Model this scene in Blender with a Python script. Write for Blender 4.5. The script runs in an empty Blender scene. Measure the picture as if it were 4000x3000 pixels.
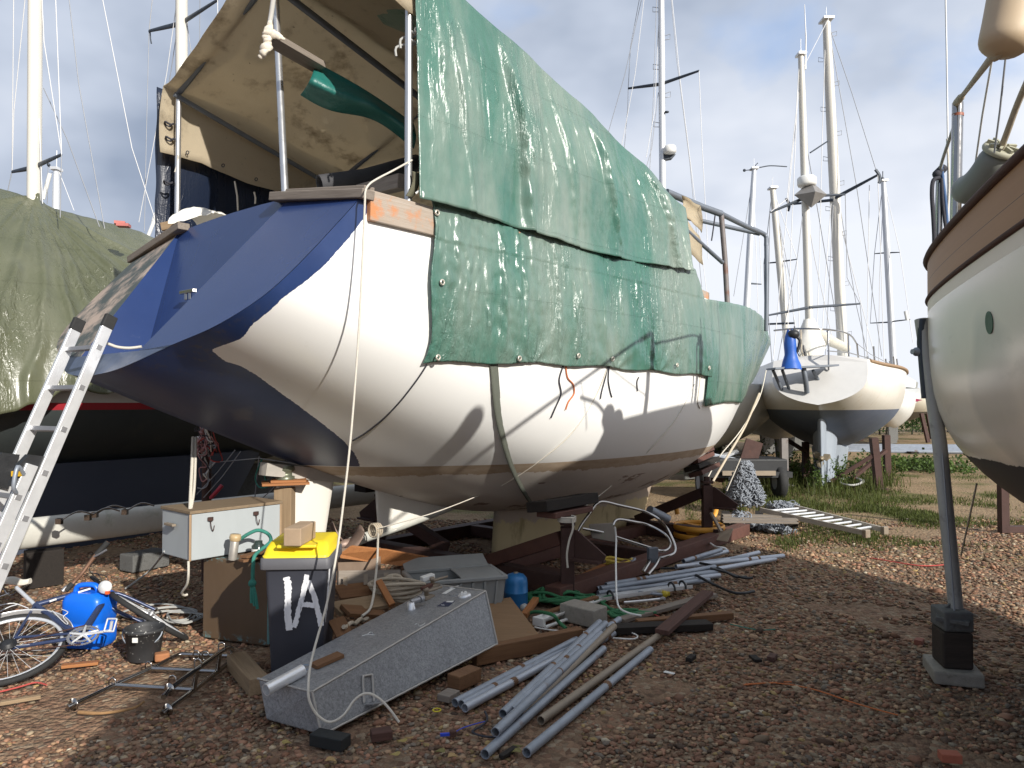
import bpy, bmesh, math, random
import numpy as np
from mathutils import Vector as V, Matrix, noise
from mathutils.bvhtree import BVHTree
R=math.radians
rnd=random.Random(7)
S=bpy.context.scene
COL=S.collection
# ---------------------------------------------------------------- camera
F=1609.0; CX=1106.0; CY=829.5; HC=1.7; PITCH=math.atan((870-CY)/F)
cam=bpy.data.objects.new('camera',bpy.data.cameras.new('camera')); COL.objects.link(cam)
cam.location=(0,0,HC); cam.rotation_euler=(R(90)+PITCH,0,0)
cam.data.sensor_width=36; cam.data.lens=36*F/2212; cam.data.clip_end=3000; cam.data.clip_start=.05
S.camera=cam
# ---------------------------------------------------------------- light
SUN_EL=R(25.5); SAZ=math.atan2(.58,-.815)      # sun stands behind the camera, to the right
sd=V((math.sin(SAZ)*math.cos(SUN_EL),math.cos(SAZ)*math.cos(SUN_EL),math.sin(SUN_EL)))
sl=bpy.data.lights.new('sun','SUN'); sl.energy=4.6; sl.angle=R(.53); sl.color=(1,.95,.87)
so=bpy.data.objects.new('sun',sl); COL.objects.link(so); so.rotation_euler=sd.to_track_quat('Z','Y').to_euler()
S.view_settings.view_transform='Standard'; S.view_settings.look='None'; S.view_settings.exposure=.27; S.view_settings.gamma=1
def world():
    w=bpy.data.worlds.new('World'); S.world=w; w.use_nodes=True; nt=w.node_tree; N=nt.nodes; L=nt.links; N.clear()
    out=N.new('ShaderNodeOutputWorld'); bg=N.new('ShaderNodeBackground'); bg.inputs[1].default_value=.125
    sky=N.new('ShaderNodeTexSky'); sky.sky_type='NISHITA'; sky.sun_disc=False; sky.sun_elevation=SUN_EL; sky.sun_rotation=SAZ
    tc=N.new('ShaderNodeTexCoord'); mp=N.new('ShaderNodeMapping'); mp.inputs['Scale'].default_value=(1,1,1.7); mp.inputs['Location'].default_value=(.35,.2,.1)
    L.new(tc.outputs['Generated'],mp.inputs[0])
    n1=N.new('ShaderNodeTexNoise'); n1.inputs['Scale'].default_value=3.1; n1.inputs['Detail'].default_value=6; n1.inputs['Roughness'].default_value=.52; n1.inputs['Distortion'].default_value=.25
    n2=N.new('ShaderNodeTexNoise'); n2.inputs['Scale'].default_value=1.7; n2.inputs['Detail'].default_value=5; n2.inputs['Roughness'].default_value=.5
    L.new(mp.outputs[0],n1.inputs[0]); L.new(mp.outputs[0],n2.inputs[0])
    cov=N.new('ShaderNodeValToRGB'); cov.color_ramp.elements[0].position=.19; cov.color_ramp.elements[1].position=.35
    cov.color_ramp.elements[0].color=(.25,.25,.25,1)
    sx=N.new('ShaderNodeSeparateXYZ'); L.new(tc.outputs['Generated'],sx.inputs[0])
    # clouds are thicker and darker to the left (north-west), thinner and brighter to the right
    ad=N.new('ShaderNodeMath'); ad.operation='MULTIPLY_ADD'; ad.inputs[1].default_value=-.16; L.new(sx.outputs[0],ad.inputs[0]); L.new(n1.outputs[0],ad.inputs[2])
    L.new(ad.outputs[0],cov.inputs[0])
    a2=N.new('ShaderNodeMath'); a2.operation='MULTIPLY_ADD'; a2.inputs[1].default_value=.40; L.new(sx.outputs[0],a2.inputs[0]); L.new(n2.outputs[0],a2.inputs[2])
    cr=N.new('ShaderNodeValToRGB'); e=cr.color_ramp.elements
    e[0].position=.39; e[0].color=(.225,.27,.355,1); e[1].position=.64; e[1].color=(.60,.625,.68,1)
    m=e.new(.5); m.color=(.40,.445,.53,1)
    L.new(a2.outputs[0],cr.inputs[0])
    sc=N.new('ShaderNodeVectorMath'); sc.operation='SCALE'; sc.inputs['Scale'].default_value=10; L.new(cr.outputs[0],sc.inputs[0])
    # pale blue gaps: Nishita lifted by thin high haze
    hz=N.new('ShaderNodeMix'); hz.data_type='RGBA'; hz.inputs[0].default_value=.55; hz.inputs[7].default_value=(3.1,4.6,7.6,1); L.new(sky.outputs[0],hz.inputs[6])
    mx=N.new('ShaderNodeMix'); mx.data_type='RGBA'; L.new(cov.outputs[0],mx.inputs[0]); L.new(hz.outputs[2],mx.inputs[6]); L.new(sc.outputs[0],mx.inputs[7])
    L.new(mx.outputs[2],bg.inputs[0]); L.new(bg.outputs[0],out.inputs[0])
world()
# ---------------------------------------------------------------- pixel -> place helpers (photo measured at 2212 px wide)
_c,_s=math.cos(PITCH),math.sin(PITCH)
def ray(px,py):
    x=(px-CX)/F; u=-(py-CY)/F
    return V((x,_c-u*_s,_s+u*_c))
def P(px,py,d):
    r=ray(px,py); return V((0,0,HC))+r*(d/r.y)
def G(px,py,z=0.0):
    r=ray(px,py); return V((0,0,HC))+r*((z-HC)/r.z)
def crop(ox,oy,s): return lambda x,y:((x/s+ox)/1.80832,(y/s+oy)/1.80832)
zA=crop(0,0,1.659); zB=crop(0,1000,1.659); zC=crop(0,2000,1.659); zD=crop(700,1700,2.0738); zE=crop(1300,1900,2.37)
z4=crop(1800,1800,1.7015); z5=crop(1000,2200,2.074); z6=crop(1700,2300,2.212); z7=crop(2700,1500,2.37); z8=crop(2900,600,1.843)
z9=crop(3400,0,1.383); zF=crop(3400,1200,.9217); zK=crop(600,0,1.8433); zT=crop(1500,0,1.3825); zS=crop(200,700,1.3827)
def GP(f,x,y,z=0.0): return G(*f(x,y),z)
def PP(f,x,y,d): return P(*f(x,y),d)
# ---------------------------------------------------------------- mesh builder
def frames(pts):
    n=len(pts); T=[]
    for i in range(n):
        t=(pts[min(i+1,n-1)]-pts[max(i-1,0)]); T.append(t.normalized() if t.length>1e-9 else V((0,0,1)))
    a=V((0,0,1)) if abs(T[0].z)<.9 else V((1,0,0))
    u=(a-T[0]*a.dot(T[0])).normalized(); out=[]
    for i in range(n):
        u=(u-T[i]*u.dot(T[i]))
        u=u.normalized() if u.length>1e-6 else T[i].orthogonal().normalized()
        out.append((T[i],u,T[i].cross(u)))
    return out
def smooth(pts,k=6,closed=False):
    pts=[V(p) for p in pts]; n=len(pts); out=[]
    rng=range(n) if closed else range(n-1)
    for i in rng:
        if closed: p0,p1,p2,p3=pts[(i-1)%n],pts[i],pts[(i+1)%n],pts[(i+2)%n]
        else: p0,p1,p2,p3=pts[max(i-1,0)],pts[i],pts[i+1],pts[min(i+2,n-1)]
        for j in range(k):
            t=j/k; out.append(.5*((2*p1)+(p2-p0)*t+(2*p0-5*p1+4*p2-p3)*t*t+(3*p1-p0-3*p2+p3)*t**3))
    if not closed: out.append(pts[-1])
    return out
class MB:
    def __init__(s): s.v=[]; s.f=[]; s.mi=[]; s.sm=[]; s.g=[]
    def add(s,vs,fs,mi=0,sm=False,g=None):
        o=len(s.v); s.v+= [V(p) for p in vs]; s.g+= [V(p) for p in (g if g is not None else vs)]
        for f in fs: s.f.append([i+o for i in f]); s.mi.append(mi); s.sm.append(sm)
        return s
    def hexa(s,c,mi=0,g=None):  # 8 corners: bottom 0-3, top 4-7
        return s.add(c,[(3,2,1,0),(4,5,6,7),(0,1,5,4),(1,2,6,5),(2,3,7,6),(3,0,4,7)],mi,False,g)
    def beam(s,p,q,w,h,up=(0,0,1),mi=0,taper=1):
        p=V(p);q=V(q);t=(q-p).normalized();up=V(up)
        if abs(t.dot(up))>.98: up=V((1,0,0))
        a=t.cross(up).normalized()*(w/2); b=a.cross(t).normalized()*(h/2); k=taper
        c=[p-a-b,q-a*k-b*k,q+a*k-b*k,p+a-b,p-a+b,q-a*k+b*k,q+a*k+b*k,p+a+b]
        l=(q-p).length; o=rnd.uniform(0,50)
        g=[V((x+o,y*w/2,z*h/2+o)) for x,y,z in ((0,-1,-1),(l,-1,-1),(l,1,-1),(0,1,-1),(0,-1,1),(l,-1,1),(l,1,1),(0,1,1))]
        return s.hexa(c,mi,g)
    def box(s,c,size,rz=0,mi=0,M=None,long=0):
        x,y,z=[k/2 for k in size]; m=(M if M is not None else Matrix.Rotation(rz,3,'Z')); c=V(c); o=V((rnd.uniform(0,30),0,rnd.uniform(0,30)))
        L=[V(k) for k in ((-x,-y,-z),(x,-y,-z),(x,y,-z),(-x,y,-z),(-x,-y,z),(x,-y,z),(x,y,z),(-x,y,z))]
        return s.hexa([c+m@k for k in L],mi,[(k if long==0 else V((k.y,k.x,k.z)))+o for k in L])
    def tube(s,pts,r,n=8,mi=0,hollow=False,closed=False,cap=True,flat=1.0):
        pts=[V(p) for p in pts]; fr=frames(pts); m=len(pts); vs=[];gs=[];l=0;o=rnd.uniform(0,40)
        for i,p in enumerate(pts):
            if i: l+=(p-pts[i-1]).length
            rr=r[i] if isinstance(r,(list,tuple)) else r
            for k in range(n):
                a=2*math.pi*k/n; vs.append(p+fr[i][1]*math.cos(a)*rr+fr[i][2]*math.sin(a)*rr*flat); gs.append(V((l+o,math.cos(a)*rr,math.sin(a)*rr)))
        fs=[]
        for i in range(m if closed else m-1):
            j=(i+1)%m
            for k in range(n): fs.append((i*n+k,i*n+(k+1)%n,j*n+(k+1)%n,j*n+k))
        s.add(vs,fs,mi,True,gs)
        if closed: return s
        if hollow:
            for e,sg in ((0,1),(m-1,-1)):
                t=fr[e][0]*sg; rr=r[e] if isinstance(r,(list,tuple)) else r; A=[];Bv=[];Cv=[]
                for k in range(n):
                    a=2*math.pi*k/n; d=fr[e][1]*math.cos(a)+fr[e][2]*math.sin(a)
                    A.append(pts[e]+d*rr); Bv.append(pts[e]+d*rr*.84); Cv.append(pts[e]+d*rr*.84+t*rr*6)
                ff=[]
                for k in range(n):
                    k2=(k+1)%n; ff+= [(k,k2,n+k2,n+k),(n+k,n+k2,2*n+k2,2*n+k)]
                ff.append(tuple(range(2*n,3*n)))
                s.add(A+Bv+Cv,ff,mi,False)
        elif cap:
            s.add(vs[:n],[tuple(range(n))[::-1]],mi,False,gs[:n]); s.add(vs[-n:],[tuple(range(n))],mi,False,gs[-n:])
        return s
    def lathe(s,o,axis,prof,n=20,mi=0,sx=1,sharp=True):  # prof: (r,h)
        o=V(o); t=V(axis).normalized(); u=t.orthogonal().normalized(); w=t.cross(u); vs=[];fs=[]
        for r,h in prof:
            for k in range(n):
                a=2*math.pi*k/n; vs.append(o+t*h+u*math.cos(a)*r*sx+w*math.sin(a)*r)
        for i in range(len(prof)-1):
            for k in range(n): fs.append((i*n+k,i*n+(k+1)%n,(i+1)*n+(k+1)%n,(i+1)*n+k))
        s.add(vs,fs,mi,True)
        if prof[0][0]>1e-5: s.add(vs[:n],[tuple(range(n))[::-1]],mi)
        if prof[-1][0]>1e-5: s.add(vs[-n:],[tuple(range(n))],mi)
        return s
    def ball(s,c,r,n=10,mi=0,sc=(1,1,1)):
        c=V(c); pr=[(math.sin(math.pi*i/n),-math.cos(math.pi*i/n)) for i in range(n+1)]; vs=[];fs=[];k=n*2
        for a,h in pr:
            for j in range(k): vs.append(c+V((a*math.cos(2*math.pi*j/k)*r*sc[0],a*math.sin(2*math.pi*j/k)*r*sc[1],h*r*sc[2])))
        for i in range(n):
            for j in range(k): fs.append((i*k+j,i*k+(j+1)%k,(i+1)*k+(j+1)%k,(i+1)*k+j))
        return s.add(vs,fs,mi,True)
    def grid(s,rows,mi=0,g=None,sm=True,closed=False):
        n=len(rows[0]); vs=[p for r in rows for p in r]; gs=[p for r in g for p in r] if g else None; fs=[]
        for i in range(len(rows)-1):
            for j in range(n if closed else n-1): fs.append((i*n+j,i*n+(j+1)%n,(i+1)*n+(j+1)%n,(i+1)*n+j))
        return s.add(vs,fs,mi,sm,gs)
    def prism(s,poly,ext,mi=0,g=None):   # poly of points, extruded by ext
        n=len(poly); e=V(ext); vs=[V(p) for p in poly]+[V(p)+e for p in poly]
        fs=[tuple(range(n))[::-1],tuple(range(n,2*n))]+[(i,(i+1)%n,n+(i+1)%n,n+i) for i in range(n)]
        return s.add(vs,fs,mi,False,g)
    def build(s,name,mats,parent=None,bevel=0,solid=0,loc=None,merge=False):
        me=bpy.data.meshes.new(name)
        if parent is not None:
            r=parent
            while r.parent: r=r.parent
            L=V(r['o']) if 'o' in r else r.location.copy()
        elif loc is not None: L=V(loc)
        else:
            z=min(p.z for p in s.v); L=V((sum(p.x for p in s.v)/len(s.v),sum(p.y for p in s.v)/len(s.v),z))
        me.from_pydata([tuple(p-L) for p in s.v],[],s.f)
        at=me.attributes.new('gc','FLOAT_VECTOR','POINT'); at.data.foreach_set('vector',[c for p in s.g for c in p])
        for m in (mats if isinstance(mats,(list,tuple)) else [mats]): me.materials.append(m)
        me.polygons.foreach_set('material_index',s.mi); me.polygons.foreach_set('use_smooth',s.sm)
        bm=bmesh.new(); bm.from_mesh(me)
        if merge: bmesh.ops.remove_doubles(bm,verts=bm.verts,dist=1e-4)
        bmesh.ops.recalc_face_normals(bm,faces=bm.faces); bm.to_mesh(me); bm.free(); me.update()
        o=bpy.data.objects.new(name,me); COL.objects.link(o)
        if parent is not None: o.parent=parent
        else: o.location=L
        if bevel:
            b=o.modifiers.new('bevel','BEVEL'); b.width=bevel; b.segments=2; b.limit_method='ANGLE'; b.angle_limit=R(40); b.harden_normals=False
        if solid:
            b=o.modifiers.new('solid','SOLIDIFY'); b.thickness=solid; b.offset=0
        return o
def thing(name,loc,label,cat,group=None):
    o=bpy.data.objects.new(name,None); o.empty_display_size=.1; COL.objects.link(o); o.location=loc
    return tag(o,label,cat,group)
def tag(o,label=None,cat=None,group=None,kind=None):
    if label: o['label']=label
    if cat: o['category']=cat
    if group: o['group']=group
    if kind: o['kind']=kind
    return o
def one(mb,name,mats,label,cat,group=None,**k): return tag(mb.build(name,mats,None,**k),label,cat,group)
# ---------------------------------------------------------------- materials
class NT:
    def __init__(s,name):
        s.m=bpy.data.materials.new(name); s.m.use_nodes=True; s.t=s.m.node_tree; s.N=s.t.nodes; s.L=s.t.links
        s.b=s.N['Principled BSDF']; a=s.N.new('ShaderNodeAttribute'); a.attribute_name='gc'; s.gc=a.outputs['Vector']; s._x=None
    def n(s,t,**k):
        x=s.N.new('ShaderNode'+t)
        for a,b in k.items():
            if a in x.inputs: x.inputs[a].default_value=b
            else: setattr(x,a,b)
        return x
    def l(s,a,b): s.L.new(a,b)
    def xyz(s):
        if s._x is None: s._x=s.n('SeparateXYZ'); s.l(s.gc,s._x.inputs[0])
        return s._x.outputs
    def noise(s,scale,detail=4,rough=.55,vec=None,st=None,dist=0):
        n=s.n('TexNoise',Scale=scale,Detail=detail,Roughness=rough,Distortion=dist); v=vec or s.gc
        if st:
            m=s.n('Mapping',Scale=st); s.l(v,m.inputs[0]); v=m.outputs[0]
        s.l(v,n.inputs['Vector']); return n.outputs['Fac']
    def ramp(s,x,stops):
        r=s.n('ValToRGB'); e=r.color_ramp.elements
        while len(e)<len(stops): e.new(.5)
        for i,(p,c) in enumerate(stops):
            e[i].position=p; e[i].color=(c if isinstance(c,tuple) else (c,c,c))+(1,)
        s.l(x,r.inputs[0]); return r.outputs[0]
    def mix(s,f,a,b,mode='MIX'):
        m=s.n('Mix',data_type='RGBA',blend_type=mode)
        for i,x in ((0,f),(6,a),(7,b)):
            if isinstance(x,(int,float)): m.inputs[i].default_value=x
            elif isinstance(x,tuple): m.inputs[i].default_value=x+(1,)
            else: s.l(x,m.inputs[i])
        return m.outputs[2]
    def math(s,op,a,b=0.0,c=None):
        m=s.n('Math',operation=op)
        for i,x in enumerate((a,b) if c is None else (a,b,c)):
            if isinstance(x,(int,float)): m.inputs[i].default_value=x
            else: s.l(x,m.inputs[i])
        return m.outputs[0]
    def fin(s,col,rough=.6,metal=0,bump=None,bs=.3,bd=.01,spec=.5,coat=0):
        b=s.b
        for k,x in (('Base Color',col),('Roughness',rough),('Metallic',metal)):
            if isinstance(x,(int,float)): b.inputs[k].default_value=x
            elif isinstance(x,tuple): b.inputs[k].default_value=x+(1,)
            else: s.l(x,b.inputs[k])
        b.inputs['Specular IOR Level'].default_value=spec; b.inputs['Coat Weight'].default_value=coat
        if bump is not None:
            n=s.n('Bump',Strength=bs,Distance=bd); s.l(bump,n.inputs['Height']); s.l(n.outputs[0],b.inputs['Normal'])
        return s.m
def mul(c,k): return tuple(min(1,x*k) for x in c)
def plain(name,c,rough=.5,metal=0,var=.3,scale=6,bs=.15,spec=.5,dirt=None,st=None,bd=.004):
    t=NT(name); f=t.noise(scale,5,.6,st=st)
    col=t.mix(f,mul(c,1-var),mul(c,1+var))
    if dirt:
        d=t.ramp(t.noise(scale*.6,8,.7,st=st),[(dirt[1],0.0),(dirt[1]+.14,1.0)]); col=t.mix(d,col,dirt[0])
    rr=t.math('MULTIPLY_ADD',t.noise(scale*3,3),.25,max(.02,rough-.12))
    return t.fin(col,rr,metal,t.noise(scale*8,4),bs,bd,spec)
def wood(name,c1,c2,rough=.8,dark=None,paint=None):
    t=NT(name); g=t.noise(9,6,.65,st=(.35,6,6),dist=.6); fine=t.noise(40,3,.6,st=(.15,5,5))
    col=t.mix(t.ramp(g,[(.3,0.0),(.7,1.0)]),c1,c2); col=t.mix(t.math('MULTIPLY',fine,.5),col,mul(c1,.45))
    if dark: col=t.mix(t.ramp(t.noise(3.5,6,.7),[(dark[1],0.0),(dark[1]+.12,1.0)]),col,dark[0])
    return t.fin(col,rough,0,t.math('ADD',g,fine),.5,.004,.3)
m_galv=plain('galvanised_steel',(.28,.31,.355),.5,.35,.35,7,.15,dirt=((.17,.085,.04),.61))
m_galvb=plain('galvanised_brown_steel',(.27,.22,.165),.6,.25,.3,5,.15,dirt=((.15,.06,.025),.6))
m_galvw=plain('pale_galvanised_steel',(.42,.45,.50),.45,.35,.2,4,.1,dirt=((.22,.11,.05),.7))
m_stain=plain('stainless_steel',(.40,.385,.37),.14,1,.1,8,.03)
m_alu=plain('aluminium',(.78,.79,.80),.36,.55,.12,6,.05,dirt=((.4,.39,.37),.6))
m_alud=plain('grey_aluminium',(.34,.34,.35),.5,.7,.2,6,.08)
m_paintpole=plain('white_pole_paint',(.74,.73,.69),.45,0,.1,5,.05,dirt=((.5,.47,.4),.66))
m_mast=plain('cream_mast',(.64,.615,.55),.4,0,.08,1.2,.03,st=(1,6,6))
m_mastw=plain('silver_mast',(.70,.71,.72),.35,.4,.08,1.2,.03)
m_spread=plain('dark_spreader',(.035,.045,.06),.5,.2,.3,4,.05)
m_wire=plain('rigging_wire',(.30,.31,.33),.5,.4,.1,4,.05)
m_wirel=plain('pale_rigging_wire',(.66,.66,.66),.5,.1,.1,4,.05)
m_rust=plain('rusty_brown_steel',(.062,.030,.024),.75,.1,.4,7,.4,dirt=((.16,.06,.025),.6))
m_rustl=plain('red_oxide_steel',(.10,.042,.030),.75,.1,.4,7,.4,dirt=((.05,.03,.025),.58))
m_tubegrey=plain('grey_frame_tube',(.16,.18,.21),.5,.4,.25,6,.08)
m_steelpole=plain('bright_pole_steel',(.6,.6,.6),.3,.8,.15,4,.05,dirt=((.3,.22,.14),.68))
m_black=plain('black_plastic',(.018,.019,.021),.5,0,.4,9,.2)
m_rubber=plain('black_rubber',(.022,.022,.022),.8,0,.3,30,.3)
m_white=plain('white_plastic',(.72,.72,.69),.4,0,.1,6,.05,dirt=((.45,.42,.36),.66))
m_ropew=plain('white_rope',(.62,.58,.50),.85,0,.25,60,.8,st=(1,4,4))
m_ropec=plain('cream_rope',(.50,.43,.33),.9,0,.3,60,.9,st=(1,4,4))
m_ropeg=plain('green_rope',(.035,.17,.07),.75,0,.4,70,.9,st=(1,4,4))
m_ropet=plain('teal_rope',(.04,.22,.17),.8,0,.4,70,.9,st=(1,4,4))
m_ropeo=plain('orange_cord',(.55,.16,.05),.8,0,.3,50,.5)
m_roper=plain('red_cord',(.45,.07,.06),.8,0,.3,50,.5)
m_ropeb=plain('dark_cord',(.035,.035,.045),.8,0,.3,50,.5)
m_cable=plain('grey_cable',(.38,.38,.36),.6,0,.15,10,.1)
m_woodg=wood('weathered_grey_wood',(.30,.26,.22),(.20,.165,.135))
m_woodb=wood('brown_wood',(.24,.125,.06),(.15,.075,.038),.75)
m_woodo=wood('orange_wood',(.44,.19,.07),(.32,.13,.05),.65)
m_woodr=wood('red_brown_wood',(.125,.062,.048),(.075,.04,.032),.8)
m_woodk=wood('black_wood',(.03,.024,.02),(.018,.015,.013),.8)
m_woody=wood('pale_timber',(.36,.26,.16),(.25,.17,.10),.8,dark=((.10,.07,.05),.62))
m_woodbare=wood('bare_teak',(.46,.40,.34),(.36,.28,.21),.8,dark=((.50,.22,.10),.52))
m_ply=wood('plywood',(.30,.19,.105),(.23,.14,.075),.75,dark=((.34,.15,.05),.55))
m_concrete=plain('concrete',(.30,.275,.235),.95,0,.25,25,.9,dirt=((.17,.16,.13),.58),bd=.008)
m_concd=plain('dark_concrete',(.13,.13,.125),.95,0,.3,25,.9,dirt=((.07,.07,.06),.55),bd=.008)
def chk(d=0): pass
# ---------------------------------------------------------------- setting: ground and loose gravel
def hgt(x,y):
    return .035*noise.noise(V((x*.5,y*.5,3)))+.012*noise.noise(V((x*2.3,y*2.3,9)))-.015 if y<40 else 0
def ground():
    t=NT('gravel_ground'); g=t.gc
    v=t.n('TexVoronoi',Scale=26.0,Randomness=1.0); t.l(g,v.inputs['Vector'])
    v2=t.n('TexVoronoi',Scale=60.0,Randomness=1.0); t.l(g,v2.inputs['Vector'])
    hs=t.n('SeparateColor'); t.l(v.outputs['Color'],hs.inputs[0])
    st=t.ramp(hs.outputs[0],[(0,(.11,.066,.044)),(.25,(.26,.15,.098)),(.5,(.34,.22,.14)),(.75,(.20,.13,.082)),(1,(.42,.33,.23))])
    soil=t.ramp(t.noise(1.2,6,.65),[(.35,(.085,.056,.037)),(.65,(.18,.122,.078))])
    col=t.mix(t.ramp(t.noise(.9,5,.6),[(.3,.35),(.6,.8)]),soil,st)
    x,y,z=t.xyz()
    # pale sandy ground and moss grow in towards the back of the yard
    far=t.ramp(t.math('ADD',t.math('MULTIPLY',y,.04),t.math('MULTIPLY',t.noise(.35,5,.6),.35)),[(.46,0.0),(.66,1.0)])
    pale=t.ramp(t.noise(2.2,6,.7),[(.3,(.21,.145,.08)),(.6,(.36,.265,.155)),(.75,(.26,.17,.105))])
    col=t.mix(t.math('MULTIPLY',far,.75),col,pale)
    moss=t.ramp(t.noise(.55,6,.62),[(.50,0.0),(.60,1.0)])
    mm=t.math('MULTIPLY',t.math('MULTIPLY',moss,far),.85)
    col=t.mix(mm,col,t.ramp(t.noise(14,4,.6),[(.3,(.05,.062,.016)),(.7,(.125,.13,.035))]))
    bh=t.math('ADD',t.math('MULTIPLY',v.outputs['Distance'],-1.0),t.math('MULTIPLY',v2.outputs['Distance'],-.4))
    m=t.fin(col,.95,0,bh,.8,.03,.2)
    b=MB(); xs=[-900,-300,-90,-30]+[-14+.35*i for i in range(81)]+[30,90,300,900]; ys=[-300,-60,-12,-4]+[-1+.35*i for i in range(75)]+[30,45,70,150,400,1500]
    b.grid([[V((x,y,hgt(x,y))) for x in xs] for y in ys])
    tag(b.build('ground',m,loc=(0,0,0)),kind='structure')
    # loose stones
    t=NT('loose_stones'); a=t.n('Attribute',attribute_name='col'); f=t.noise(60,4,.6)
    m=t.fin(t.mix(t.math('MULTIPLY',f,.5),a.outputs['Color'],(.05,.035,.028)),.85,0,f,.3,.003,.3)
    rs=np.random.RandomState(4); N=60000
    ph=(1+5**.5)/2; ico=np.array([(-1,ph,0),(1,ph,0),(-1,-ph,0),(1,-ph,0),(0,-1,ph),(0,1,ph),(0,-1,-ph),(0,1,-ph),(ph,0,-1),(ph,0,1),(-ph,0,-1),(-ph,0,1)])/1.902
    fa=np.array([(0,11,5),(0,5,1),(0,1,7),(0,7,10),(0,10,11),(1,5,9),(5,11,4),(11,10,2),(10,7,6),(7,1,8),(3,9,4),(3,4,2),(3,2,6),(3,6,8),(3,8,9),(4,9,5),(2,4,11),(6,2,10),(8,6,7),(9,8,1)])
    d=2.7+8.3*rs.rand(N)**1.35; x=(rs.rand(N)*2-1)*.74*d
    keep=np.array([noise.noise(V((a_*.8,b_*.8,1.5)))+.45*noise.noise(V((a_*3,b_*3,5)))>-.38 for a_,b_ in zip(x,d)]); x=x[keep]; d=d[keep]; N=len(x)
    sz=.005+.0115*rs.rand(N)**2.2+.0012*d*.6; big=rs.rand(N)<.012; sz[big]*=1.9
    vs=ico[None]*(1+.5*(rs.rand(N,12,1)-.5))
    vs=vs*(sz[:,None,None]*np.stack([1+.8*rs.rand(N),.8+.4*rs.rand(N),.45+.35*rs.rand(N)],-1)[:,None,:])
    an=rs.rand(N)*6.283; ca,sa=np.cos(an),np.sin(an); tl=(rs.rand(N)-.5)*.9
    X=vs[...,0]*ca[:,None]-vs[...,1]*sa[:,None]; Y=vs[...,0]*sa[:,None]+vs[...,1]*ca[:,None]; Z=vs[...,2]+X*tl[:,None]*.5
    h=np.array([hgt(a_,b_) for a_,b_ in zip(x,d)])
    co=np.stack([X+x[:,None],Y+d[:,None],Z+(h+sz*.22)[:,None]],-1).reshape(-1,3)
    pal=np.array([(.27,.145,.10),(.20,.10,.066),(.32,.205,.135),(.22,.16,.115),(.13,.075,.05),(.33,.26,.19),(.17,.14,.12),(.085,.055,.042),(.42,.36,.29),(.27,.19,.09)])
    pr=np.array([.2,.17,.14,.13,.12,.05,.08,.07,.012,.035]); ci=rs.choice(10,N,p=pr/pr.sum()); c=pal[ci]*np.array([[1.0,1.0,.90]])*(.72+1.05*rs.rand(N,1))
    me=bpy.data.meshes.new('loose_stones'); me.vertices.add(N*12); me.vertices.foreach_set('co',co.ravel().astype('f4'))
    F_=(fa[None]+12*np.arange(N)[:,None,None]).reshape(-1,3); n=len(F_)
    me.loops.add(n*3); me.loops.foreach_set('vertex_index',F_.ravel().astype('i4')); me.polygons.add(n); me.polygons.foreach_set('loop_start',(np.arange(n)*3).astype('i4'))
    me.update(calc_edges=True)
    at=me.attributes.new('col','FLOAT_COLOR','POINT'); at.data.foreach_set('color',np.concatenate([np.repeat(c,12,0),np.ones((N*12,1))],1).ravel().astype('f4'))
    at=me.attributes.new('gc','FLOAT_VECTOR','POINT'); at.data.foreach_set('vector',co.ravel().astype('f4'))
    me.materials.append(m); o=bpy.data.objects.new('loose_stones',me); COL.objects.link(o); tag(o,'loose reddish brown stones strewn over the yard','gravel',None,'stuff')
ground()
# ---------------------------------------------------------------- hulls
class FR:
    def __init__(s,o,deg):
        t=R(deg); s.o=V(o); s.ax=V((math.sin(t),math.cos(t),0)); s.sb=V((math.cos(t),-math.sin(t),0)); s.deg=deg
    def __call__(s,x,y,z): return s.o+s.ax*x+s.sb*y+V((0,0,z))
    def loc(s,p): d=V(p)-s.o; return V((d.dot(s.ax),d.dot(s.sb),d.z))
SEC={'stern':[(0,1),(.2,.995),(.45,.975),(.62,.92),(.757,.77),(.845,.55),(.93,.36),(.975,.22),(1,0)],
 'mid':[(0,.965),(.25,1),(.5,.985),(.65,.93),(.78,.80),(.9,.52),(.96,.28),(1,0)],
 'bow':[(0,1),(.25,.80),(.5,.57),(.75,.33),(.9,.16),(.97,.06),(1,0)],
 'round2':[(0,1),(.3,1.0),(.5,.97),(.65,.88),(.8,.68),(.92,.38),(1,0)],
 'round':[(0,1),(.3,.97),(.5,.88),(.65,.74),(.8,.52),(.92,.28),(1,0)]}
def resec(tab,n):
    tab=smooth([V((a,b,0)) for a,b in tab],6); L=[0]
    for a,b in zip(tab,tab[1:]): L.append(L[-1]+(b-a).length)
    out=[]
    for i in range(n+1):
        t=L[-1]*i/n; k=max(j for j in range(len(L)) if L[j]<=t+1e-9); k=min(k,len(tab)-2); f=(t-L[k])/max(1e-9,L[k+1]-L[k])
        p=tab[k].lerp(tab[k+1],min(1,f)); out.append((min(1,max(0,p.x)),max(0,p.y)))
    return out
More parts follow.
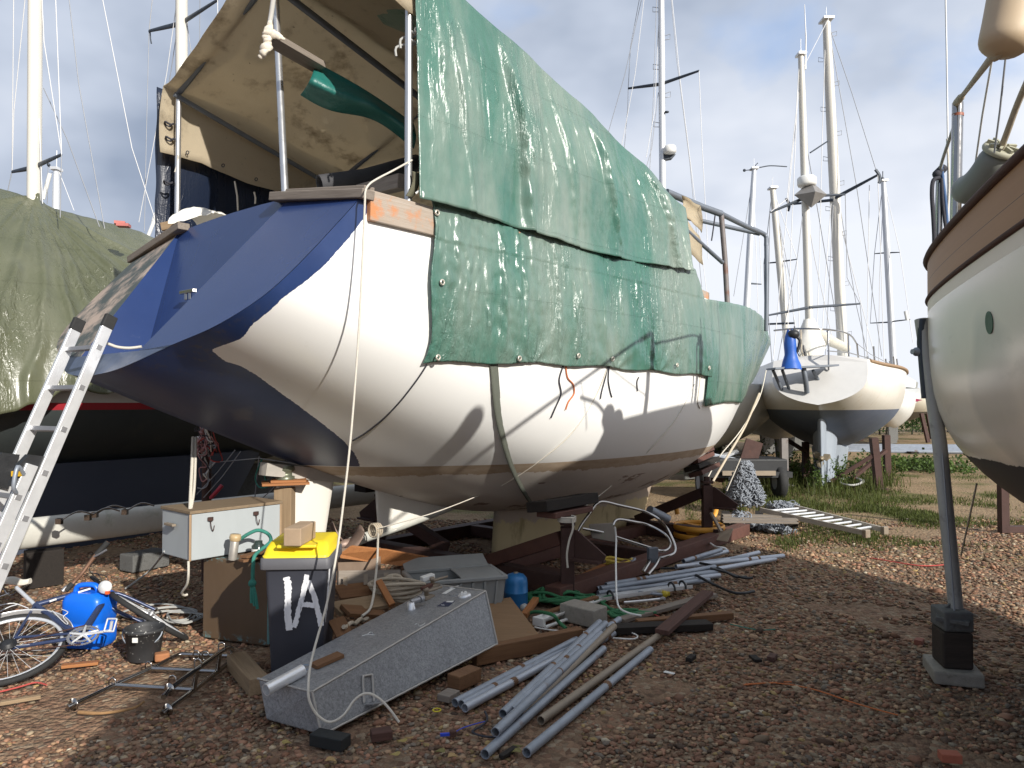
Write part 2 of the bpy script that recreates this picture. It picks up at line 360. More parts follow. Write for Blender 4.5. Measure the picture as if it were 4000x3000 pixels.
class Hull:
    def __init__(s,fr,st,secs,nu=60,nv=22):
        # st rows: u-order stations (xt,xb,b,zs,zk,blend) ; blend indexes secs
        s.fr=fr; A=[list(r) for r in st]; m=len(A); T=[resec(SEC[k],nv) for k in secs]; s.rows=[]; s.st=[]
        for i in range(nu+1):
            q=i/nu*(m-1); k=min(int(q),m-2); t=q-k; p=[A[max(k-1,0)],A[k],A[k+1],A[min(k+2,m-1)]]
            r=[.5*(2*b+(c-a)*t+(2*a-5*b+4*c-d)*t*t+(3*b-a-3*c+d)*t**3) for a,b,c,d in zip(*p)]
            xt,xb,b,zs,zk,bl=r; b=max(b,.0); bl=min(max(bl,0),len(secs)-1.0001); j=int(bl); f=bl-j
            row=[]
            for (t0,y0),(t1,y1) in zip(T[j],T[j+1]):
                tt=t0*(1-f)+t1*f; yy=y0*(1-f)+y1*f; row.append(V((xt+(xb-xt)*tt,b*yy,zs+(zk-zs)*tt)))
            s.rows.append(row); s.st.append(r)
        s.full=[r+[V((p.x,-p.y,p.z)) for p in r[-2::-1]] for r in s.rows]
        vs=[p for r in s.full for p in r]; n=len(s.full[0]); s.bvh=BVHTree.FromPolygons([tuple(p) for p in vs],[(i*n+j,i*n+j+1,(i+1)*n+j+1,(i+1)*n+j) for i in range(nu) for j in range(n-1)])
    def mesh(s,depth=False):
        b=MB(); g=[]
        for r,st in zip(s.full,s.st): g.append([V((p.x,p.y,(st[3]-p.z) if depth else p.z)) for p in r])
        b.grid([[s.fr(*p) for p in r] for r in s.full],0,g); return b
    def y(s,x,z,sgn=1):
        h=s.bvh.ray_cast(V((x,6*sgn,z)),V((0,-sgn,0))); return h[0].y if h[0] is not None else None
    def zb(s,x,y=0):
        h=s.bvh.ray_cast(V((x,y,-3)),V((0,0,1))); return h[0].z if h[0] is not None else None
    def deck(s,b,camber=.08,dz=-.02,mi=0,i0=0):
        rows=[]
        for r in s.rows[i0:]:
            p=r[0]; rows.append([s.fr(p.x,p.y*k*.995,p.z+dz+camber*(1-k*k)) for k in (-1,-.6,-.2,.2,.6,1)])
        b.grid(rows,mi,sm=False); return b
def foil(b,fr,xt0,xt1,zt,xb0,xb1,zb,th,mi=0,n=10):
    """vertical foil between a top chord and a bottom chord (x0 aft, x1 fwd)"""
    rows=[];g=[]
    for k in range(5):
        f=k/4; x0=xt0+(xb0-xt0)*f; x1=xt1+(xb1-xt1)*f
        z=(lambda x: (zt(x) if callable(zt) else zt)*(1-f)+zb*f)
        row=[]
        for i in range(2*n):
            a=math.pi*i/n; c=.5+.5*math.cos(a); x=x0+(x1-x0)*c; yy=th*math.sin(a)*(.75+.5*c)*(1-.15*f); row.append((x,yy,z(x)))
        rows.append([fr(*p) for p in row]); g.append([V(p) for p in row])
    b.grid(rows,mi,g,True,closed=True); o=len(b.v)
    b.add(rows[-1],[tuple(range(2*n))],mi,False,g[-1]); b.add(rows[0],[tuple(range(2*n))],mi,False,g[0]); return b
# ---------------------------------------------------------------- the big white and blue yacht on its cradle
MF=FR((-2.15,5.64,0),40)
def main_hull_mat():
    t=NT('hull_white_blue_paint'); x,y,z=t.xyz()
    n=t.noise(2.2,6,.6); ragged=t.math('MULTIPLY_ADD',t.noise(26,5,.7),.024,-.012)
    white=t.mix(t.ramp(t.noise(1.1,5,.55),[(.35,0.0),(.75,.35)]),(.82,.82,.80),(.74,.73,.70))
    white=t.mix(t.ramp(t.noise(7,6,.7,st=(1,1,.25)),[(.62,0.0),(.8,.18)]),white,(.45,.40,.33))
    # below the waterline: old primer, beige to pinkish grey with scraped brown patches
    prim=t.ramp(t.noise(.9,5,.6),[(.3,(.60,.54,.48)),(.55,(.68,.63,.58)),(.75,(.54,.47,.41))])
    band=t.ramp(t.noise(9,5,.65,st=(.6,1,2)),[(.3,(.38,.28,.19)),(.7,(.50,.40,.30))])
    zz=t.math('ADD',z,t.math('MULTIPLY_ADD',t.noise(5,6,.7,st=(1,1,.6)),.10,-.05))
    below=t.math('LESS_THAN',z,1.185)
    inband=t.math('GREATER_THAN',zz,1.095)
    col=t.mix(below,white,t.mix(inband,prim,band))
    scr=t.math('MULTIPLY',t.ramp(t.noise(1.5,7,.62,st=(1,1,2.2)),[(.595,0.0),(.615,1.0)]),t.math('LESS_THAN',z,.98))
    col=t.mix(t.math('MULTIPLY',scr,.8),col,(.20,.125,.085))
    # blue counter: painted aft of a hand-cut line
    fc=t.n('FloatCurve'); cu=fc.mapping.curves[0]; pts=BLUE
    while len(cu.points)<len(pts): cu.points.new(.5,.5)
    for i,(zz_,xx_) in enumerate(pts): cu.points[i].location=((zz_-1.1)/2.1,(xx_+1.2)/3.2); cu.points[i].handle_type='VECTOR'
    fc.mapping.update(); zi=t.math('DIVIDE',t.math('SUBTRACT',z,1.1),2.1); t.l(zi,fc.inputs['Value'])
    lim=t.math('MULTIPLY_ADD',fc.outputs[0],3.2,-1.2); lim=t.math('ADD',lim,ragged)
    isb=t.math('MULTIPLY',t.math('LESS_THAN',x,lim),t.math('GREATER_THAN',z,1.19))
    bl=t.mix(t.ramp(n,[(.35,0.0),(.7,1.0)]),(.013,.031,.105),(.024,.048,.140))
    und=t.ramp(t.math('ADD',z,t.math('MULTIPLY',n,.3)),[(.40,1.0),(.66,0.0)])  # sanded, older paint on the underside
    zz2=t.math('DIVIDE',z,4.0); und=t.ramp(t.math('ADD',zz2,t.math('MULTIPLY_ADD',n,.12,-.06)),[(.44,1.0),(.51,0.0)])
    bl=t.mix(t.math('MULTIPLY',und,.68),bl,t.mix(t.noise(3,6,.65,st=(2.5,2.5,.6)),(.018,.036,.100),(.050,.068,.135)))
    drips=t.math('MULTIPLY',t.ramp(t.noise(11,4,.6,st=(2.2,2.2,.12)),[(.53,0.0),(.66,1.0)]),t.ramp(zz2,[(.46,0.0),(.49,1.0),(.545,1.0),(.575,0.0)]))
    bl=t.mix(t.math('MULTIPLY',drips,.55),bl,(.075,.068,.055))
    spot=t.ramp(t.noise(2.1,3,.5),[(.66,0.0),(.72,1.0)]); bl=t.mix(t.math('MULTIPLY',spot,t.math('MULTIPLY',und,.35)),bl,(.20,.19,.19))
    col=t.mix(isb,col,bl)
    ro=t.mix(isb,t.mix(below,(.32,)*3,(.75,)*3),t.mix(und,(.28,)*3,(.42,)*3))
    return t.fin(col,ro,0,t.noise(60,3,.5),.03,.004,.5)
BLUE=[(1.19,.86),(1.31,.68),(1.425,.493),(1.541,.284),(1.668,.047),(1.863,-.327),(1.93,-.47),(1.957,-.56),(2.02,-.675),(2.08,-.60),(2.156,-.60),(2.312,-.50),(2.428,-.37),(2.522,-.27),(2.68,-.135),(2.81,-.03),(2.94,.06),(3.2,.2)]
def main_boat():
    fr=MF
    st=[(0,-1.0,1.6,3.0,1.87,0),(.75,.0,1.66,2.97,1.45,.35),(1.6,1.1,1.72,2.93,1.02,.7),(2.8,2.5,1.78,2.88,.62,.95),(4.3,4.2,1.8,2.83,.46,1.05),
        (5.7,5.6,1.66,2.79,.50,1.2),(7.0,6.8,1.33,2.78,.66,1.45),(8.3,7.7,.92,2.79,.86,1.7),(9.5,8.4,.50,2.81,1.05,1.9),(10.4,8.9,.20,2.83,1.25,2),(10.75,9.15,.02,2.84,1.4,2)]
    H=Hull(fr,st,['stern','mid','bow'],110,34); 
    root=thing('sailing_yacht',fr(4.5,0,0),'large white yacht with dark blue sloping stern, propped on a brown steel cradle','yacht')
    mh=main_hull_mat(); hull=H.mesh().build('hull',mh,root)
    md=plain('deck_paint',(.5,.48,.43),.8,0,.2,5,.1)
    H.deck(MB(),.1).build('deck',md,root)
    # transom with its V shaped recess
    mb_=NT('navy_gloss_paint'); c=mb_.mix(mb_.noise(2.5,5,.6),(.014,.032,.108),(.026,.050,.150)); scf=mb_.ramp(mb_.noise(9,7,.7),[(.66,0.0),(.78,.35)])
    mblue=mb_.fin(mb_.mix(scf,c,(.16,.17,.2)),.24,0,mb_.noise(9,3),.02,.003)
    mprim=plain('scraped_primer',(.46,.36,.29),.7,0,.25,4,.1,dirt=((.07,.085,.08),.40))
    b=MB(); edge=H.rows[0]
    def tp(y,w,dx=0): return (-1.0*w+dx, y, 3.0-1.13*w)
    tz=lambda y:3.12+.035*(1-(y/.8)**2)
    rows=[]
    def tri(pts,mi=0): b.add([fr(*p) for p in pts],[tuple(range(len(pts)))],mi)
    cut_t,cut_b,wb=.80,.46,.86
    for sg in (1,-1):
        outer=[p for p in edge if (3.0-p.z)/1.13<=wb+.02]; N=len(outer); mi=0 if sg>0 else 2
        o2=[(p.x-.004,p.y*sg,p.z) for p in outer]; o2[0]=(0,1.6*sg,3.0)
        inner=[]
        for i in range(N):
            f=i/(N-1); w=(3.0-outer[i].z)/1.13; f=min(1,w/wb); inner.append((-wb*f,(cut_t+(cut_b-cut_t)*f)*sg,tz(.8)*(1-f)+(3.0-1.13*wb)*f))
        b.grid([[fr(*p) for p in o2],[fr(*p) for p in inner]],mi,None,True)
        # wall of the recess
        bt=(-.40,.46*sg,2.10); tri([inner[0],inner[-1],bt],0)
    # back panel with rounded top, floor and lip
    N=9; top=[((.0+.03*(1-abs(k)**2)),k*.8,tz(k*.8)) for k in [-1+2*i/(N-1) for i in range(N)]]
    bot=[(-.40,k*.46,2.10) for k in [-1+2*i/(N-1) for i in range(N)]]
    b.grid([[fr(*p) for p in top],[fr(*p) for p in bot]],0,None,False)
    fl=[(-wb,k*.46,3.0-1.13*wb) for k in [-1+2*i/(N-1) for i in range(N)]]
    b.grid([[fr(*p) for p in bot],[fr(*p) for p in fl]],1,None,False)
    low=[p for p in edge if (3.0-p.z)/1.13>=wb-.02]; lipo=[fr(p.x-.004,p.y,p.z) for p in low]+[fr(p.x-.004,-p.y,p.z) for p in low[-2::-1]]
    nn=len(lipo); inn=[fr(-wb,(1-2*i/(nn-1))*.46,3.0-1.13*wb) for i in range(nn)]
    b.grid([lipo,inn],1,None,False)
    mlip=plain('worn_navy_paint',(.07,.095,.16),.35,0,.5,5,.05)
    b.build('transom',[mblue,mlip,mprim],root)
    # closing strip between the arched transom top and the deck
    b=MB(); b.grid([[fr(.03-.03*abs(k)**2,k*.8,tz(k*.8)) for k in [-1,-.5,0,.5,1]],[fr(.10,k*.8,tz(k*.8)-.06) for k in [-1,-.5,0,.5,1]]]); b.build('coaming',mblue,root)
    for sg in (1,-1):   # weathered rail planks on the quarters
        q=MB(); a=fr(-.01,1.66*sg,2.985); e=fr(-.03,.66*sg,3.14)
        nrm=(fr(0,0,0)-fr(1,0,0)); 
        q.beam(a+V((0,0,0)),e,.10,.06); a2=fr(.03,1.62*sg,3.035);e2=fr(.0,.80*sg,3.155); q.beam(a2,e2,.085,.035)
        q.build('rail_plank',m_woodg,root,bevel=.006)
    # toe rail of bare scraped teak along the starboard gunwale
    q=MB()
    for i in range(4):
        x0=.02+i*1.2; x1=x0+1.197
        for (xa,xb) in ((x0,x1),):
            ya=1.605+(H.y(max(xa,.1),2.8) or 1.6)-1.6; 
            A=fr(xa,(H.y(max(xa,.05),2.85) or 1.6)+.012,2.93-.02*xa); B=fr(xb,(H.y(xb,2.85) or 1.6)+.012,2.93-.02*xb); q.beam(A,B,.05,.19)
    q.build('toe_rail',m_woodbare,root,bevel=.005)
    # keel, rudder, skeg, prop
    def kmat():
        t=NT('stained_keel_paint'); c=t.mix(t.noise(3,6,.6),(.52,.42,.24),(.42,.33,.19)); x,y,z=t.xyz()
        gr=t.ramp(t.noise(3.5,6,.7,st=(1,1,.3)),[(.55,0.0),(.66,1.0)]); c=t.mix(t.math('MULTIPLY',gr,.6),c,(.12,.10,.03))
        lo=t.math('ADD',z,t.math('MULTIPLY_ADD',t.noise(6,5),.2,-.1)); c=t.mix(t.ramp(lo,[(.04,1.0),(.14,0.0)]),c,(.16,.07,.03))
        hi=t.ramp(t.math('ADD',z,t.math('MULTIPLY_ADD',t.noise(5,6,.7),.3,-.15)),[(.40,0.0),(.42,1.0)]); c=t.mix(t.math('MULTIPLY',hi,.9),c,(.36,.29,.235))
        return t.fin(c,.8,0,t.noise(20,4),.2,.005,.3)
    b=MB(); foil(b,fr,3.05,6.45,lambda x:(H.zb(min(max(x,3),6.4)) or .6)+.08,3.0,6.1,.055,.16); b.build('keel',kmat(),root)
    mru=NT('rudder_white_paint'); c=mru.mix(mru.noise(4,6,.6,st=(1,1,.3)),(.78,.76,.70),(.64,.61,.54)); mr=mru.fin(c,.5,0,mru.noise(30,3),.1,.003)
    b=MB(); foil(b,fr,.42,.98,lambda x:1.06,.36,.82,.17,.030); b.build('rudder',mr,root)
    b=MB(); b.beam(fr(.3,0,1.18),fr(1.45,0,1.0),.10,.10); b.build('rudder_shoe',plain('grey_sealant',(.4,.37,.33),.8),root)
    b=MB(); foil(b,fr,1.42,2.75,lambda x:(H.zb(x) or .8)+.05,1.46,1.70,.53,.05)
    sk=b.build('skeg',mr,root)
    b=MB(); b.tube([fr(1.16,0,.485),fr(1.75,0,.56),fr(2.6,0,.70)],.045,12); b.tube([fr(1.22,0,.495),fr(1.30,0,.51)],.055,12); b.build('propeller_shaft',plain('shaft_paint',(.55,.55,.5),.5,.1,.2),root)
    mp=plain('bronze_antifoul',(.31,.225,.185),.55,.35,.25,9,.1); h=fr(1.11,0,.475)
    b=MB(); b.lathe(h-fr.ax*.08,fr.ax,[(.0,0),(.03,.02),(.045,.06),(.045,.14),(.04,.17)],14); ph=b.build('propeller',mp,root)
    for k in range(3):
        a=R(28+120*k); rad=fr.sb*math.cos(a)+V((0,0,1))*math.sin(a); tg=fr.sb*-math.sin(a)+V((0,0,1))*math.cos(a); rows=[]
        for i in range(9):
            f=i/8; w=.135*math.sin(math.pi*min(1,.12+.88*f)**.8)**.75*(1 if f<1 else .05); tw=.9-.55*f; c=h+rad*(.03+.25*f)
            rows.append([c+(tg*math.cos(tw)+fr.ax*math.sin(tw))*w*q for q in (-1,-.5,0,.5,1)])
        b=MB(); b.grid(rows); b.build('blade',mp,ph,solid=.008)
    # cleat in the recess, with a red and white line
    b=MB(); c=P(406,630,5.42); b.beam(c-fr.sb*.10,c+fr.sb*.10,.035,.026); b.beam(c-fr.sb*.03-V((0,0,.06)),c-fr.sb*.03,.02,.02); b.beam(c+fr.sb*.03-V((0,0,.06)),c+fr.sb*.03,.02,.02)
    b.build('mooring_cleat',m_stain,root,bevel=.004)
    b=MB(); 
    for k,(a,e) in enumerate((((-.3,.3,2.35),(-.36,.33,2.2)),((-.36,.33,2.2),(-.40,.35,2.06)))): pass
    return root,H
main_root,MH=main_boat()
# ---------------------------------------------------------------- canopy frame, canvas and tarps on the big yacht
def ea(x): return 4.62-.135*(x-.35)-.026*max(0,x-.35)**2          # eave height along the boat
def ri(x): return 5.16-.135*(x-.35)-.026*max(0,x-.35)**2
def N3(x,y,z,s=1): return noise.noise(V((x*s,y*s,z*s)))
def tarp_mat(name,c,dusty,rough=.2,crease=1.0,hi=.35):
    t=NT(name); f=t.noise(2.2,6,.65); d=t.ramp(t.noise(1.5,7,.62,st=(1.3,1.3,.4)),[(.40,0.0),(.66,1.0)])
    col=t.mix(f,mul(c,.78),mul(c,1.25)); col=t.mix(t.math('MULTIPLY',d,hi),col,dusty)
    fine=t.noise(48,3,.6); mask=t.ramp(t.noise(1.7,3,.5,st=(1.2,1.2,.6)),[(.42,0.15),(.62,1.0)])
    cr=t.noise(7.0,4,.55,st=(1.7,1.7,.3),dist=.5); r1=t.math('POWER',t.math('ABSOLUTE',t.math('MULTIPLY_ADD',cr,2,-1)),.7)
    cr2=t.noise(13,4,.6,st=(1,1,.8),dist=.4); r2=t.math('ABSOLUTE',t.math('MULTIPLY_ADD',cr2,2,-1))
    h=t.math('MULTIPLY',t.math('ADD',t.math('MULTIPLY',r1,-.5*crease),t.math('MULTIPLY',r2,-.22*crease)),mask); h=t.math('ADD',h,t.math('MULTIPLY',fine,.025))
    # faint square fold lines left from the packet
    x,y,z=t.xyz()
    for ax,per in ((x,.62),(z,.55)):
        q=t.math('ABSOLUTE',t.math('SUBTRACT',t.math('FRACT',t.math('DIVIDE',ax,per)),.5)); h=t.math('ADD',h,t.math('MULTIPLY',t.math('LESS_THAN',q,.009),-.10))
    return t.fin(col,t.math('MULTIPLY_ADD',d,.12,rough),0,h,1.0,.035,.6)
m_green=tarp_mat('green_tarp',(.054,.148,.113),(.29,.315,.275),.25,.8,.62)
m_green2=tarp_mat('green_tarp_hem_sheet',(.050,.142,.108),(.27,.30,.26),.22,1.3,.54)
m_navy=tarp_mat('navy_tarp',(.010,.016,.034),(.03,.036,.05),.25,.5,.2)
m_olive=tarp_mat('olive_tarp',(.085,.092,.050),(.18,.18,.13),.22,.9,.3)
m_grommet=plain('brass_grommet',(.62,.58,.5),.35,.6,.1)
def canvas_mat():
    t=NT('beige_canvas'); c=t.mix(t.noise(1.3,6,.6),(.72,.64,.49),(.60,.51,.37)); st=t.ramp(t.noise(2.6,7,.7),[(.54,0.0),(.70,1.0)]); c=t.mix(t.math('MULTIPLY',st,.6),c,(.20,.15,.09))
    fl=t.ramp(t.noise(22,3,.7,st=(1,.5,1)),[(.70,0.0),(.75,1.0)]); c=t.mix(t.math('MULTIPLY',fl,.6),c,(.10,.08,.05))
    m=t.fin(c,.9,0,t.math('ADD',t.noise(4,5,.6),t.math('MULTIPLY',t.noise(70,2),.15)),.4,.03,.2)
    tr=t.n('BsdfTranslucent'); t.l(c,tr.inputs[0]); ms=t.n('MixShader'); ms.inputs[0].default_value=.52; o=t.N['Material Output']
    t.l(t.b.outputs[0],ms.inputs[1]); t.l(tr.outputs[0],ms.inputs[2]); t.l(ms.outputs[0],o.inputs['Surface']); return m
m_canvas=canvas_mat()
def canopy():
    fr=MF; root=thing('canopy_frame',fr(.35,0,3.1),'grey tubular canopy frame standing over the stern of the big yacht, carrying tarps','frame')
    def tb(name,pts,r=.024,m=None): b=MB(); b.tube([fr(*p) for p in pts],r,12); return b.build(name,m or m_tubegrey,root)
    x0=.35
    tb('post',[(x0,-1.57,3.02),(x0,-1.57,ea(x0)-.02)],.026,m_steelpole)
    tb('post',[(x0+.02,1.60,2.98),(x0+.02,1.60,ea(x0)-.02)],.026,m_steelpole)
    tb('post',[(.12,.56,3.16),(.35,0.02,ri(x0)+.02)],.027,m_steelpole)
    tb('post',[(3.1,-1.57,2.9),(3.1,-1.57,ea(3.1))]); tb('post',[(2.9,1.6,2.9),(2.9,1.6,ea(2.9))])
    for x in (x0,2.25,4.1): tb('rafter',[(x,-1.57,ea(x)-.02),(x,0,ri(x)-.03),(x,1.57,ea(x)-.02)])
    tb('eave_rail',[(x0-.05,-1.55,ea(x0)-.05),(5.25,-1.55,ea(5.25)-.05)]); tb('eave_rail',[(x0-.05,1.55,ea(x0)-.05),(5.2,1.62,ea(5.2)-.03)])
    tb('ridge_rail',[(x0-.1,0,ri(x0)-.07),(5.2,0,ri(5.2)-.07)],.03)
    m_rp=plain('rust_spotted_tube',(.19,.17,.165),.6,.3,.3,7,.1,dirt=((.17,.07,.04),.5))
    a=P(1558,462,8.75); c=P(1655,512,10.4)
    b=MB(); b.tube([a,P(1566,560,8.78),P(1573,690,8.8)],.032,10); b.build('post',m_rp,root)
    b=MB(); b.tube([c+V((0,0,.01)),P(1656,600,10.4),P(1655,715,10.4)],.03,10); b.build('post',m_tubegrey,root)
    b=MB(); b.tube([P(1440,415,8.3),P(1516,447,8.6),a],.04,10); b.build('eave_rail',m_tubegrey,root)
    b=MB(); b.tube(smooth([a,P(1610,488,9.6),P(1645,503,10.3),c,c-V((0,0,.12))],4),.032,10); b.build('eave_rail',m_tubegrey,root)
    b=MB(); b.tube([P(1400,455,9.6),P(1510,476,9.9),P(1640,505,10.35)],.03,10); b.build('cross_rail',m_tubegrey,root)
    b=MB(); b.tube(smooth([P(1545,463,8.7),P(1540,500,8.7),P(1537,520,8.7)],4),.008,6); b.build('lashing',m_ropeb,root)
    for k,(x,y,d) in enumerate(((893,75,4.92),(890,92,4.92),(365,268,6.9),(367,300,6.9),(363,395,6.9))):
        b=MB(); c=P(x,y,d); pts=[c+V((math.cos(a)*.036,math.sin(a)*.036,.012*math.sin(a*2))) for a in [i*.7 for i in range(14)]]; pts+= [pts[-1]+V((-.05-.02*k,-.02,.03-.06*j)) for j in range(1,3)] if k<2 else []
        b.tube(smooth(pts,3),.009,6); b.build('lashing',m_cable if k<2 else m_ropeb,root)
    # canvas
    rows=[];NX=46
    def sect(x):
        e=ea(x); r=ri(x); lo=4.02-.10*(x-.2)+.03*math.sin(x*2.4)
        pts=[]
        for i in range(9): f=i/8; pts.append((-1.62-.03*math.sin(f*3.1),lo+(e+.0-lo)*f))
        for i in range(1,15): f=i/14; pts.append((-1.62*(1-f),e+(r-e)*f-.07*math.sin(math.pi*f)*(.6+.4*math.sin(x*3.6))))
        for i in range(1,15): f=i/14; pts.append((1.60*f,r+(e-r)*f-.06*math.sin(math.pi*f)*(.6+.4*math.sin(x*3.6+1))))
        for i in range(1,5): f=i/4; pts.append((1.62+.01*f,e-.35*f))
        return pts
    for i in range(NX+1):
        x=.22+i/NX*4.45; row=[]
        for j,(y,z) in enumerate(sect(x)):
            w=.035*N3(x*2.1,y*2+z,z*1.2)+.015*N3(x*6,y*5,z*5); row.append(fr(x+.05*N3(y*2,z*2,4)*(1 if i==0 else .2)-(.06*(1-abs(y)/1.6) if i==0 else 0),y+w*.7,z+w))
        rows.append(row)
    b=MB(); b.grid(rows); cv=one(b,'canvas_cover',m_canvas,'stained beige canvas lining the inside of the canopy over the stern','canvas',solid=.004)
    b=MB()
    for k in range(9):
        x=.45+.36*k; lo=4.02-.10*(x-.2)+.03*math.sin(x*2.4)+.05; c=fr(x,-1.60,lo); b=MB(); b.tube([c+fr.sb*.012+V((math.cos(a)*.014,math.sin(a)*.0,math.sin(a)*.016)) for a in [j*.785 for j in range(8)]],.005,5,closed=True); b.build('eyelet',m_ropeb,cv)
    # loose flaps of the beige canvas at the forward end
    rows=[[P(1472+ (1514-1472)*f+4*math.sin(6*f+q*3),422+22*f+ (57+ (38 if f>.6 else 24)*f)*q*.62,8.05+.3*f+.08*math.sin(q*5)) for f in [i/8 for i in range(9)]] for q in [j/6 for j in range(7)]]
    b=MB(); b.grid(rows); b.build('canvas_flap',m_canvas,cv,solid=.004)
    # upper green tarp: hangs from the starboard eave
    xa,xb=.36,4.22; rows=[]; NX,NZ=380,80
    def creases(L,x,q):
        h=0
        for x0,am,w,qa,qb,sl,ph in L:
            if q<qa-.05 or q>qb+.05: continue
            t=(x-(x0+sl*q+.035*N3(q*5,ph,1)))/w
            if -1<t<1: h+=am*((1+t*1.0) if t>-1 and t<-.45 else 0)*0+am*(max(0,1-abs(t)/.42) if t<0 else (1-t)**1.5)*min(1,max(0,(q-qa)/.12+.3))*min(1,max(0,(qb-q)/.15+.2))*(.75+.5*N3(q*14,ph,3))
        return h
    qr=random.Random(11)
    CU=[(.55,.02,.06,0,.55,.05,1),(.95,.014,.05,.1,.7,.1,2),(1.2,.045,.10,.05,.95,.22,3),(1.62,.016,.05,.15,.8,.15,4),(2.3,.05,.12,.1,1,.30,5),(2.05,.016,.05,0,.5,.1,6),(2.75,.02,.06,.0,.6,.25,7),(3.1,.02,.06,0,.7,.2,8),(3.36,.05,.11,0,1,.28,9)]+[(.5+3.5*qr.random(),.009+.007*qr.random(),.035+.02*qr.random(),(a:=qr.random()*.5),a+.2+.3*qr.random(),.15,20+k) for k in range(26)]
    CL=[(.62+.028*k*(1+k*.12)+.1*qr.random(),.010+.013*qr.random(),.035+.025*qr.random(),(a:=.0+qr.random()*.45),min(1,a+.25+.4*qr.random()),.03*qr.uniform(-1,1),50+k) for k in range(24)]+[(1.78,.03,.07,.1,1,.03,90),(2.0,.022,.05,.3,1,.02,91),(2.42,.02,.05,.45,1,.0,92),(1.15,.028,.06,.1,.9,.03,93),(1.42,.024,.06,.2,1,-.03,94)]+[(2.4+2*qr.random(),.008,.035,(a:=qr.random()*.6),a+.3,.05,100+k) for k in range(12)]
    def zlow(x): 
        f=(x-xa)/(xb-xa); return 3.03+.01*f-.05*math.sin(f*3.1)+.014*math.sin(f*9)
    for i in range(NX+1):
        f=i/NX; x=xa+(xb-xa)*f; row=[]; top=ea(x)+.03-.03*math.sin(min(1,f*1.02)*math.pi)*1.0+.02*math.sin(f*26)*f
        lo=zlow(x)
        for j in range(-10,NZ+1):
            q=j/NZ
            if j<0:
                u=-j/10; y=1.64*(1-u); z=top+(ri(x)+.035-top)*u-.045*math.sin(math.pi*u); row.append(fr(x,y,z+.012*N3(x*4,y*4,1))); continue
            hang=V((0,0,0)); xx=x+(.09*q*math.sin(f*2) -.26*q*(f>.90)*(f-.90)/.10)
            y=1.655+((MH.y(x,2.8) or 1.7)+.08-1.655)*q+.20*math.sin(math.pi*min(1,q*1.02))**2*f*(1-f)*1.1
            fold=.05*N3(x*2.4+q*.5,q*.8,2.2)+.020*N3(x*6+q*1.0,q*1.0,7)+creases(CU,x,q)+.004*N3(x*20,q*20,5)
            # two long pleats
            for xc,w,am in ((1.22,.035,.05),(2.35,.05,.045),(3.48,.05,.07),(.62,.02,.02),(1.8,.025,.03)):
                xx_=xc+.20*q; fold+=am*math.exp(-((x-xx_)/w)**2)*min(1,q*4)*(1-.45*q)
            tear=.0
            row.append(fr(xx,y+fold*min(1,.25+q*3),lo+(top-lo)*(1-q)))
        rows.append(row)
    b=MB(); g=[[V(MF.loc(p)) for p in r] for r in rows]
    # a torn hole near the forward end
    hole=(3.62,3.80,3.60,3.73)
    n=len(rows[0]); vs=[p for r in rows for p in r]; gs=[p for r in g for p in r]; fs=[]
    for i in range(NX):
        for j in range(n-1):
            c=gs[i*n+j]; dx=(c.x-3.70)/.10; dz=(c.z-3.64)/.075
            if dx*dx+dz*dz+.5*N3(c.x*12,c.z*12,1)<1 and j>12: continue
            fs.append((i*n+j,i*n+j+1,(i+1)*n+j+1,(i+1)*n+j))
    b.add(vs,fs,0,True,gs)
    ut=one(b,'tarpaulin',m_green,'creased green tarp hung from the canopy eave, torn near its far end','tarp',solid=.004)
    b=MB(); c=PP(zT,182,160,4.86); b.tube([c+V((math.cos(a)*.018,0,math.sin(a)*.018)) for a in [j*.63 for j in range(10)]],.006,5,closed=True); b.build('eyelet',m_grommet,ut)
    # lower green tarp over gunwale and topsides
    rows=[]; NX,NZ=400,90; xa,xb=.50,4.52
    def yy(x,z): 
        v=MH.y(x,min(z,2.8)); return v if v is not None else 1.7
    for i in range(NX+1):
        f=i/NX; x0=xa+(xb-xa)*f; row=[]
        hem=1.965+.055*math.sin(f*3.1)*(1-f)+.02*math.sin(f*30)*.5+.02*f; topz=3.10 if f<.9 else 3.10-(f-.9)/.1*.02
        for j in range(NZ+1):
            q=j/NZ; z=topz+(hem-topz)*q; x=x0+(.05*(1-q) if i==0 else 0)-.06*(1-q)*(1-f)*0+.02*math.sin(q*9)*(1-f)**6
            x+= (-.35*max(0,(.42-q))/.42*max(0,f-.85)/.15)
            y=yy(x,z)+.035+.02*(1-q)
            if z>2.8: y=yy(x,2.8)+.055-.10*(z-2.8)
            cm=max(0,min(1,(2.7-x)/1.2))*(.55+.45*N3(x*2,q*2,3)); fold=.012*N3(x*4,q*1.2,12)+creases(CL,x,q)+cm*(.016*abs(N3(x*13,q*9,4))+.012*N3(x*24,q*14,2))+.004*N3(x*12,q*10,8)+.03*max(0,N3(x*2.3,q*.6,5))
            # radiating pull creases from lashings on the hem
            for hx in (1.5,2.6,3.3):
                d=math.hypot((x-hx),(1-q)*1.0); fold+=.010*math.exp(-d*2.2)*math.sin(9*math.atan2(x-hx,(1-q)+.02))
            row.append(fr(x,y+fold*(.35+.65*min(1,(1-q)*6+.3)),z+.006*N3(x*9,q*9,1)))
        rows.append(row)
    b=MB(); g=[[V(MF.loc(p)) for p in r] for r in rows]; b.grid(rows,0,g)
    lt=one(b,'tarpaulin',m_green2,'glossy green tarp hanging flat over the white topsides, cords along its hem','tarp',solid=.004)
    b=MB()
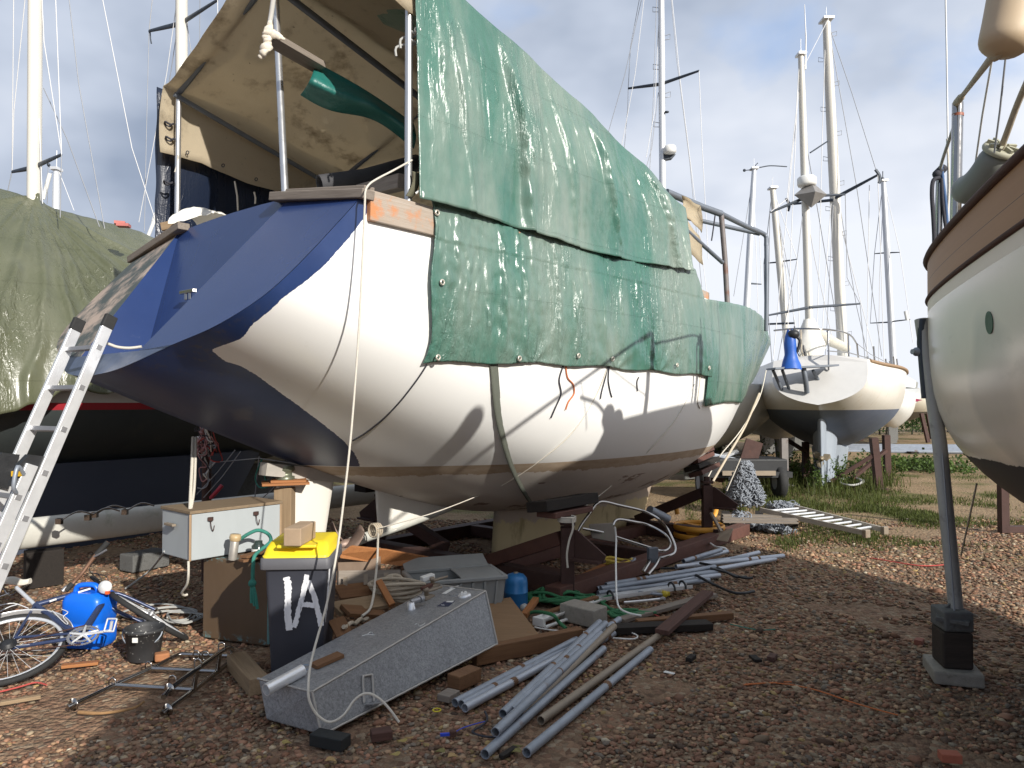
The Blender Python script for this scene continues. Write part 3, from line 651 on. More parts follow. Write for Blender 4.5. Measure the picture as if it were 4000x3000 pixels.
    for (x,y) in ((930,463),(941,612),(932,773),(1108,775),(1236,769),(1310,776),(1450,789),(1520,795)):
        r=ray(x,y); q=V((0,0,HC))-MF.o; h=MH.bvh.ray_cast(V((q.dot(fr.ax),q.dot(fr.sb),q.z)),V((r.dot(fr.ax),r.dot(fr.sb),r.z)).normalized())[0]
        if h is None: h=MF.loc(P(x,y,4.75))
        c=fr(h.x,h.y+.065,h.z); b=MB(); b.tube([c+fr.ax*(math.cos(a)*.017)+V((0,0,math.sin(a)*.017)) for a in [j*.63 for j in range(10)]],.007,5,closed=True); b.build('eyelet',m_grommet,lt)
    # bow tarp
    rows=[]; NX,NZ=80,36; xa,xb=4.42,10.7
    for i in range(NX+1):
        f=i/NX; x=min(xa+(xb-xa)*f,10.7); hem=1.66+.03*math.sin(f*14)+.52*f*f+.06*f; topz=2.80+.12*math.sin(f*3.1); row=[]
        for j in range(-6,NZ+1):
            q=j/NZ
            if j<0: u=-j/6; y=((MH.y(x,2.70) or .0)+.03)*(1-u); row.append(fr(x,y,topz+.02+.09*math.sin(u*1.57))); continue
            z=topz+(hem-topz)*q; x=min(xa+(xb-xa)*f,9.15+(z-1.4)/1.44*1.6-.03); v=MH.y(x,min(z,2.74)); 
            if v is None: v=.02
            y=v+.03+.018*N3(x*4,q*2,3)+.012*abs(N3(x*10,q*2,6)); row.append(fr(x,y,z))
        rows.append(row)
    g=[[V(MF.loc(p)) for p in r] for r in rows]
    b=MB(); b.grid(rows,0,g)
    one(b,'tarpaulin',m_green,'short darker green tarp wrapped over the bow of the big yacht','tarp',solid=.004)
    # navy tarp on the port side
    rows=[]
    for i in range(50):
        f=i/49; x=.24+f*4.6; row=[]
        for j in range(31):
            q=j/30; z=ea(x)+.05+(2.85-ea(x))*q; y=-1.76-.02*q+.03*N3(x*2.5,q*2,9)+.02*abs(N3(x*8,q*3,2)); row.append(fr(x+.03*N3(q*5,3,1)*(i==0),y,z))
        rows.append(row)
    g=[[V(MF.loc(p)) for p in r] for r in rows]
    b=MB(); b.grid(rows,0,g); nv=one(b,'tarpaulin',m_navy,'dark navy tarp closing the far side of the canopy below the beige canvas','tarp',solid=.004)
    b=MB()
    for (x,y,x2,y2,d) in ((507,392,514,455,7.2),(549,415,551,440,7.3),(378,372,385,335,6.9)): b=MB(); b.tube([P(x,y,d),P((x+x2)/2+2,(y+y2)/2,d),P(x2,y2,d)],.009,6); b.build('tie_cord',m_ropew,nv)
    # front gable shade: teal strip, plank and rag hanging under the roof
    b=MB(); b.beam(P(585,84,5.15),P(690,145,5.6),.12,.05,(0,.3,1)); one(b,'hanging_plank',m_woodg,'weathered plank hung under the canopy roof with a white rag at its end','plank',bevel=.004)
    rows=[]
    for i in range(26):
        f=i/25; px=682+(893-682)*f; py=135+(268-135)*f+ -8*math.sin(f*3); w=(70-22*f+10*math.sin(f*7)); d=5.55+.4*f; row=[]
        for j in range(11):
            q=j/10; row.append(P(px-34*q*(1-f)+6*math.sin(q*3),py+w*q,d+.10*math.cos(q*6.0)+.03*N3(f*6,q*3,2)))
        rows.append(row)
    mt=tarp_mat('teal_sheet',(.014,.135,.115),(.05,.17,.15),.4,.3)
    b=MB(); b.grid(rows); one(b,'sheet_strip',mt,'teal fabric strip draped over the hanging plank inside the canopy','fabric',solid=.004)
    b=MB()
    for pts in ([(840,150,.012),(832,200,.028),(826,245,.042),(820,285,.030),(818,320,.034),(806,355,.044),(785,390,.036),(765,420,.014)],[(822,238,.036),(855,246,.034),(900,262,.024),(945,284,.005)]):
        ps=smooth([PP(zK,x,y,5.10) for x,y,_ in pts],5); rr=[]
        for k in range(len(ps)):
            u=k/5; a_=int(min(u,len(pts)-2)); rr.append((pts[a_][2]+(pts[a_+1][2]-pts[a_][2])*(u-a_))*(1+.25*N3(k*.6,2,1)))
        ps=[p+V((.012*N3(k*.5,1,3),.02*N3(k*.4,5,2),0)) for k,p in enumerate(ps)]; b.tube(ps,rr,12,flat=.55)
    one(b,'rag',plain('white_cloth',(.66,.60,.50),.9,0,.25,9,.5),'white rag tied round the end of the hanging plank','rag')
    b=MB(); b.tube([P(594,-30,5.0),P(587,25,5.08),P(582,55,5.12)],.017,8); one(b,'pole',m_paintpole,'thin white pole running up from the rag under the canopy','pole')
    # things lying on deck
    rows=[]
    for i in range(15):
        f=i/14; row=[]
        for j in range(17):
            a=math.pi*j/16; w=.17*(math.sin(math.pi*min(1,.06+f*.94))**.5); p=P(398+92*f,488-22*f,6.45+.2*f)
            row.append(p+V((.05*math.cos(a),.20*math.cos(a),0))+V((0,0,1))*(math.sin(a)*(.20-.13*f)*(.4+.6*w/.17)+.018*N3(f*7,a*3,4)-.03))
        rows.append(row)
    b=MB(); b.grid(rows); one(b,'sail_bag',plain('white_sailcloth',(.78,.76,.70),.7,0,.12,9,.6),'crumpled white sailcloth bundle on the after deck','sailcloth')
    b=MB(); b.tube([P(690,398,5.9),P(790,384,6.1),P(900,352,6.6)],.075,16,hollow=True); one(b,'rolled_mat',plain('dark_grey_mat',(.055,.055,.06),.8,0,.3,8,.2),'dark grey rolled mat lying on deck under the canopy','mat')
    b=MB(); b.beam(P(780,415,5.7),P(872,392,5.05),.09,.10); one(b,'timber_beam',m_woodg,'short grey timber end poking out beside the gunwale under the canopy','timber',bevel=.005)
    b=MB(); b.beam(P(352,492,6.5),P(385,485,6.5),.09,.07); one(b,'timber_block',m_woody,'small pale wood block at the foot of the far canopy post','timber',bevel=.004)
    b=MB(); pts=smooth([P(898,372,4.86),P(900,388,4.87),P(893,410,4.86),P(884,425,4.85)],5); rows=[[p-fr.ax*.03,p+fr.ax*.03] for p in pts]; b.grid(rows); one(b,'strap',plain('olive_webbing',(.12,.115,.075),.85,0,.2,60,.6),'olive webbing strap looped round the near canopy post foot','strap',solid=.004)
    b=MB(); b.tube(smooth([P(898,418,4.83),P(908,412,4.83),P(914,418,4.83),P(913,426,4.83)],4),.008,8); one(b,'hook',m_white,'small white plastic hook beside the near canopy post','hook')
canopy()
# ---------------------------------------------------------------- the neighbouring yachts
def wire(pts,root,r=.005,m=None,name='rigging_wire'):
    b=MB(); b.tube(pts,r,5,cap=False); return b.build(name,m or m_wirel,root)
def mast(root,base,top,r,m,spreaders=(),steps=0,wires=(),rw=.006,flat=1.25):
    b=MB(); ta=[base.lerp(top,k/8) for k in range(9)]; b.tube(ta,[r]*6+[r*.95,r*.88,r*.72],14,flat=flat); o=b.build('mast',m,root)
    ax=(top-base)
    b=MB(); b.box(top+V((0,0,.02)),(r*2.2,r*3,.05)); b.tube([top+V((0,0,.03)),top+V((0,0,.35))],.008,6); b.build('masthead',m_mastw,o,bevel=.005)
    if steps:
        for i in range(steps):
            c=base+ax*((i+.5)/steps); sg=1 if i%2 else -1; q=V((1,-.2,0)).normalized()*sg
            b=MB(); b.tube([c+q*r,c+q*(r+.11)+V((0,0,.03)),c+q*(r+.11)+V((0,0,-.08)),c+q*r+V((0,0,-.09))],.008,5); b.build('mast_step',m_wire,o)
    for a,e,w in spreaders:
        b=MB(); n=(e-a); b.tube([a,a.lerp(e,.5),e],[w,w*.85,w*.6],8,flat=.45); b.build('spreader',m_spread,root)
    for k,ps in enumerate(wires): wire(ps,root,rw,m_wire if k%2 else m_wirel)
    return o
# ---- near yacht at the right edge
def right_boat():
    fr=FR((4.10,3.99,0),24)
    st=[(-6.1,-5.6,.2,2.92,1.4,2),(-5.3,-4.9,.66,2.84,1.05,1.6),(-4,-3.8,1.10,2.74,.85,1.3),(-2,-2,1.46,2.66,.72,1.1),(0,0,1.62,2.62,.68,1),(.95,.9,1.45,2.63,.76,1.1),(1.5,1.3,1.08,2.66,.95,1.3),(1.95,1.6,.55,2.72,1.25,1.7),(2.2,1.75,.03,2.78,1.55,2)]
    H=Hull(fr,st,['stern','round2','bow'],70,26)
    root=thing('sailing_yacht',fr(0,0,0),'near cream yacht at the right edge with a varnished wood strake and dark bottom','yacht')
    t=NT('cream_hull_paint'); x,y,z=t.xyz(); n=t.noise(1.6,6,.6)
    w=t.mix(n,(.88,.78,.67),(.78,.68,.56)); st_=t.ramp(t.noise(2.6,6,.65,st=(.7,.7,1.6)),[(.58,0.0),(.75,.5)]); w=t.mix(st_,w,(.42,.36,.27))
    cl=t.ramp(t.noise(1.1,2,.5),[(.62,0.0),(.70,.4)]); w=t.mix(cl,w,(.38,.36,.34))
    g=t.noise(7,6,.65,st=(.3,.3,5)); wd=t.mix(g,(.40,.195,.085),(.31,.14,.058)); wd=t.mix(t.math('LESS_THAN',t.math('ABSOLUTE',t.math('SUBTRACT',z,.14)),.0015),wd,(.06,.03,.02))
    c=t.mix(t.math('LESS_THAN',z,.25),w,wd); c=t.mix(t.math('MULTIPLY',t.math('LESS_THAN',z,.268),t.math('GREATER_THAN',z,.236)),c,(.13,.055,.035))
    zz=t.math('ADD',z,t.math('MULTIPLY_ADD',t.noise(4,5,.7),.06,-.03)); c=t.mix(t.math('GREATER_THAN',zz,1.24),c,t.mix(t.noise(5,6,.6),(.018,.02,.024),(.045,.045,.045)))
    gl=t.math('MULTIPLY',t.math('LESS_THAN',zz,1.24),t.math('GREATER_THAN',z,.335)); m=t.fin(c,t.mix(gl,(.55,)*3,(.22,)*3),0,t.noise(12,3),.03,.004)
    H.mesh(True).build('hull',m,root); H.deck(MB(),.06).build('deck',plain('teak_deck',(.35,.27,.18),.8),root)
    # raised toe rail cap and rubbing strip follow the sheer
    for dz,r,nm,mm in ((.012,.022,'cap_rail',m_woodr),(-.252,.012,'rubbing_strip',m_woodr)):
        b=MB(); pts=[]
        for row,s_ in zip(H.rows[6:],H.st[6:]):
            p=row[0]; q=H.y(p.x,min(s_[3]+dz,s_[3]-.01),-1); pts.append(fr(p.x,(q if q is not None else -p.y)-.004,s_[3]+dz))
        b.tube(pts,r,8); b.build(nm,mm,root)
    b=MB(); foil(b,fr,-2.6,1.2,lambda x:.95,-2.2,.8,.06,.2); b.build('keel',plain('dark_antifoul',(.03,.032,.036),.8),root)
    # low cabin, out of view; its taller end is shaped to shade the big hull
    b=MB(); rows=[]
    for x,w,h in ((-2.6,.8,.02),(-2.5,.8,.50),(-.95,.8,.50),(-.9,.78,.70),(1.25,.74,.62),(1.45,.6,.02)):
        rows.append([fr(x,w*k,2.62+h+.06*(1-k*k)) for k in (-1,-.5,0,.5,1)])
    b.grid(rows,0,None,False); b.build('cabin',m_white,root)
    # recessed dark green drain in the topside
    b=MB(); c=None; r=ray(2138,697); q=V((0,0,HC))-fr.o
    h=H.bvh.ray_cast(V((q.dot(fr.ax),q.dot(fr.sb),q.z)),V((r.dot(fr.ax),r.dot(fr.sb),r.z)).normalized())
    if h[0] is not None:
        c=fr(*h[0]); nn=(fr.ax*h[1].x+fr.sb*h[1].y+V((0,0,h[1].z))).normalized(); nn=nn if nn.y<0 else -nn
        b.lathe(c-nn*.004,nn,[(.052,0),(.050,.006),(.04,.012),(.0,.012)],20); b.build('drain_fitting',plain('green_bronze',(.055,.12,.075),.6,.2,.3),root)
    # stanchions
    def stn(px,y0,y1,d,r):
        a=P(px-3,y1,d); e=P(px+3,y0,d); b=MB(); b.tube([a,e],r,14); s=b.build('stanchion',m_stain,root)
        return e
    e1=stn(2066,222,530,4.72,.033); e2=stn(2028,380,560,5.75,.03)
    b=MB(); b.tube([P(2069,246,4.72),P(2069,252,4.72)],.0345,14); b.build('tape_band',plain('red_tape',(.28,.09,.05),.5),root)
    f1=P(2145,120,2.68)
    b=MB(); b.tube(smooth([P(2066,222,4.7),P(2076,210,4.5),P(2092,190,4.2),f1],6),[.022]*7+[.014]*12,8); b.build('lifeline_rope',m_ropec,root)
    b=MB(); b.tube(smooth([P(2066,258,4.72),P(2048,310,5.2),P(2036,346,5.6),P(2028,378,5.75)],5),.012,8); b.build('lifeline_rope',m_cable,root)
    for pts,r,m in (([(2030,384),(2016,390),(2013,420),(2016,470),(2018,520),(2015,545)],.016,m_ropeb),([(2034,352),(2036,380),(2042,430),(2046,480),(2047,520)],.012,plain('blue_rope',(.06,.12,.25),.8)),([(2034,385),(2036,430),(2040,470),(2044,500)],.012,m_ropeb),([(2046,300),(2050,400),(2046,470),(2042,520)],.008,m_ropew)):
        b=MB(); b.tube(smooth([P(x,y,5.7) for x,y in pts],5),r,7); b.build('hanging_rope',m,root)
    for k in range(3):
        b=MB(); c=P(2030,376,5.72); b.ball(c+V((.02*k-.02,0,.02*k)),.035,6); b.build('knot',m_ropeb,root)
    wire([P(2042,-40,6.2),P(2045,120,6.2),P(2048,340,6.2),P(2046,540,6.2)],root,.007)
    wire([P(2142,135,3.9),P(2122,250,4.2),P(2104,375,4.6)],root,.006)
    wire([P(2172,128,3.6),P(2160,240,3.7),P(2148,330,3.8)],root,.005,m_wire)
    # beaching leg bolted to the hull
    b=MB(); b.tube([P(1990,690,5.0),P(2030,960,4.85),P(2067,1335,4.66)],[.042,.044,.042],14); leg=b.build('beaching_leg',plain('scuffed_leg_alloy',(.36,.355,.34),.55,.25,.3,6,.1,dirt=((.13,.13,.13),.56)),root)
    b=MB(); p=P(2067,1335,4.66); b.beam(P(2024,1328,4.70),P(2096,1340,4.60),.22,.025,(0,0,1)); b.prism([P(2058,1300,4.66),P(2024,1327,4.66),P(2058,1327,4.66)],V((0,.02,0))); b.build('foot_plate',m_concd,leg,bevel=.004)
    b=MB(); c=P(1986,760,4.98); b.lathe(c,(-1,-.3,0),[(.03,-.03),(.03,.03),(.018,.035),(.018,.06)],12); b.build('bolt',m_galv,leg)
    b=MB(); b.tube([P(1992,690,4.98),P(1990,740,4.97),P(2000,860,4.93)],.028,8); b.build('leg_bracket',m_spread,leg)
    wire([P(2036,980,4.78),P(2062,1322,4.6)],root,.006,m_wire)
    wire([P(2110,1045,5.0),P(2094,1120,5.2),P(2076,1200,5.6)],root,.007,m_ropec,'guy_rope')
    # fenders
    def fender(pts,r,m,label,rope,endm=None):
        ps=smooth(pts,6); n=len(ps); rr=[r*max(.25,min(1,math.sqrt(max(0,1-(1-min(i,n-1-i)/(n*.18))**2)) if min(i,n-1-i)<n*.18 else 1)) for i in range(n)]
        f=thing('fender',ps[0],label,'fender'); b=MB(); b.tube(ps,rr,18); b.build('body',m,f)
        b=MB(); b.tube(smooth(rope,5),.017,8); b.build('rope',m_ropec,f)
        return f,ps
    mf=plain('beige_fender_vinyl',(.50,.39,.26),.55,0,.2,3,.05,dirt=((.30,.22,.14),.6))
    fender([P(2165,118,2.62),P(2180,50,2.62),P(2196,-40,2.62),P(2210,-130,2.62)],.086,mf,'large beige fender hanging by its rope at the top right corner',[P(2148,124,2.67),P(2158,116,2.64),P(2166,108,2.62)])
    mg=plain('grey_green_fender_vinyl',(.20,.21,.19),.5,0,.25,3,.05,dirt=((.33,.32,.27),.6))
    f,ps=fender([P(2077,413,4.35),P(2105,402,4.2),P(2132,372,4.1),P(2162,322,4.0)],.085,mg,'grey curved fender lying on the wood rail beside the tall stanchion',[P(2162,322,4.0),P(2176,285,3.9),P(2200,220,3.75),P(2240,130,3.5)])
    c=ps[-1]; dr=(ps[-1]-ps[-3]).normalized(); b=MB(); b.lathe(c-dr*.02,dr,[(.088,0),(.092,.012),(.085,.03),(.05,.03),(.04,.012),(0,.012)],22)
    for k in range(8):
        a=k*math.pi/4; u=dr.orthogonal().normalized(); w=dr.cross(u); b.beam(c+dr*.014+(u*math.cos(a)+w*math.sin(a))*.03,c+dr*.014+(u*math.cos(a)+w*math.sin(a))*.08,.014,.03,dr)
    b.build('end_cap',plain('fender_cap',(.36,.35,.26),.6),f)
    # blocks under the foot
    m_dkblk=wood('dark_wet_timber',(.060,.045,.036),(.035,.027,.022))
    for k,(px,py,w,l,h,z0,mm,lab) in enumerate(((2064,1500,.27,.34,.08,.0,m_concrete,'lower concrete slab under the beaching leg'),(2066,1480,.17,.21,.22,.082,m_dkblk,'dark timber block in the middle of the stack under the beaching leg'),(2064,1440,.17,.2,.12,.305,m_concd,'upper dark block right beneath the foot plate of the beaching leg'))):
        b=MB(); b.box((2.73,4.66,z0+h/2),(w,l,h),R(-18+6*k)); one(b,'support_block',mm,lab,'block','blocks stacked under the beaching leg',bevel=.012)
    # cradle post beyond, under its far side
    b=MB(); b.beam(G(2168,1150),G(2168,1150)+V((0,0,1.0)),.10,.10); b.beam(G(2168,1150)+V((0,0,.04)),G(2168,1150)+V((1.6,.2,.04)),.1,.08); one(b,'cradle_post',m_rust,'rusty brown prop under the near yacht by the right edge','prop')
    return root
right_boat()
# ---- tarped yacht on the left
def left_boat():
    fr=FR((-6.35,9.1,0),40)
    st=[(-7.5,-8.3,1.2,2.2,1.7,0),(-5,-5.2,1.5,2.15,1.2,.6),(-2.5,-2.5,1.68,2.12,.72,1),(0,0,1.72,2.12,.6,1.0),(2.5,2.5,1.6,2.15,.66,1.2),(4.5,4.2,1.1,2.3,.9,1.6),(6.3,5.4,.04,2.85,1.3,2)]
    H=Hull(fr,st,['stern','round','bow'],60,24); root=thing('sailing_yacht',fr(0,0,0),'dark bottomed yacht behind the big one, red waterline stripe, mast through its olive tarp','yacht')
    t=NT('dark_hull_paint'); x,y,z=t.xyz(); w=t.mix(t.noise(2,5),(.60,.60,.58),(.5,.5,.47))
    dk=t.mix(t.noise(1.4,7,.65,st=(1,1,.5)),(.022,.028,.036),(.060,.070,.064)); dr=t.ramp(t.noise(5,6,.7,st=(1,1,.15)),[(.55,0.0),(.75,.6)]); dk=t.mix(dr,dk,(.07,.075,.055))
    c=t.mix(t.math('LESS_THAN',z,1.70),w,(.33,.02,.03)); c=t.mix(t.math('LESS_THAN',z,1.62),c,dk); H.mesh().build('hull',t.fin(c,.5,0,t.noise(9,4),.05,.005),root)
    H.deck(MB(),.1).build('deck',m_white,root)
    b=MB(); foil(b,fr,-4.6,3.6,lambda x:1.0,-4.2,3.0,-.02,1.15); 
    tk=NT('navy_keel_paint'); ck=tk.mix(tk.noise(1.6,6,.6),(.030,.038,.065),(.055,.065,.09)); b.build('keel',tk.fin(ck,.7,0,tk.noise(12,4),.15,.005),root)
    base=P(76,452,9.4); top=P(78,-330,9.4)
    mast(root,base-V((0,0,1.2)),top,.078,m_mast,[(P(80,358,9.4),P(133,334,9.0),.035),(P(72,362,9.4),P(26,371,9.8),.035)],0,
      [[P(133,334,9.0),P(118,-60,9.3)],[P(133,334,9.0),P(130,470,9.0)],[P(26,371,9.8),P(30,-60,9.5)],[P(26,371,9.8),P(14,425,9.8)],[P(88,-60,9.4),P(95,90,9.4),P(133,334,9.0)],[P(66,-60,9.4),P(63,430,9.4)],[P(58,-40,9.5),P(30,240,9.7),P(26,371,9.8)],[P(94,190,9.4),P(145,300,9.3),P(215,490,9.2)],[P(214,-40,10),P(285,320,10.2),P(350,520,10.4)],[P(145,-40,9.9),P(170,180,9.9),P(228,505,9.9)],[P(80,20,9.4),P(84,250,9.38),P(92,440,9.3)]])
    # olive tarp over everything
    sil=[(-60,385),(0,405),(40,418),(75,430),(110,446),(150,456),(200,470),(250,482),(300,497),(350,520)]
    def ridge(px):
        for (a,b_),(c,d) in zip(sil,sil[1:]):
            if a<=px<=c: return b_+(d-b_)*(px-a)/(c-a)
        return 520
    rows=[]; NX,NZ=330,90
    for i in range(NX+1):
        X_=-5.4+7.4*i/NX; row=[]; w=fr(X_,0,0); px=CX+F*w.x/w.y
        l=V((X_,0,HC+(870-(ridge(px) if px>-60 else 385)-2)*w.y/F)); ys=1.95; w2=fr(X_,1.8,0); px=CX+F*w2.x/w2.y; pk=fr.loc(P(76,432,9.4))
        hem=1.60+.03*math.sin(px*.05)+.03*N3(px*.03,1,1)+.22*min(1,max(0,(px-30)/90))
        for j in range(-8,NZ+1):
            q=j/NZ
            if j<0: u=-j/8; row.append(fr(l.x,l.y-2.2*u,l.z-1.3*u*u)); continue
            f=min(1,q*1.0); y=l.y+(ys-l.y)*(1-(1-f)**1.6); z=l.z+(hem-l.z)*f
            # creases radiate from the mast gaiter
            dx=l.x-pk.x; a=math.atan2(dx,(q*2.4+.05)); dd=math.hypot(dx,q*2.4)
            cre=.03*N3(l.x*1.6,q*1.2,3)+.012*N3(l.x*5,q*4,1)
            for k_,ak in enumerate((-1.05,-.72,-.46,-.25,-.08,.08,.22,.38,.55,.78,1.05)):
                w_=.03+.045*dd*(1+.3*(k_%3)); t_=(a-ak-.05*N3(dd*2,k_,1))*dd/w_
                if -1<t_<1: cre+=w_*.62*(max(0,1-abs(t_)/.45) if t_<0 else (1-t_)**1.4)*math.exp(-.25*dd)*(.8+.5*N3(dd*7,k_,4))
            cre+=.012*abs(N3(l.x*11,q*8,6))*(.4+.6*N3(l.x,q,5))
            row.append(fr(l.x,y+cre*1.2,z+cre*.5))
        rows.append(row)
    b=MB(); b.grid(rows,0,[[V(fr.loc(p)) for p in r] for r in rows]); tp=one(b,'tarpaulin',m_olive,'olive green tarp with shiny radiating creases over the dark yacht on the left','tarp',solid=.004)
    b=MB(); b.box(P(259,482,9.1),(.12,.12,.035),.4); b.box(P(267,487,9.1),(.14,.12,.035),.2); one(b,'peg_bundle',plain('red_white_plastic',(.45,.14,.12),.6),'small red and white block lying on the olive tarp','block')
    return root
left_boat()
# ---- lying white mast in front of the dark hull
def lying():
    a=P(-90,1170,6.45); e=P(640,1092,10.2); a=V((a.x,a.y,.46)); e=V((e.x,e.y,.46)); a=G(-60,1196,.38); dirv=MF.ax; p0=a+V((0,0,.0)); p1=a+dirv*5.6
    t=plain('weathered_white_spar',(.50,.49,.44),.5,0,.2,4,.1,dirt=((.27,.28,.20),.56))
    r=thing('lying_mast',p0,'long weathered white mast lying along the ground behind the bicycle','mast'); b=MB(); b.grid([[p0.lerp(p1,k/10)+MF.sb*(.085*math.cos(a))+V((0,0,.14*abs(math.sin(a))**.8*(1 if math.sin(a)>0 else -1)+.12)) for a in [j*math.pi/12 for j in range(24)]] for k in range(11)],0,None,True,True); sp=b.build('spar',t,r)
    # the wide way of the spar stands upright
    n=MF.sb
    hp=P(208,1155,0.1); 
    for f,l in ((.36,.19),): 
        c=p0.lerp(p1,f)+n*.075+V((0,0,.12)); rr=[]
        b=MB(); b.tube([c-dirv*.10,c-dirv*.05,c+dirv*.05,c+dirv*.10],[.015,.035,.035,.02],12,flat=.35); b.build('slot',m_black,r)
    for px,py in ((128,1126),(190,1118),(205,1112),(270,1106)):
        c=G(px,py,.64); b=MB(); b.box(c,(.05,.04,.05)); b.tube(smooth([c,c+dirv*.15+V((0,0,.07)),c+dirv*.28+V((0,0,.03))],4),.008,6); b.build('fitting',m_stain,r)
    for f in (.1,.5,.85):
        c=p0.lerp(p1,f); b=MB(); b.box((c.x,c.y,.165),(.18,.3,.33),R(-50)); one(b,'timber_block',m_woodk,['dark timber chock under the left end of the lying mast','dark timber chock under the middle of the lying mast','dark timber chock under the far end of the lying mast'][int(f*2.2)],'timber','chocks under the lying mast',bevel=.006)
lying()
# ---- masts of yachts whose hulls stand hidden behind the big yacht
def hidden_yacht(x,y,deg,label,L=4.6,beam=1.5):
    fr=FR((x,y,0),deg); st=[(-L,-L-.3,beam*.6,2.2,1.5,0),(-L*.5,-L*.5,beam*.95,2.1,.8,.8),(0,0,beam,2.1,.6,1),(L*.55,L*.5,beam*.75,2.2,.8,1.5),(L,L*.85,.03,2.35,1.3,2)]
    H=Hull(fr,st,['stern','round','bow'],30,14); root=thing('sailing_yacht',fr(0,0,0),label,'yacht')
    H.mesh().build('hull',m_white,root); H.deck(MB()).build('deck',m_white,root); b=MB(); foil(b,fr,-1,1.2,.9,-.8,.8,.02,.15); b.build('keel',m_concd,root)
    return root
def other_masts():
    r=hidden_yacht(-4.6,13.2,40,'yacht hidden behind the canopy, only its cream mast with long dark spreaders showing')
    mast(r,P(393,800,11.8),P(392,-420,11.8),.088,m_mast,[(P(398,46,11.8),P(470,0,11.0),.045),(P(386,52,11.8),P(322,67,12.5),.045)],0,[[P(470,0,11.0),P(471,95,11.0),P(462,330,11.0)],[P(322,67,12.5),P(316,300,12.4),P(312,500,12.3)],[P(331,-20,12.2),P(322,67,12.5)],[P(404,50,11.8),P(414,120,11.8)],[P(384,-10,11.8),P(360,160,11.9),P(300,480,12.2)],[P(402,-10,11.8),P(432,-10,11.8),P(431,160,11.8)],[P(350,420,12),P(330,470,12),P(318,520,12)],[P(384,54,11.8),P(370,150,11.9),P(355,240,12)]])
    b=MB(); c=P(326,78,12.4); b.tube([P(324,66,12.5),P(325,84,12.5),P(327,94,12.5)],.012,6); b.build('block',m_spread,r)
    b=MB(); b.tube([P(314,525,12),P(358,415,12)],.03,8); b.build('pole',m_white,r)
    r2=hidden_yacht(-7.4,15.0,40,'small yacht hidden behind the olive tarp with a short silver masthead showing',4.0,1.3)
    mast(r2,P(117,700,13),P(122,368,13),.06,m_mastw,[],0,[[P(113,372,13),P(90,440,13)],[P(118,372,13),P(116,450,13)],[P(128,372,13),P(160,455,13)],[P(104,360,13),P(102,440,13)]])
    b=MB(); b.tube([P(93,430,13),P(108,375,13)],.035,8); b.build('pole',m_white,r2); b=MB(); b.tube([P(110,365,13),P(106,358,13),P(104,360,13)],.01,6); b.ball(P(105,356,13),.03,5); b.build('wind_vane',m_spread,r2)
    # mast with steps and radar in the middle of the picture
    r3=hidden_yacht(4.3,17.0,40,'yacht hidden by the green tarp, its white stepped mast carries a radar dome',4.5,1.5)
    mast(r3,P(1434,800,16),P(1427,-200,16),.072,m_mastw,[(P(1432,180,16),P(1510,153,15.2),.04),(P(1425,182,16),P(1357,191,16.8),.04)],16,
      [[P(1510,153,15.2),P(1516,300,15.2),P(1524,450,15.2),P(1530,560,15.2)],[P(1444,-60,16),P(1462,130,16),P(1490,350,16),P(1516,620,16)],[P(1446,-60,16),P(1470,180,16),P(1500,420,16),P(1530,660,16)],[P(1357,191,16.8),P(1362,100,16.6),P(1392,-60,16.4)],[P(1357,191,16.8),P(1356,230,16.8),P(1348,330,16.8)],[P(1390,-20,16.3),P(1350,160,16.6),P(1310,300,16.8)],[P(1398,-60,16.2),P(1372,160,16.4),P(1340,330,16.6)],[P(1420,-60,16),P(1412,200,16),P(1402,400,16)],[P(1424,20,16),P(1414,240,16),P(1396,340,16)],[P(1422,200,16),P(1408,320,16),P(1385,400,16)]],.007)
    b=MB(); b.lathe(P(1447,332,15.85),(0,0,1),[(0,-.01),(.11,0),(.135,.03),(.135,.13),(.115,.165),(0,.175)],20); rd=b.build('radar_dome',m_white,r3)
    b=MB(); b.prism([P(1434,330,15.9),P(1460,333,15.9),P(1452,342,15.9),P(1434,345,15.9)],V((0,.12,0))); b.build('radar_bracket',m_spread,rd)
    b=MB(); b.lathe(P(1440,245,15.9),(0,0,1),[(.0,0),(.05,.02),(.05,.04),(0,.05)],12); b.build('lamp',m_spread,r3)
other_masts()
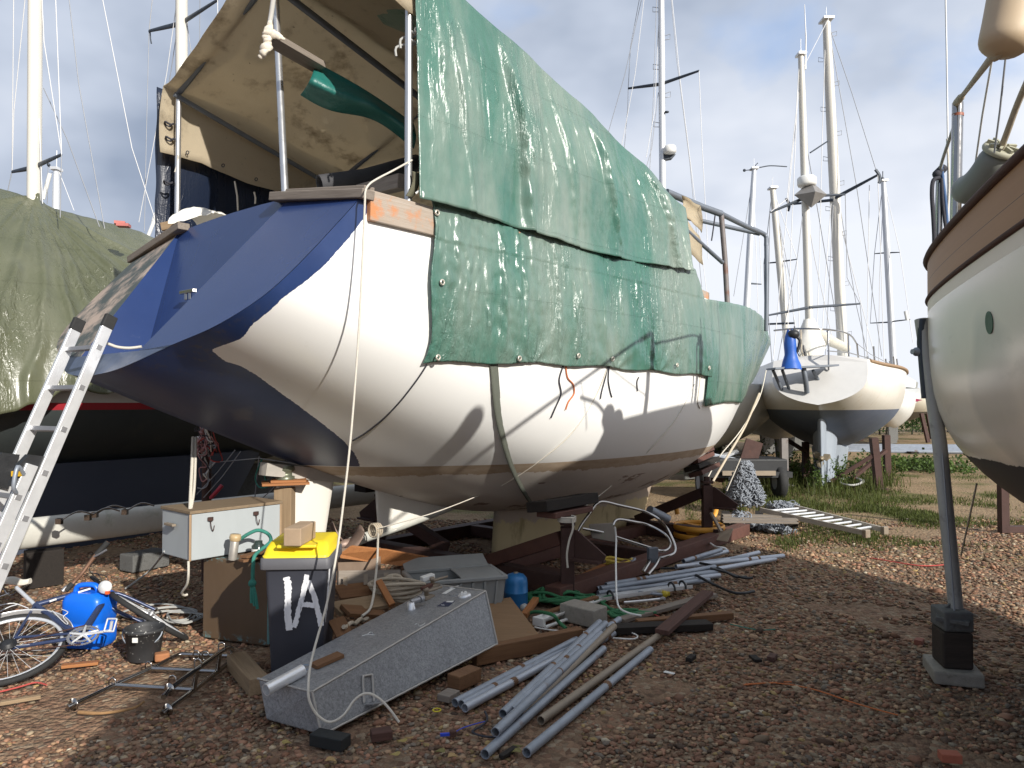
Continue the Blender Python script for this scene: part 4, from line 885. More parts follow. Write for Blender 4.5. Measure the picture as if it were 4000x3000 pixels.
# ---------------------------------------------------------------- yachts, plants and clutter at the back of the yard
def back_yacht():
    fr=FR((8.05,18.9,0),25)
    st=[(-5.0,-5.75,.84,2.52,1.66,0),(-4.2,-4.6,1.12,2.48,1.34,.4),(-2.6,-2.7,1.55,2.45,.85,.9),(0,0,1.72,2.42,.50,1),(2.2,2.1,1.5,2.46,.65,1.3),(4.2,3.8,.85,2.56,1.2,1.7),(5.6,4.7,.03,2.7,1.5,2)]
    H=Hull(fr,st,['round2','round','bow'],60,24)
    root=thing('sailing_yacht',fr(0,0,0),'white two masted yacht with navy bottom standing stern towards us on rusty props','yacht')
    t=NT('white_navy_hull'); x,y,z=t.xyz(); w=t.mix(t.noise(2,5),(.82,.80,.75),(.74,.70,.62)); st_=t.ramp(t.noise(8,5,.7,st=(1,1,.15)),[(.56,0.0),(.72,.4)]); w=t.mix(st_,w,(.55,.4,.25))
    nv=t.mix(t.noise(3,6,.65,st=(1,1,.4)),(.085,.12,.20),(.17,.20,.26))
    m=t.fin(t.mix(t.math('LESS_THAN',z,1.56),w,nv),t.mix(t.math('LESS_THAN',z,1.56),(.3,)*3,(.6,)*3)); H.mesh().build('hull',m,root)
    H.deck(MB(),.12).build('deck',m_white,root)
    ed=H.rows[0]; b=MB(); pts=[fr(p.x-.01,p.y,p.z) for p in ed]+[fr(p.x-.01,-p.y,p.z) for p in ed[-2::-1]]; c=[fr(-5.0,.84*(1-2*i/8),2.52+.10*(1-(1-2*i/8)**2)) for i in range(9)]
    mid=[fr(-5.32,p*.6,2.15) for p in (1,)]
    b.add(pts+c[1:-1][::-1],[tuple(range(len(pts)+7))]); b.build('transom',plain('dull_white_transom',(.58,.57,.55),.5,0,.12,4,.05),root)
    mk=NT('grey_blue_antifoul'); mkm=mk.fin(mk.mix(mk.noise(3,6,.65,st=(1,1,.3)),(.20,.24,.30),(.40,.44,.48)),.6,0,mk.noise(20,4),.1,.005)
    b=MB(); foil(b,fr,-4.8,-4.0,lambda x:(H.zb(x) or 1.35)+.05,-4.5,-3.7,.04,.08); b.build('rudder',mkm,root)
    b=MB(); foil(b,fr,-3.98,-2.0,lambda x:(H.zb(x) or 1.2)+.08,-3.68,-3.0,.05,.24); b.build('skeg',mkm,root)
    b=MB(); foil(b,fr,-2.4,1.9,lambda x:(H.zb(x) or .9)+.06,-1.6,1.6,.03,.42); b.build('keel',mkm,root)
    c=PP(z7,1205,690,14.75); b=MB(); b.lathe(c,-fr.ax,[(.0,.1),(.05,.06),(.05,-.12)],10)
    for k in (0.35,2.4,4.5):
        d=fr.sb*math.cos(k)+V((0,0,1))*math.sin(k); e=fr.sb*-math.sin(k)+V((0,0,1))*math.cos(k); b.add([c+d*0.028-e*0.021,c+d*0.070-e*0.077-fr.ax*0.021,c+d*0.168-e*0.042,c+d*0.182+e*0.028,c+d*0.084+e*0.070+fr.ax*0.021,c+d*0.028+e*0.021],[(0,1,2,3,4,5)])
    b.build('propeller',plain('old_bronze',(.24,.20,.14),.5,.4),root,solid=.012)
    # rubbing strip, ports
    b=MB(); pts=[]
    for row,s_ in zip(H.rows[2:],H.st[2:]): pts.append(fr(row[0].x,row[0].y+.01,row[0].z-.02))
    b.tube(pts,.035,6); b.build('gunwale_strip',plain('stained_wood_strip',(.30,.2,.12),.7),root)
    # masts
    mz=mast(root,P(1751,800,15.4),P(1730,120,15.4),.075,m_mast,[(P(1744,665,15.3),P(1660,681,14.9),.03),(P(1748,664,15.3),P(1858,656,15.6),.03),(P(1737,428,15.4),P(1663,459,14.9),.035),(P(1740,424,15.4),P(1826,420,15.7),.035)],0,
      [[P(1727,128,15.4),P(1720,240,15.3),P(1700,430,15.1),P(1663,459,14.9)],[P(1663,459,14.9),P(1660,681,14.9),P(1668,790,15)],[P(1726,130,15.4),P(1710,500,15.2),P(1700,760,15.0)],[P(1734,130,15.4),P(1745,330,15.9),P(1812,720,17)],[P(1738,430,15.4),P(1760,560,15.8),P(1800,740,16.4)],[P(1737,440,15.4),P(1722,560,15.3),P(1680,780,15.1)],[P(1727,180,15.4),P(1690,560,15.2),P(1668,800,15)],[P(1826,420,15.7),P(1830,600,15.8),P(1858,656,15.6),P(1870,790,15.9)],[P(1733,150,15.4),P(1790,40,18.3)]],.008)
    b=MB(); b.tube([P(1740,150,15.4),P(1741,80,15.4),P(1738,10,15.4)],[.018,.014,.008],6); b.build('aerial',m_wirel,mz)
    c=P(1743,398,15.25); b=MB(); b.lathe(c,(0,0,1),[(0,-.05),(.17,-.04),(.19,0),(.19,.12),(.15,.16),(0,.17)],20); b.build('radar_dome',m_white,mz)
    c=P(1754,420,15.2)+V((-.02,0,.0)); s=.22; b=MB(); q=[c+V((s*1.5,0,0)),c+V((-s*1.5,.05,0)),c+V((0,s,.0)),c+V((0,-s,0)),c+V((0,0,s*1.25)),c+V((0,0,-s*1.25))]
    b.add(q,[(0,2,4),(2,1,4),(1,3,4),(3,0,4),(2,0,5),(1,2,5),(3,1,5),(0,3,5)]); b.build('radar_reflector',plain('grey_reflector',(.25,.24,.23),.5,.3),mz)
    mm=mast(root,P(1822,800,18.6),P(1785,45,18.6),.12,m_mast,[(P(1803,428,18.5),P(1896,378,17.6),.05),(P(1800,432,18.5),P(1700,442,19.6),.04)],14,
      [[P(1784,48,18.6),P(1776,300,18.4),P(1770,560,18.4),P(1762,790,18)],[P(1788,48,18.6),P(1840,200,18.2),P(1896,378,17.6)],[P(1896,378,17.6),P(1903,560,17.6),P(1910,800,17.7)],[P(1790,60,18.6),P(1850,400,18.8),P(1905,770,19.5)],[P(1802,430,18.5),P(1835,560,18.7),P(1890,770,19)],[P(1793,200,18.6),P(1812,430,18.5),P(1850,660,18.8),P(1880,790,19)],[P(1795,440,18.5),P(1783,600,18.2),P(1772,790,18)],[P(1800,440,18.5),P(1791,620,18.2),P(1782,790,18)],[P(1878,400,17.8),P(1875,600,17.8),P(1872,790,17.8)]],.009)
    for e0,e1 in (((1891,366),(1899,396)),((1698,428),(1702,456))):
        b=MB(); d=17.6 if e0[0]>1800 else 19.6; p=P(*e0,d);q=P(*e1,d); b.tube(smooth([p,p.lerp(q,.5)+V((.06,0,0)),q],4),.04,8,flat=.5); b.build('spreader_end',m_spread,mm)
    b=MB(); b.tube([P(1750,330,16),P(1788,305,16.5)],.016,6); b.build('spreader',m_spread,mz)
    # mizzen boom, sail cover, boom
    b=MB(); rows=[]
    for i in range(12):
        f=i/11; c=P(1748+6*f,690+95*f,15.25); w=.10+.16*math.sin(min(1,f*1.1)*2.6); rows.append([c+V((math.cos(a)*w*(1+.25*N3(f*4,a,2)),math.sin(a)*w*.8,.05*N3(a*2,f*5,1))) for a in [k*math.pi/8 for k in range(16)]])
    b.grid(rows,0,None,True,True); b.build('sail_cover',plain('white_sail_cover',(.74,.72,.66),.7,0,.2,7,.6),root)
    b=MB(); b.tube([P(1758,715,15.3),P(1790,735,16.2),P(1828,752,17.6)],[.11,.12,.10],12); b.build('boom',plain('rolled_sail',(.55,.52,.44),.7,0,.25,6,.5),root)
    for k in range(7):
        b=MB(); b.tube(smooth([P(1716+7*k,705+4*k,15.2),P(1722+5*k,760,15.1),P(1740+3*k,785,15.2)],4),.012,5); b.build('sheet_rope',[m_ropeb,m_ropew,m_ropec][k%3],root)
    # pushpit and lifelines
    def tb(pts,r=.016,nm='rail_tube',m=m_stain): b=MB(); b.tube(pts,r,8); return b.build(nm,m,root)
    tb([P(1788,712,14.2),P(1790,755,14.1),P(1790,800,14.1)],.018,'pushpit'); tb(smooth([P(1672,714,14.6),P(1720,710,14.2),P(1790,712,14.1),P(1834,722,14.9),P(1850,742,15.6)],3),.018,'pushpit'); tb([P(1788,758,14.1),P(1834,762,14.9),P(1880,775,16)],.012,'lifeline')
    tb([P(1832,720,14.9),P(1834,800,14.9)],.018,'stanchion'); tb([P(1851,742,15.6),P(1856,795,15.7)],.018,'stanchion')
    for px,y0,d in ((1877,770,17),(1890,748,18.5),(1916,775,20),(1933,770,21),(1940,775,21.5),(1925,780,20.5)): tb([P(px-3,y0,d),P(px+2,818,d)],.022,'stanchion')
    tb([P(1851,742,15.6),P(1880,765,17),P(1930,790,20)],.008,'lifeline')
    # davit platform and blue cover
    b=MB(); b.beam(P(1665,797,13.9),P(1800,790,13.9),.5,.035); b.build('stern_platform',m_tubegrey,root)
    for a,e in (((1690,800),(1708,850)),((1738,800),(1742,846)),((1756,800),(1780,842)),((1670,800),(1690,845))): b=MB(); b.tube([P(*a,13.95),P(*e,14.2)],.03,8); b.build('platform_strut',m_tubegrey,root)
    b=MB(); b.tube(smooth([P(1735,792,13.8),P(1740,820,13.8),P(1743,848,13.9)],3),.05,8); b.build('vane_gear_shaft',m_tubegrey,root)
    rows=[]
    for i in range(12):
        f=i/11; c=P(1706+3*f,713+84*f,13.75); w=.05+.13*f+.02*math.sin(f*7); rows.append([c+V((math.cos(a)*w*(1+.15*N3(a,f*4,1)),math.sin(a)*w,.04*N3(a,f*6,3))) for a in [k*math.pi/8 for k in range(16)]])
    b=MB(); b.grid(rows,0,None,True,True); b.build('blue_cover',plain('bright_blue_cover',(.02,.10,.42),.5,0,.3,6,.5),root)
    b=MB(); b.ball(P(1714,722,13.7),.11,6,0,(1,1,.8)); b.tube(smooth([P(1712,722,13.7),P(1728,735,13.7),P(1722,760,13.7)],4),.03,6); b.build('outboard_motor',m_black,root)
    return root
back_yacht()
def prop(px,y0,y1,d,label,lean=0,m=None,brace=None,w=.13):
    a=P(px+lean,y1,d); a=G(px+lean,870+F*HC/d); a.z=-.02; e=P(px,y0,d)
    r=thing('yacht_prop',a,label,'prop','rusty props under the white two masted yacht'); b=MB(); b.beam(a,e,w,w,(0,1,0)); b.build('post',m or m_rust,r)
    b=MB(); b.beam(a+V((0,0,.03)),a+V((0,0,.05)),.3,.3,(0,1,0)); b.build('foot',m or m_rust,r)
    if brace: b=MB(); b.beam(P(px+1,y0+ (y1-y0)*.35,d),P(*brace),.07,.07); b.build('brace',m_rust,r)
    return r
m_propw=plain('pale_worn_post',(.24,.22,.21),.8,0,.3,6,.3,dirt=((.1,.05,.04),.55))
prop(1693,946,1035,15.2,'nearest left prop of the white two masted yacht, its lower half painted pale',2,m_propw)
prop(1740,955,1015,17,'dark thin prop just left of the grey rudder of the back yacht',0,None,(1700,950,16))
prop(1887,946,1050,14.6,'leaning rusty prop right of the keel with a long diagonal brace',12,None,(1795,1040,14.8))
prop(1914,940,1030,16.5,'upright rusty prop farthest right under the white two masted yacht',3,None,(1840,1035,15.5))
# ---- three slim masts behind
def far_mast_yachts():
    r=hidden_yacht(8.6,25,35,'far yacht whose silver mast carries a curved wind vane arm, left of the two masts',4,1.4)
    mast(r,P(1607,760,24),P(1629,366,24),.10,m_mastw,[(P(1616,612,24),P(1645,614,24),.03)],0,[[P(1627,375,24),P(1634,560,24),P(1640,760,24)],[P(1627,380,24),P(1585,640,24)],[P(1645,614,24),P(1640,500,24)]],.01)
    b=MB(); b.tube(smooth([P(1630,364,24),P(1645,361,24),P(1665,358,24),P(1700,360,24)],4),.018,6); b.tube([P(1630,366,24),P(1610,368,24)],.015,6); b.ball(P(1608,368,24),.05,5); b.tube([P(1631,366,24),P(1632,357,24),P(1637,352,24)],.014,6); b.build('wind_vane',m_spread,r)
    r=hidden_yacht(8.2,22.5,35,'far yacht with a leaning cream mast just left of the white two masted yacht',4,1.4)
    mast(r,P(1706,800,21.5),P(1669,408,21.5),.10,m_mast,[(P(1688,565,21.5),P(1722,560,21),.025),(P(1684,566,21.5),P(1650,569,22),.025)],0,[[P(1671,412,21.5),P(1722,560,21),P(1728,760,21)],[P(1668,412,21.5),P(1650,569,22),P(1654,760,22)],[P(1672,412,21.5),P(1700,600,21.3),P(1730,770,21)],[P(1670,410,21.5),P(1710,620,21.5),P(1720,760,21.5)]],.01)
    b=MB(); b.tube([P(1660,700,22),P(1715,698,21)],.03,6); b.build('boom',m_spread,r)
    r=hidden_yacht(15.8,31,35,'far yacht with a single grey mast to the right of the two masted yacht',2.4,.9)
    mast(r,P(1932,830,30),P(1908,392,30),.12,m_mastw,[(P(1916,546,30),P(1944,545,29.5),.03),(P(1914,546,30),P(1889,548,30.5),.03),(P(1922,695,30),P(1966,690,29),.03),(P(1920,696,30),P(1880,698,31),.03)],0,[[P(1910,396,30),P(1944,545,29.5),P(1972,740,29)],[P(1907,396,30),P(1889,548,30.5),P(1880,698,31)],[P(1909,400,30),P(1900,600,30.5),P(1898,790,31)]],.012)
    b=MB(); b.tube([P(1956,672,29),P(1960,692,29)],.07,8); b.build('radar_tube',m_white,r)
    b=MB(); b.ball(P(1906,387,30),.08,5); b.tube([P(1907,390,30),P(1907,370,30)],.02,5); b.build('wind_vane',m_spread,r)
far_mast_yachts()
def far_boats():
    fr=FR((9.6,26.5,0),72); st=[(-6,-6.2,1.2,2.1,1.5,0),(-3,-3,1.6,1.9,.9,.7),(0,0,1.7,1.85,.7,1),(3,2.8,1.4,1.95,.8,1.3),(5.6,4.8,.03,2.15,1.2,2)]
    H=Hull(fr,st,['stern','round','bow'],36,14); r=thing('sailing_yacht',fr(0,0,0),'low white hull lying side on behind the trailer full of scrap','yacht'); t=NT('far_white_hull'); x,y,z=t.xyz(); H.mesh().build('hull',t.fin(t.mix(t.math('LESS_THAN',z,1.0),(.72,.70,.66),(.42,.37,.33)),.4),r); H.deck(MB(),.1).build('deck',m_white,r)
    b=MB(); 
    for x,w,h in ((-3,1.0,.45),(-1,1,.55)): pass
    b.grid([[fr(x,w*k,1.9+h*(1-.25*k*k)) for k in (-1,-.6,0,.6,1)] for x,w,h in ((-3.6,.9,.05),(-3.4,.9,.5),(.8,.8,.5),(1.8,.6,.05))],0,None,False); b.build('cabin',m_white,r)
    for k in range(6): b=MB(); b.tube([fr(-5+1.7*k,1.3,1.95),fr(-5+1.7*k,1.3,2.55)],.02,6); b.build('stanchion',m_stain,r)
    b=MB(); b.tube([fr(-5,1.3,2.5),fr(3.5,1.3,2.5)],.012,5); b.build('lifeline',m_wirel,r)
    b=MB(); foil(b,fr,-1,1.3,.9,-.8,1,.02,.15); b.build('keel',m_concd,r)
    fr=FR((18.0,34.5,0),35); st=[(-3.5,-3.9,1.3,2.3,1.25,0),(-1.5,-1.5,1.5,2.2,.9,.8),(1,1,1.4,2.2,.8,1.2),(4,3.3,.03,2.5,1.2,2)]
    H=Hull(fr,st,['round','round','bow'],30,14); r=thing('motor_boat',fr(0,0,0),'small white and yellow boat propped up in front of the green hedge','boat'); t=NT('yellow_white_hull'); x,y,z=t.xyz(); c=t.mix(t.math('GREATER_THAN',x,t.math('MULTIPLY_ADD',z,-2.0,2.9)),(.78,.74,.62),(.75,.40,.02)); c=t.mix(t.math('LESS_THAN',z,1.30),c,(.08,.085,.09)); H.mesh().build('hull',t.fin(c,.4),r); H.deck(MB(),.1).build('deck',m_white,r)
    ed=H.rows[0]; b=MB(); pts=[fr(p.x-.01,p.y,p.z) for p in ed]+[fr(p.x-.01,-p.y,p.z) for p in ed[-2::-1]]; b.add(pts,[tuple(range(len(pts)))]); b.build('transom',m_white,r)
    b=MB(); rows=[[fr(x,w*k,2.25+h*(1-.5*k*k)) for k in (-1,-.6,0,.6,1)] for x,w,h in ((-2.6,.9,.1),(-2.2,.9,.75),(-.6,.8,.7),(.6,.6,.1))]; b.grid(rows); b.build('cabin',m_white,r)
    b=MB(); a=fr(-3.75,.55,2.0); b.add([a,a+fr.sb*.0+V((.0,0,-.38)),a+fr.sb*.75+V((0,0,-.19))],[(0,1,2)]); b.build('pennant',plain('red_blue_pennant',(.35,.03,.09),.6),r,solid=.01)
    b=MB(); foil(b,fr,-2,-1.2,1.1,-1.9,-1.2,.05,.07); b.build('skeg',m_concd,r)
    for x,y in ((-2.2,1.2),(-2.2,-1.2),(1.6,1.0)): b=MB(); b.beam(fr(x,y*1.1,0),fr(x,y*.9,1.25),.14,.14); b.build('prop_post',m_rust,r)
far_boats()
# ---- leaves, hedges, weeds
def leaf_mat(name,c,tr=.35):
    t=NT(name); a=t.n('Attribute',attribute_name='col'); cc=t.mix(a.outputs['Fac'],mul(c,.5),mul(c,1.7)); t.fin(cc,.6,0,spec=.3)
    x=t.n('BsdfTranslucent'); t.l(cc,x.inputs[0]); ms=t.n('MixShader'); ms.inputs[0].default_value=tr; t.l(t.b.outputs[0],ms.inputs[1]); t.l(x.outputs[0],ms.inputs[2]); t.l(ms.outputs[0],t.N['Material Output'].inputs['Surface']); return t.m
class LF:
    def __init__(s): s.v=[];s.f=[];s.c=[]
    def leaf(s,p,d,up,l,w,c):
        p=V(p); d=V(d).normalized(); sd=d.cross(V(up)); sd=sd.normalized() if sd.length>1e-4 else V((1,0,0)); n=len(s.v)
        s.v+=[p,p+d*l*.5+sd*w*.5,p+d*l,p+d*l*.5-sd*w*.5]; s.f.append((n,n+1,n+2,n+3)); s.c+=[c]*4
    def blade(s,p,d,h,w,c,bend):
        p=V(p); sd=V((d[1],-d[0],0)).normalized()*w; t=V((d[0],d[1],0)); n=len(s.v); q=p+V((0,0,h*.6))+t*bend*.35; e=p+V((0,0,h*.95))+t*bend
        s.v+=[p-sd,p+sd,q+sd*.7,q-sd*.7,e]; s.f+=[(n,n+1,n+2,n+3),(n+3,n+2,n+4)]; s.c+=[c]*5
    def build(s,name,m,parent=None,loc=None):
        me=bpy.data.meshes.new(name); L=V(loc) if loc is not None else (parent.location if parent else V()); me.from_pydata([tuple(p-L) for p in s.v],[],s.f)
        at=me.attributes.new('col','FLOAT','POINT'); at.data.foreach_set('value',s.c); me.materials.append(m)
        o=bpy.data.objects.new(name,me); COL.objects.link(o)
        if parent is not None: o.parent=parent
        else: o.location=L
        return o
rv=lambda a=1: V((rnd.uniform(-a,a),rnd.uniform(-a,a),rnd.uniform(-a,a)))
m_hedge=leaf_mat('hedge_leaves',(.045,.085,.022)); m_grass=leaf_mat('grass_blades',(.075,.092,.022)); m_straw=leaf_mat('dry_stems',(.20,.16,.055)); m_weed=leaf_mat('weed_leaves',(.065,.105,.025))
def hedge():
    for (x0,x1,y,h,lab) in ((12,22.5,40,2.3,'thick green hedge along the back of the yard behind the yellow boat'),(22.5,48,43,2.6,'darker hedge at the far right edge of the yard')):
        r=thing('hedge',((x0+x1)/2,y,0),lab,'hedge'); L=LF(); n=int((x1-x0)*1100)
        for i in range(n):
            x=rnd.uniform(x0,x1); t=rnd.random(); hh=h*(.8+.35*noise.noise(V((x*.7,0,2)))+.12*noise.noise(V((x*3,0,7)))); z=hh*math.sqrt(rnd.random()); yy=y+rnd.uniform(-.7,.5)*(1.2-z/h*.6)+.5*noise.noise(V((x*1.2,z*1.2,0)))
            L.leaf((x,yy,z),rv()+V((0,-.6,.2)),rv(),rnd.uniform(.08,.17),rnd.uniform(.07,.12),rnd.random()*.7+.3*(noise.noise(V((x*2,z*2,4)))>0))
        L.build('foliage',m_hedge,r); b=MB(); b.grid([[V((x0+(x1-x0)*i/20,y+.3,z)) for i in range(21)] for z in (0,h*.62)]); 
        for k in range(int((x1-x0)*1.0)): 
            x=x0+k+rnd.random(); b=MB(); b.tube([V((x,y,-.1)),V((x+.1,y+.1,h*.4)),V((x-.1,y,h*.75))],[.05,.035,.015],6); b.build('trunk',m_woodk,r)
hedge()
def grass():
    L=LF()
    def patch(n,f,hmin,hmax,w=.006):
        k=0
        while k<n:
            x,y,den=f()
            if rnd.random()>den: continue
            k+=1; a=rnd.random()*6.28; L.blade((x,y,hgt(x,y)-.01),(math.cos(a),math.sin(a)),rnd.uniform(hmin,hmax),w,rnd.random(),rnd.uniform(.02,.5)*hmax)
    def weeds():
        p=G(rnd.uniform(1560,1905),rnd.uniform(1012,1105)); return p.x,p.y,max(0,.75+.9*noise.noise(V((p.x*.8,p.y*.6,3))))*(1 if 11<p.y<16 else .5)
    patch(9000,weeds,.03,.14,.006)
    def tufts():
        p=G(rnd.uniform(1480,2300),rnd.uniform(985,1180)); return p.x,p.y,max(0,1.8*noise.noise(V((p.x*.6,p.y*.5,8)))-.15)
    patch(13000,tufts,.02,.07,.006)
    def tall():
        cx,cy,rx=rnd.choice(((1890,1050,40),(1905,1040,50),(1560,1000,40),(1650,1060,60),(1700,1045,50),(1800,1060,60))); p=G(rnd.gauss(cx,rx*.5),cy+rnd.uniform(-8,14)); return p.x,p.y,1
    patch(1300,tall,.15,.42,.006)
    def lad():
        cx,cy,rx=rnd.choice(((1700,1172,36),(1830,1150,60),(1760,1160,60),(1870,1165,50),(1800,1130,90))); p=G(rnd.gauss(cx,rx*.5),cy+rnd.gauss(0,9)); return p.x,p.y,1
    def right():
        p=G(rnd.uniform(1850,2180),rnd.uniform(1050,1190)); return p.x,p.y,max(0,1.6*noise.noise(V((p.x*.9,p.y*.7,2)))-.1)
    patch(7000,right,.02,.08,.006)
    patch(2600,lad,.03,.10,.005)
    tag(L.build('grass',m_grass,None,(0,0,0)),'green and yellowing grass growing under the back yacht and around the ladder','grass',None,'stuff')
    # single weeds with stems, leaves and pale heads
    spots=[(1570,1030,.8),(1590,1028,.7),(1632,1030,.75),(1690,1042,.85),(1712,1046,.8),(1728,1048,.75),(1752,1052,.6),(1812,1055,.65),(1836,1052,.7),(1868,1040,.7),(1900,1042,.8),(1925,1035,.5),(1655,1035,.9),(1770,1060,.5),(1550,1022,.5)]
    for k,(px,py,h) in enumerate(spots):
        p=G(px,py); p.z=0
        names=['tall wispy weed under the trailer','weed with pale seed heads beside the trailer','dark bushy weed growing through the trailer side','weed stalk at the foot of the pale left prop','leafy weed between the left prop and the grey rudder','weed touching the left side of the grey rudder','low weed at the grey rudder bottom','yellow green weed right of the keel','bushy weed just left of the leaning rusty prop','weed behind the leaning rusty prop','tall yellow weed in front of the rightmost prop','short weed right of the rightmost prop','largest weed clump at the right end of the trailer','tiny weed right below the rudder tip','short weed by the bow pad of the big yacht']
        r=thing('weed',p,names[k],'weed'); L=LF(); sv=LF()
        for s in range(7 if k not in(2,12,7) else 14):
            a=rnd.random()*6.28; q=p+V((rnd.gauss(0,.07),rnd.gauss(0,.07),0)); hh=h*rnd.uniform(.55,1); dr=V((math.cos(a)*.25,math.sin(a)*.25,1)).normalized(); pts=[q,q+dr*hh*.5,q+dr*hh+V((math.cos(a)*.06,0,0))]
            for i in range(26):
                f=rnd.uniform(.1,1); c=q+dr*hh*f; L.leaf(c,rv()+V((0,0,.3)),rv(),rnd.uniform(.04,.11)*(1.2-.5*f),rnd.uniform(.02,.045),rnd.random())
            sv.blade(q,(dr.x+.01,dr.y),hh,.004,rnd.random(),.15*hh)
            for i in range(8): L.leaf(q+dr*hh+rv(.03),rv(),rv(),.025,.02,1.0)
        L.build('foliage',m_weed,r); sv.build('stem',m_straw,r)
    for (px,py,w,lab) in ((1955,1010,2.2,'low leafy ground plant patch behind the rusty props'),(2010,1016,1.2,'small leafy plant patch beside the hedge track')):
        p=G(px,py); r=thing('ground_plant',p,lab,'plant'); L=LF()
        for i in range(900): 
            q=p+V((rnd.gauss(0,w*.4),rnd.gauss(0,.5),0)); q.z=abs(rnd.gauss(0,.13)); L.leaf(q,rv()+V((0,-.3,.3)),rv(),rnd.uniform(.06,.13),rnd.uniform(.05,.09),rnd.random())
        L.build('foliage',m_weed,r)
grass()
# ---------------------------------------------------------------- steel cradle and props under the big yacht
def cradle():
    fr=MF; r=thing('boat_cradle',fr(4,0,0),'rusty brown steel cradle with four padded posts carrying the big yacht','cradle'); m=m_rust
    def bm(name,p,q,w,h,up=(0,0,1),mat=m,par=None): b=MB(); b.beam(fr(*p),fr(*q),w,h,up); return b.build(name,mat,par or r,bevel=.006)
    bm('base_beam',(2.15,1.45,.07),(6.4,1.35,.07),.16,.14,mat=m_rustl); bm('base_beam',(2.15,-1.40,.07),(6.0,-1.30,.07),.16,.14)
    for x in (2.46,5.60): bm('cross_beam',(x,-1.4,.09),(x,1.4,.09),.15,.17)
    bm('cross_beam',(4.1,-1.3,.07),(4.1,1.3,.07),.13,.13); bm('centre_beam',(2.5,.35,.07),(5.6,.35,.07),.13,.13,mat=m_rustl)
    for (x,y,sg,ztop) in ((2.36,1.455,1,.62),(5.56,1.24,1,.70),(2.62,-1.34,-1,.62),(5.56,-1.24,-1,.70)):
        bm('post',(x,y,0),(x,y,ztop),.115,.115,(0,1,0)); bm('jack_screw',(x,y,ztop),(x,y,ztop+.10),.06,.06,(0,1,0)); bm('jack_collar',(x,y,ztop+.02),(x,y,ztop+.05),.13,.13,(0,1,0))
        bm('brace',(x,y-sg*.06,ztop-.10),(x+.05,y-sg*1.0,.17),.10,.12,mat=m_rustl if sg>0 and x<3 else m)
        b=MB(); c=fr(x,y+sg*.058,0); d=fr.sb*sg; b.prism([c+V((0,0,ztop-.02)),c+V((0,0,ztop-.28)),c+d*.30+V((0,0,ztop-.27)),c+d*.33+V((0,0,ztop-.20)),c+d*.04+V((0,0,ztop-.02))],fr.ax*.02)
        b.prism([p-fr.ax*.06 for p in (c+V((0,0,ztop-.26)),c+V((0,0,ztop-.28)),c+d*.30+V((0,0,ztop-.27)),c+d*.30+V((0,0,ztop-.25)))],fr.ax*.12); b.build('gusset',m,r)
        zt=ztop+.10
        # tilted pad
        hz=MH.zb(x,y) or 1.0; t=(fr(0,.62*sg,0)-fr(0,0,0)).normalized(); nx=V((0,0,1))
        if x<3 and sg>0:
            c=fr(x+.05,y-.03,zt+.02); bm('pad_plate',(x-.27,y-.03,zt+.03),(x+.30,y-.03,zt+.03),.20,.05,(0,0,1),m_rustl); bm('pad_timber',(x-.36,y-.06,zt+.105),(x+.42,y-.06,zt+.105),.22,.09,(0,.2,1),m_woodk)
        elif sg>0:
            for k,(a_,z_,w_) in enumerate(((.30,.05,.18),(.34,.12,.20),(.28,.185,.17),(.36,.25,.15))): bm('pad_timber',(x-a_,y-.03*k,zt+z_),(x+a_,y-.05-.03*k,zt+z_+.06),w_,.055,(0,.5,1),[m_woodr,m_woodk,m_rustl,m_woodr][k])
        else: bm('pad_timber',(x-.3,y,zt+.05),(x+.3,y,zt+.05),.2,.12,(0,0,1),m_woodk)
    return r
cradle()
def stern_prop():
    fr=MF; c=fr(.50,0,0); r=thing('timber_prop',c,'tall square timber prop with a plywood cap under the blue stern','prop')
    b=MB(); b.beam(c,c+V((0,0,1.02)),.14,.14,(0,1,0)); b.build('post',m_woody,r,bevel=.006)
    b=MB(); b.box(c+V((0,0,1.055)),(.36,.26,.018),R(20)); b.box(c+V((.03,0,1.075)),(.27,.20,.018),R(15)); b.build('plywood_cap',m_woodo,r)
    b=MB(); b.lathe(c+V((0,0,1.085)),(0,0,1),[(.075,0),(.075,.025),(.06,.03),(.06,.06),(.08,.075),(.07,.11)],18); b.build('jack',plain('greasy_jack',(.16,.17,.12),.4,.5),r)
stern_prop()
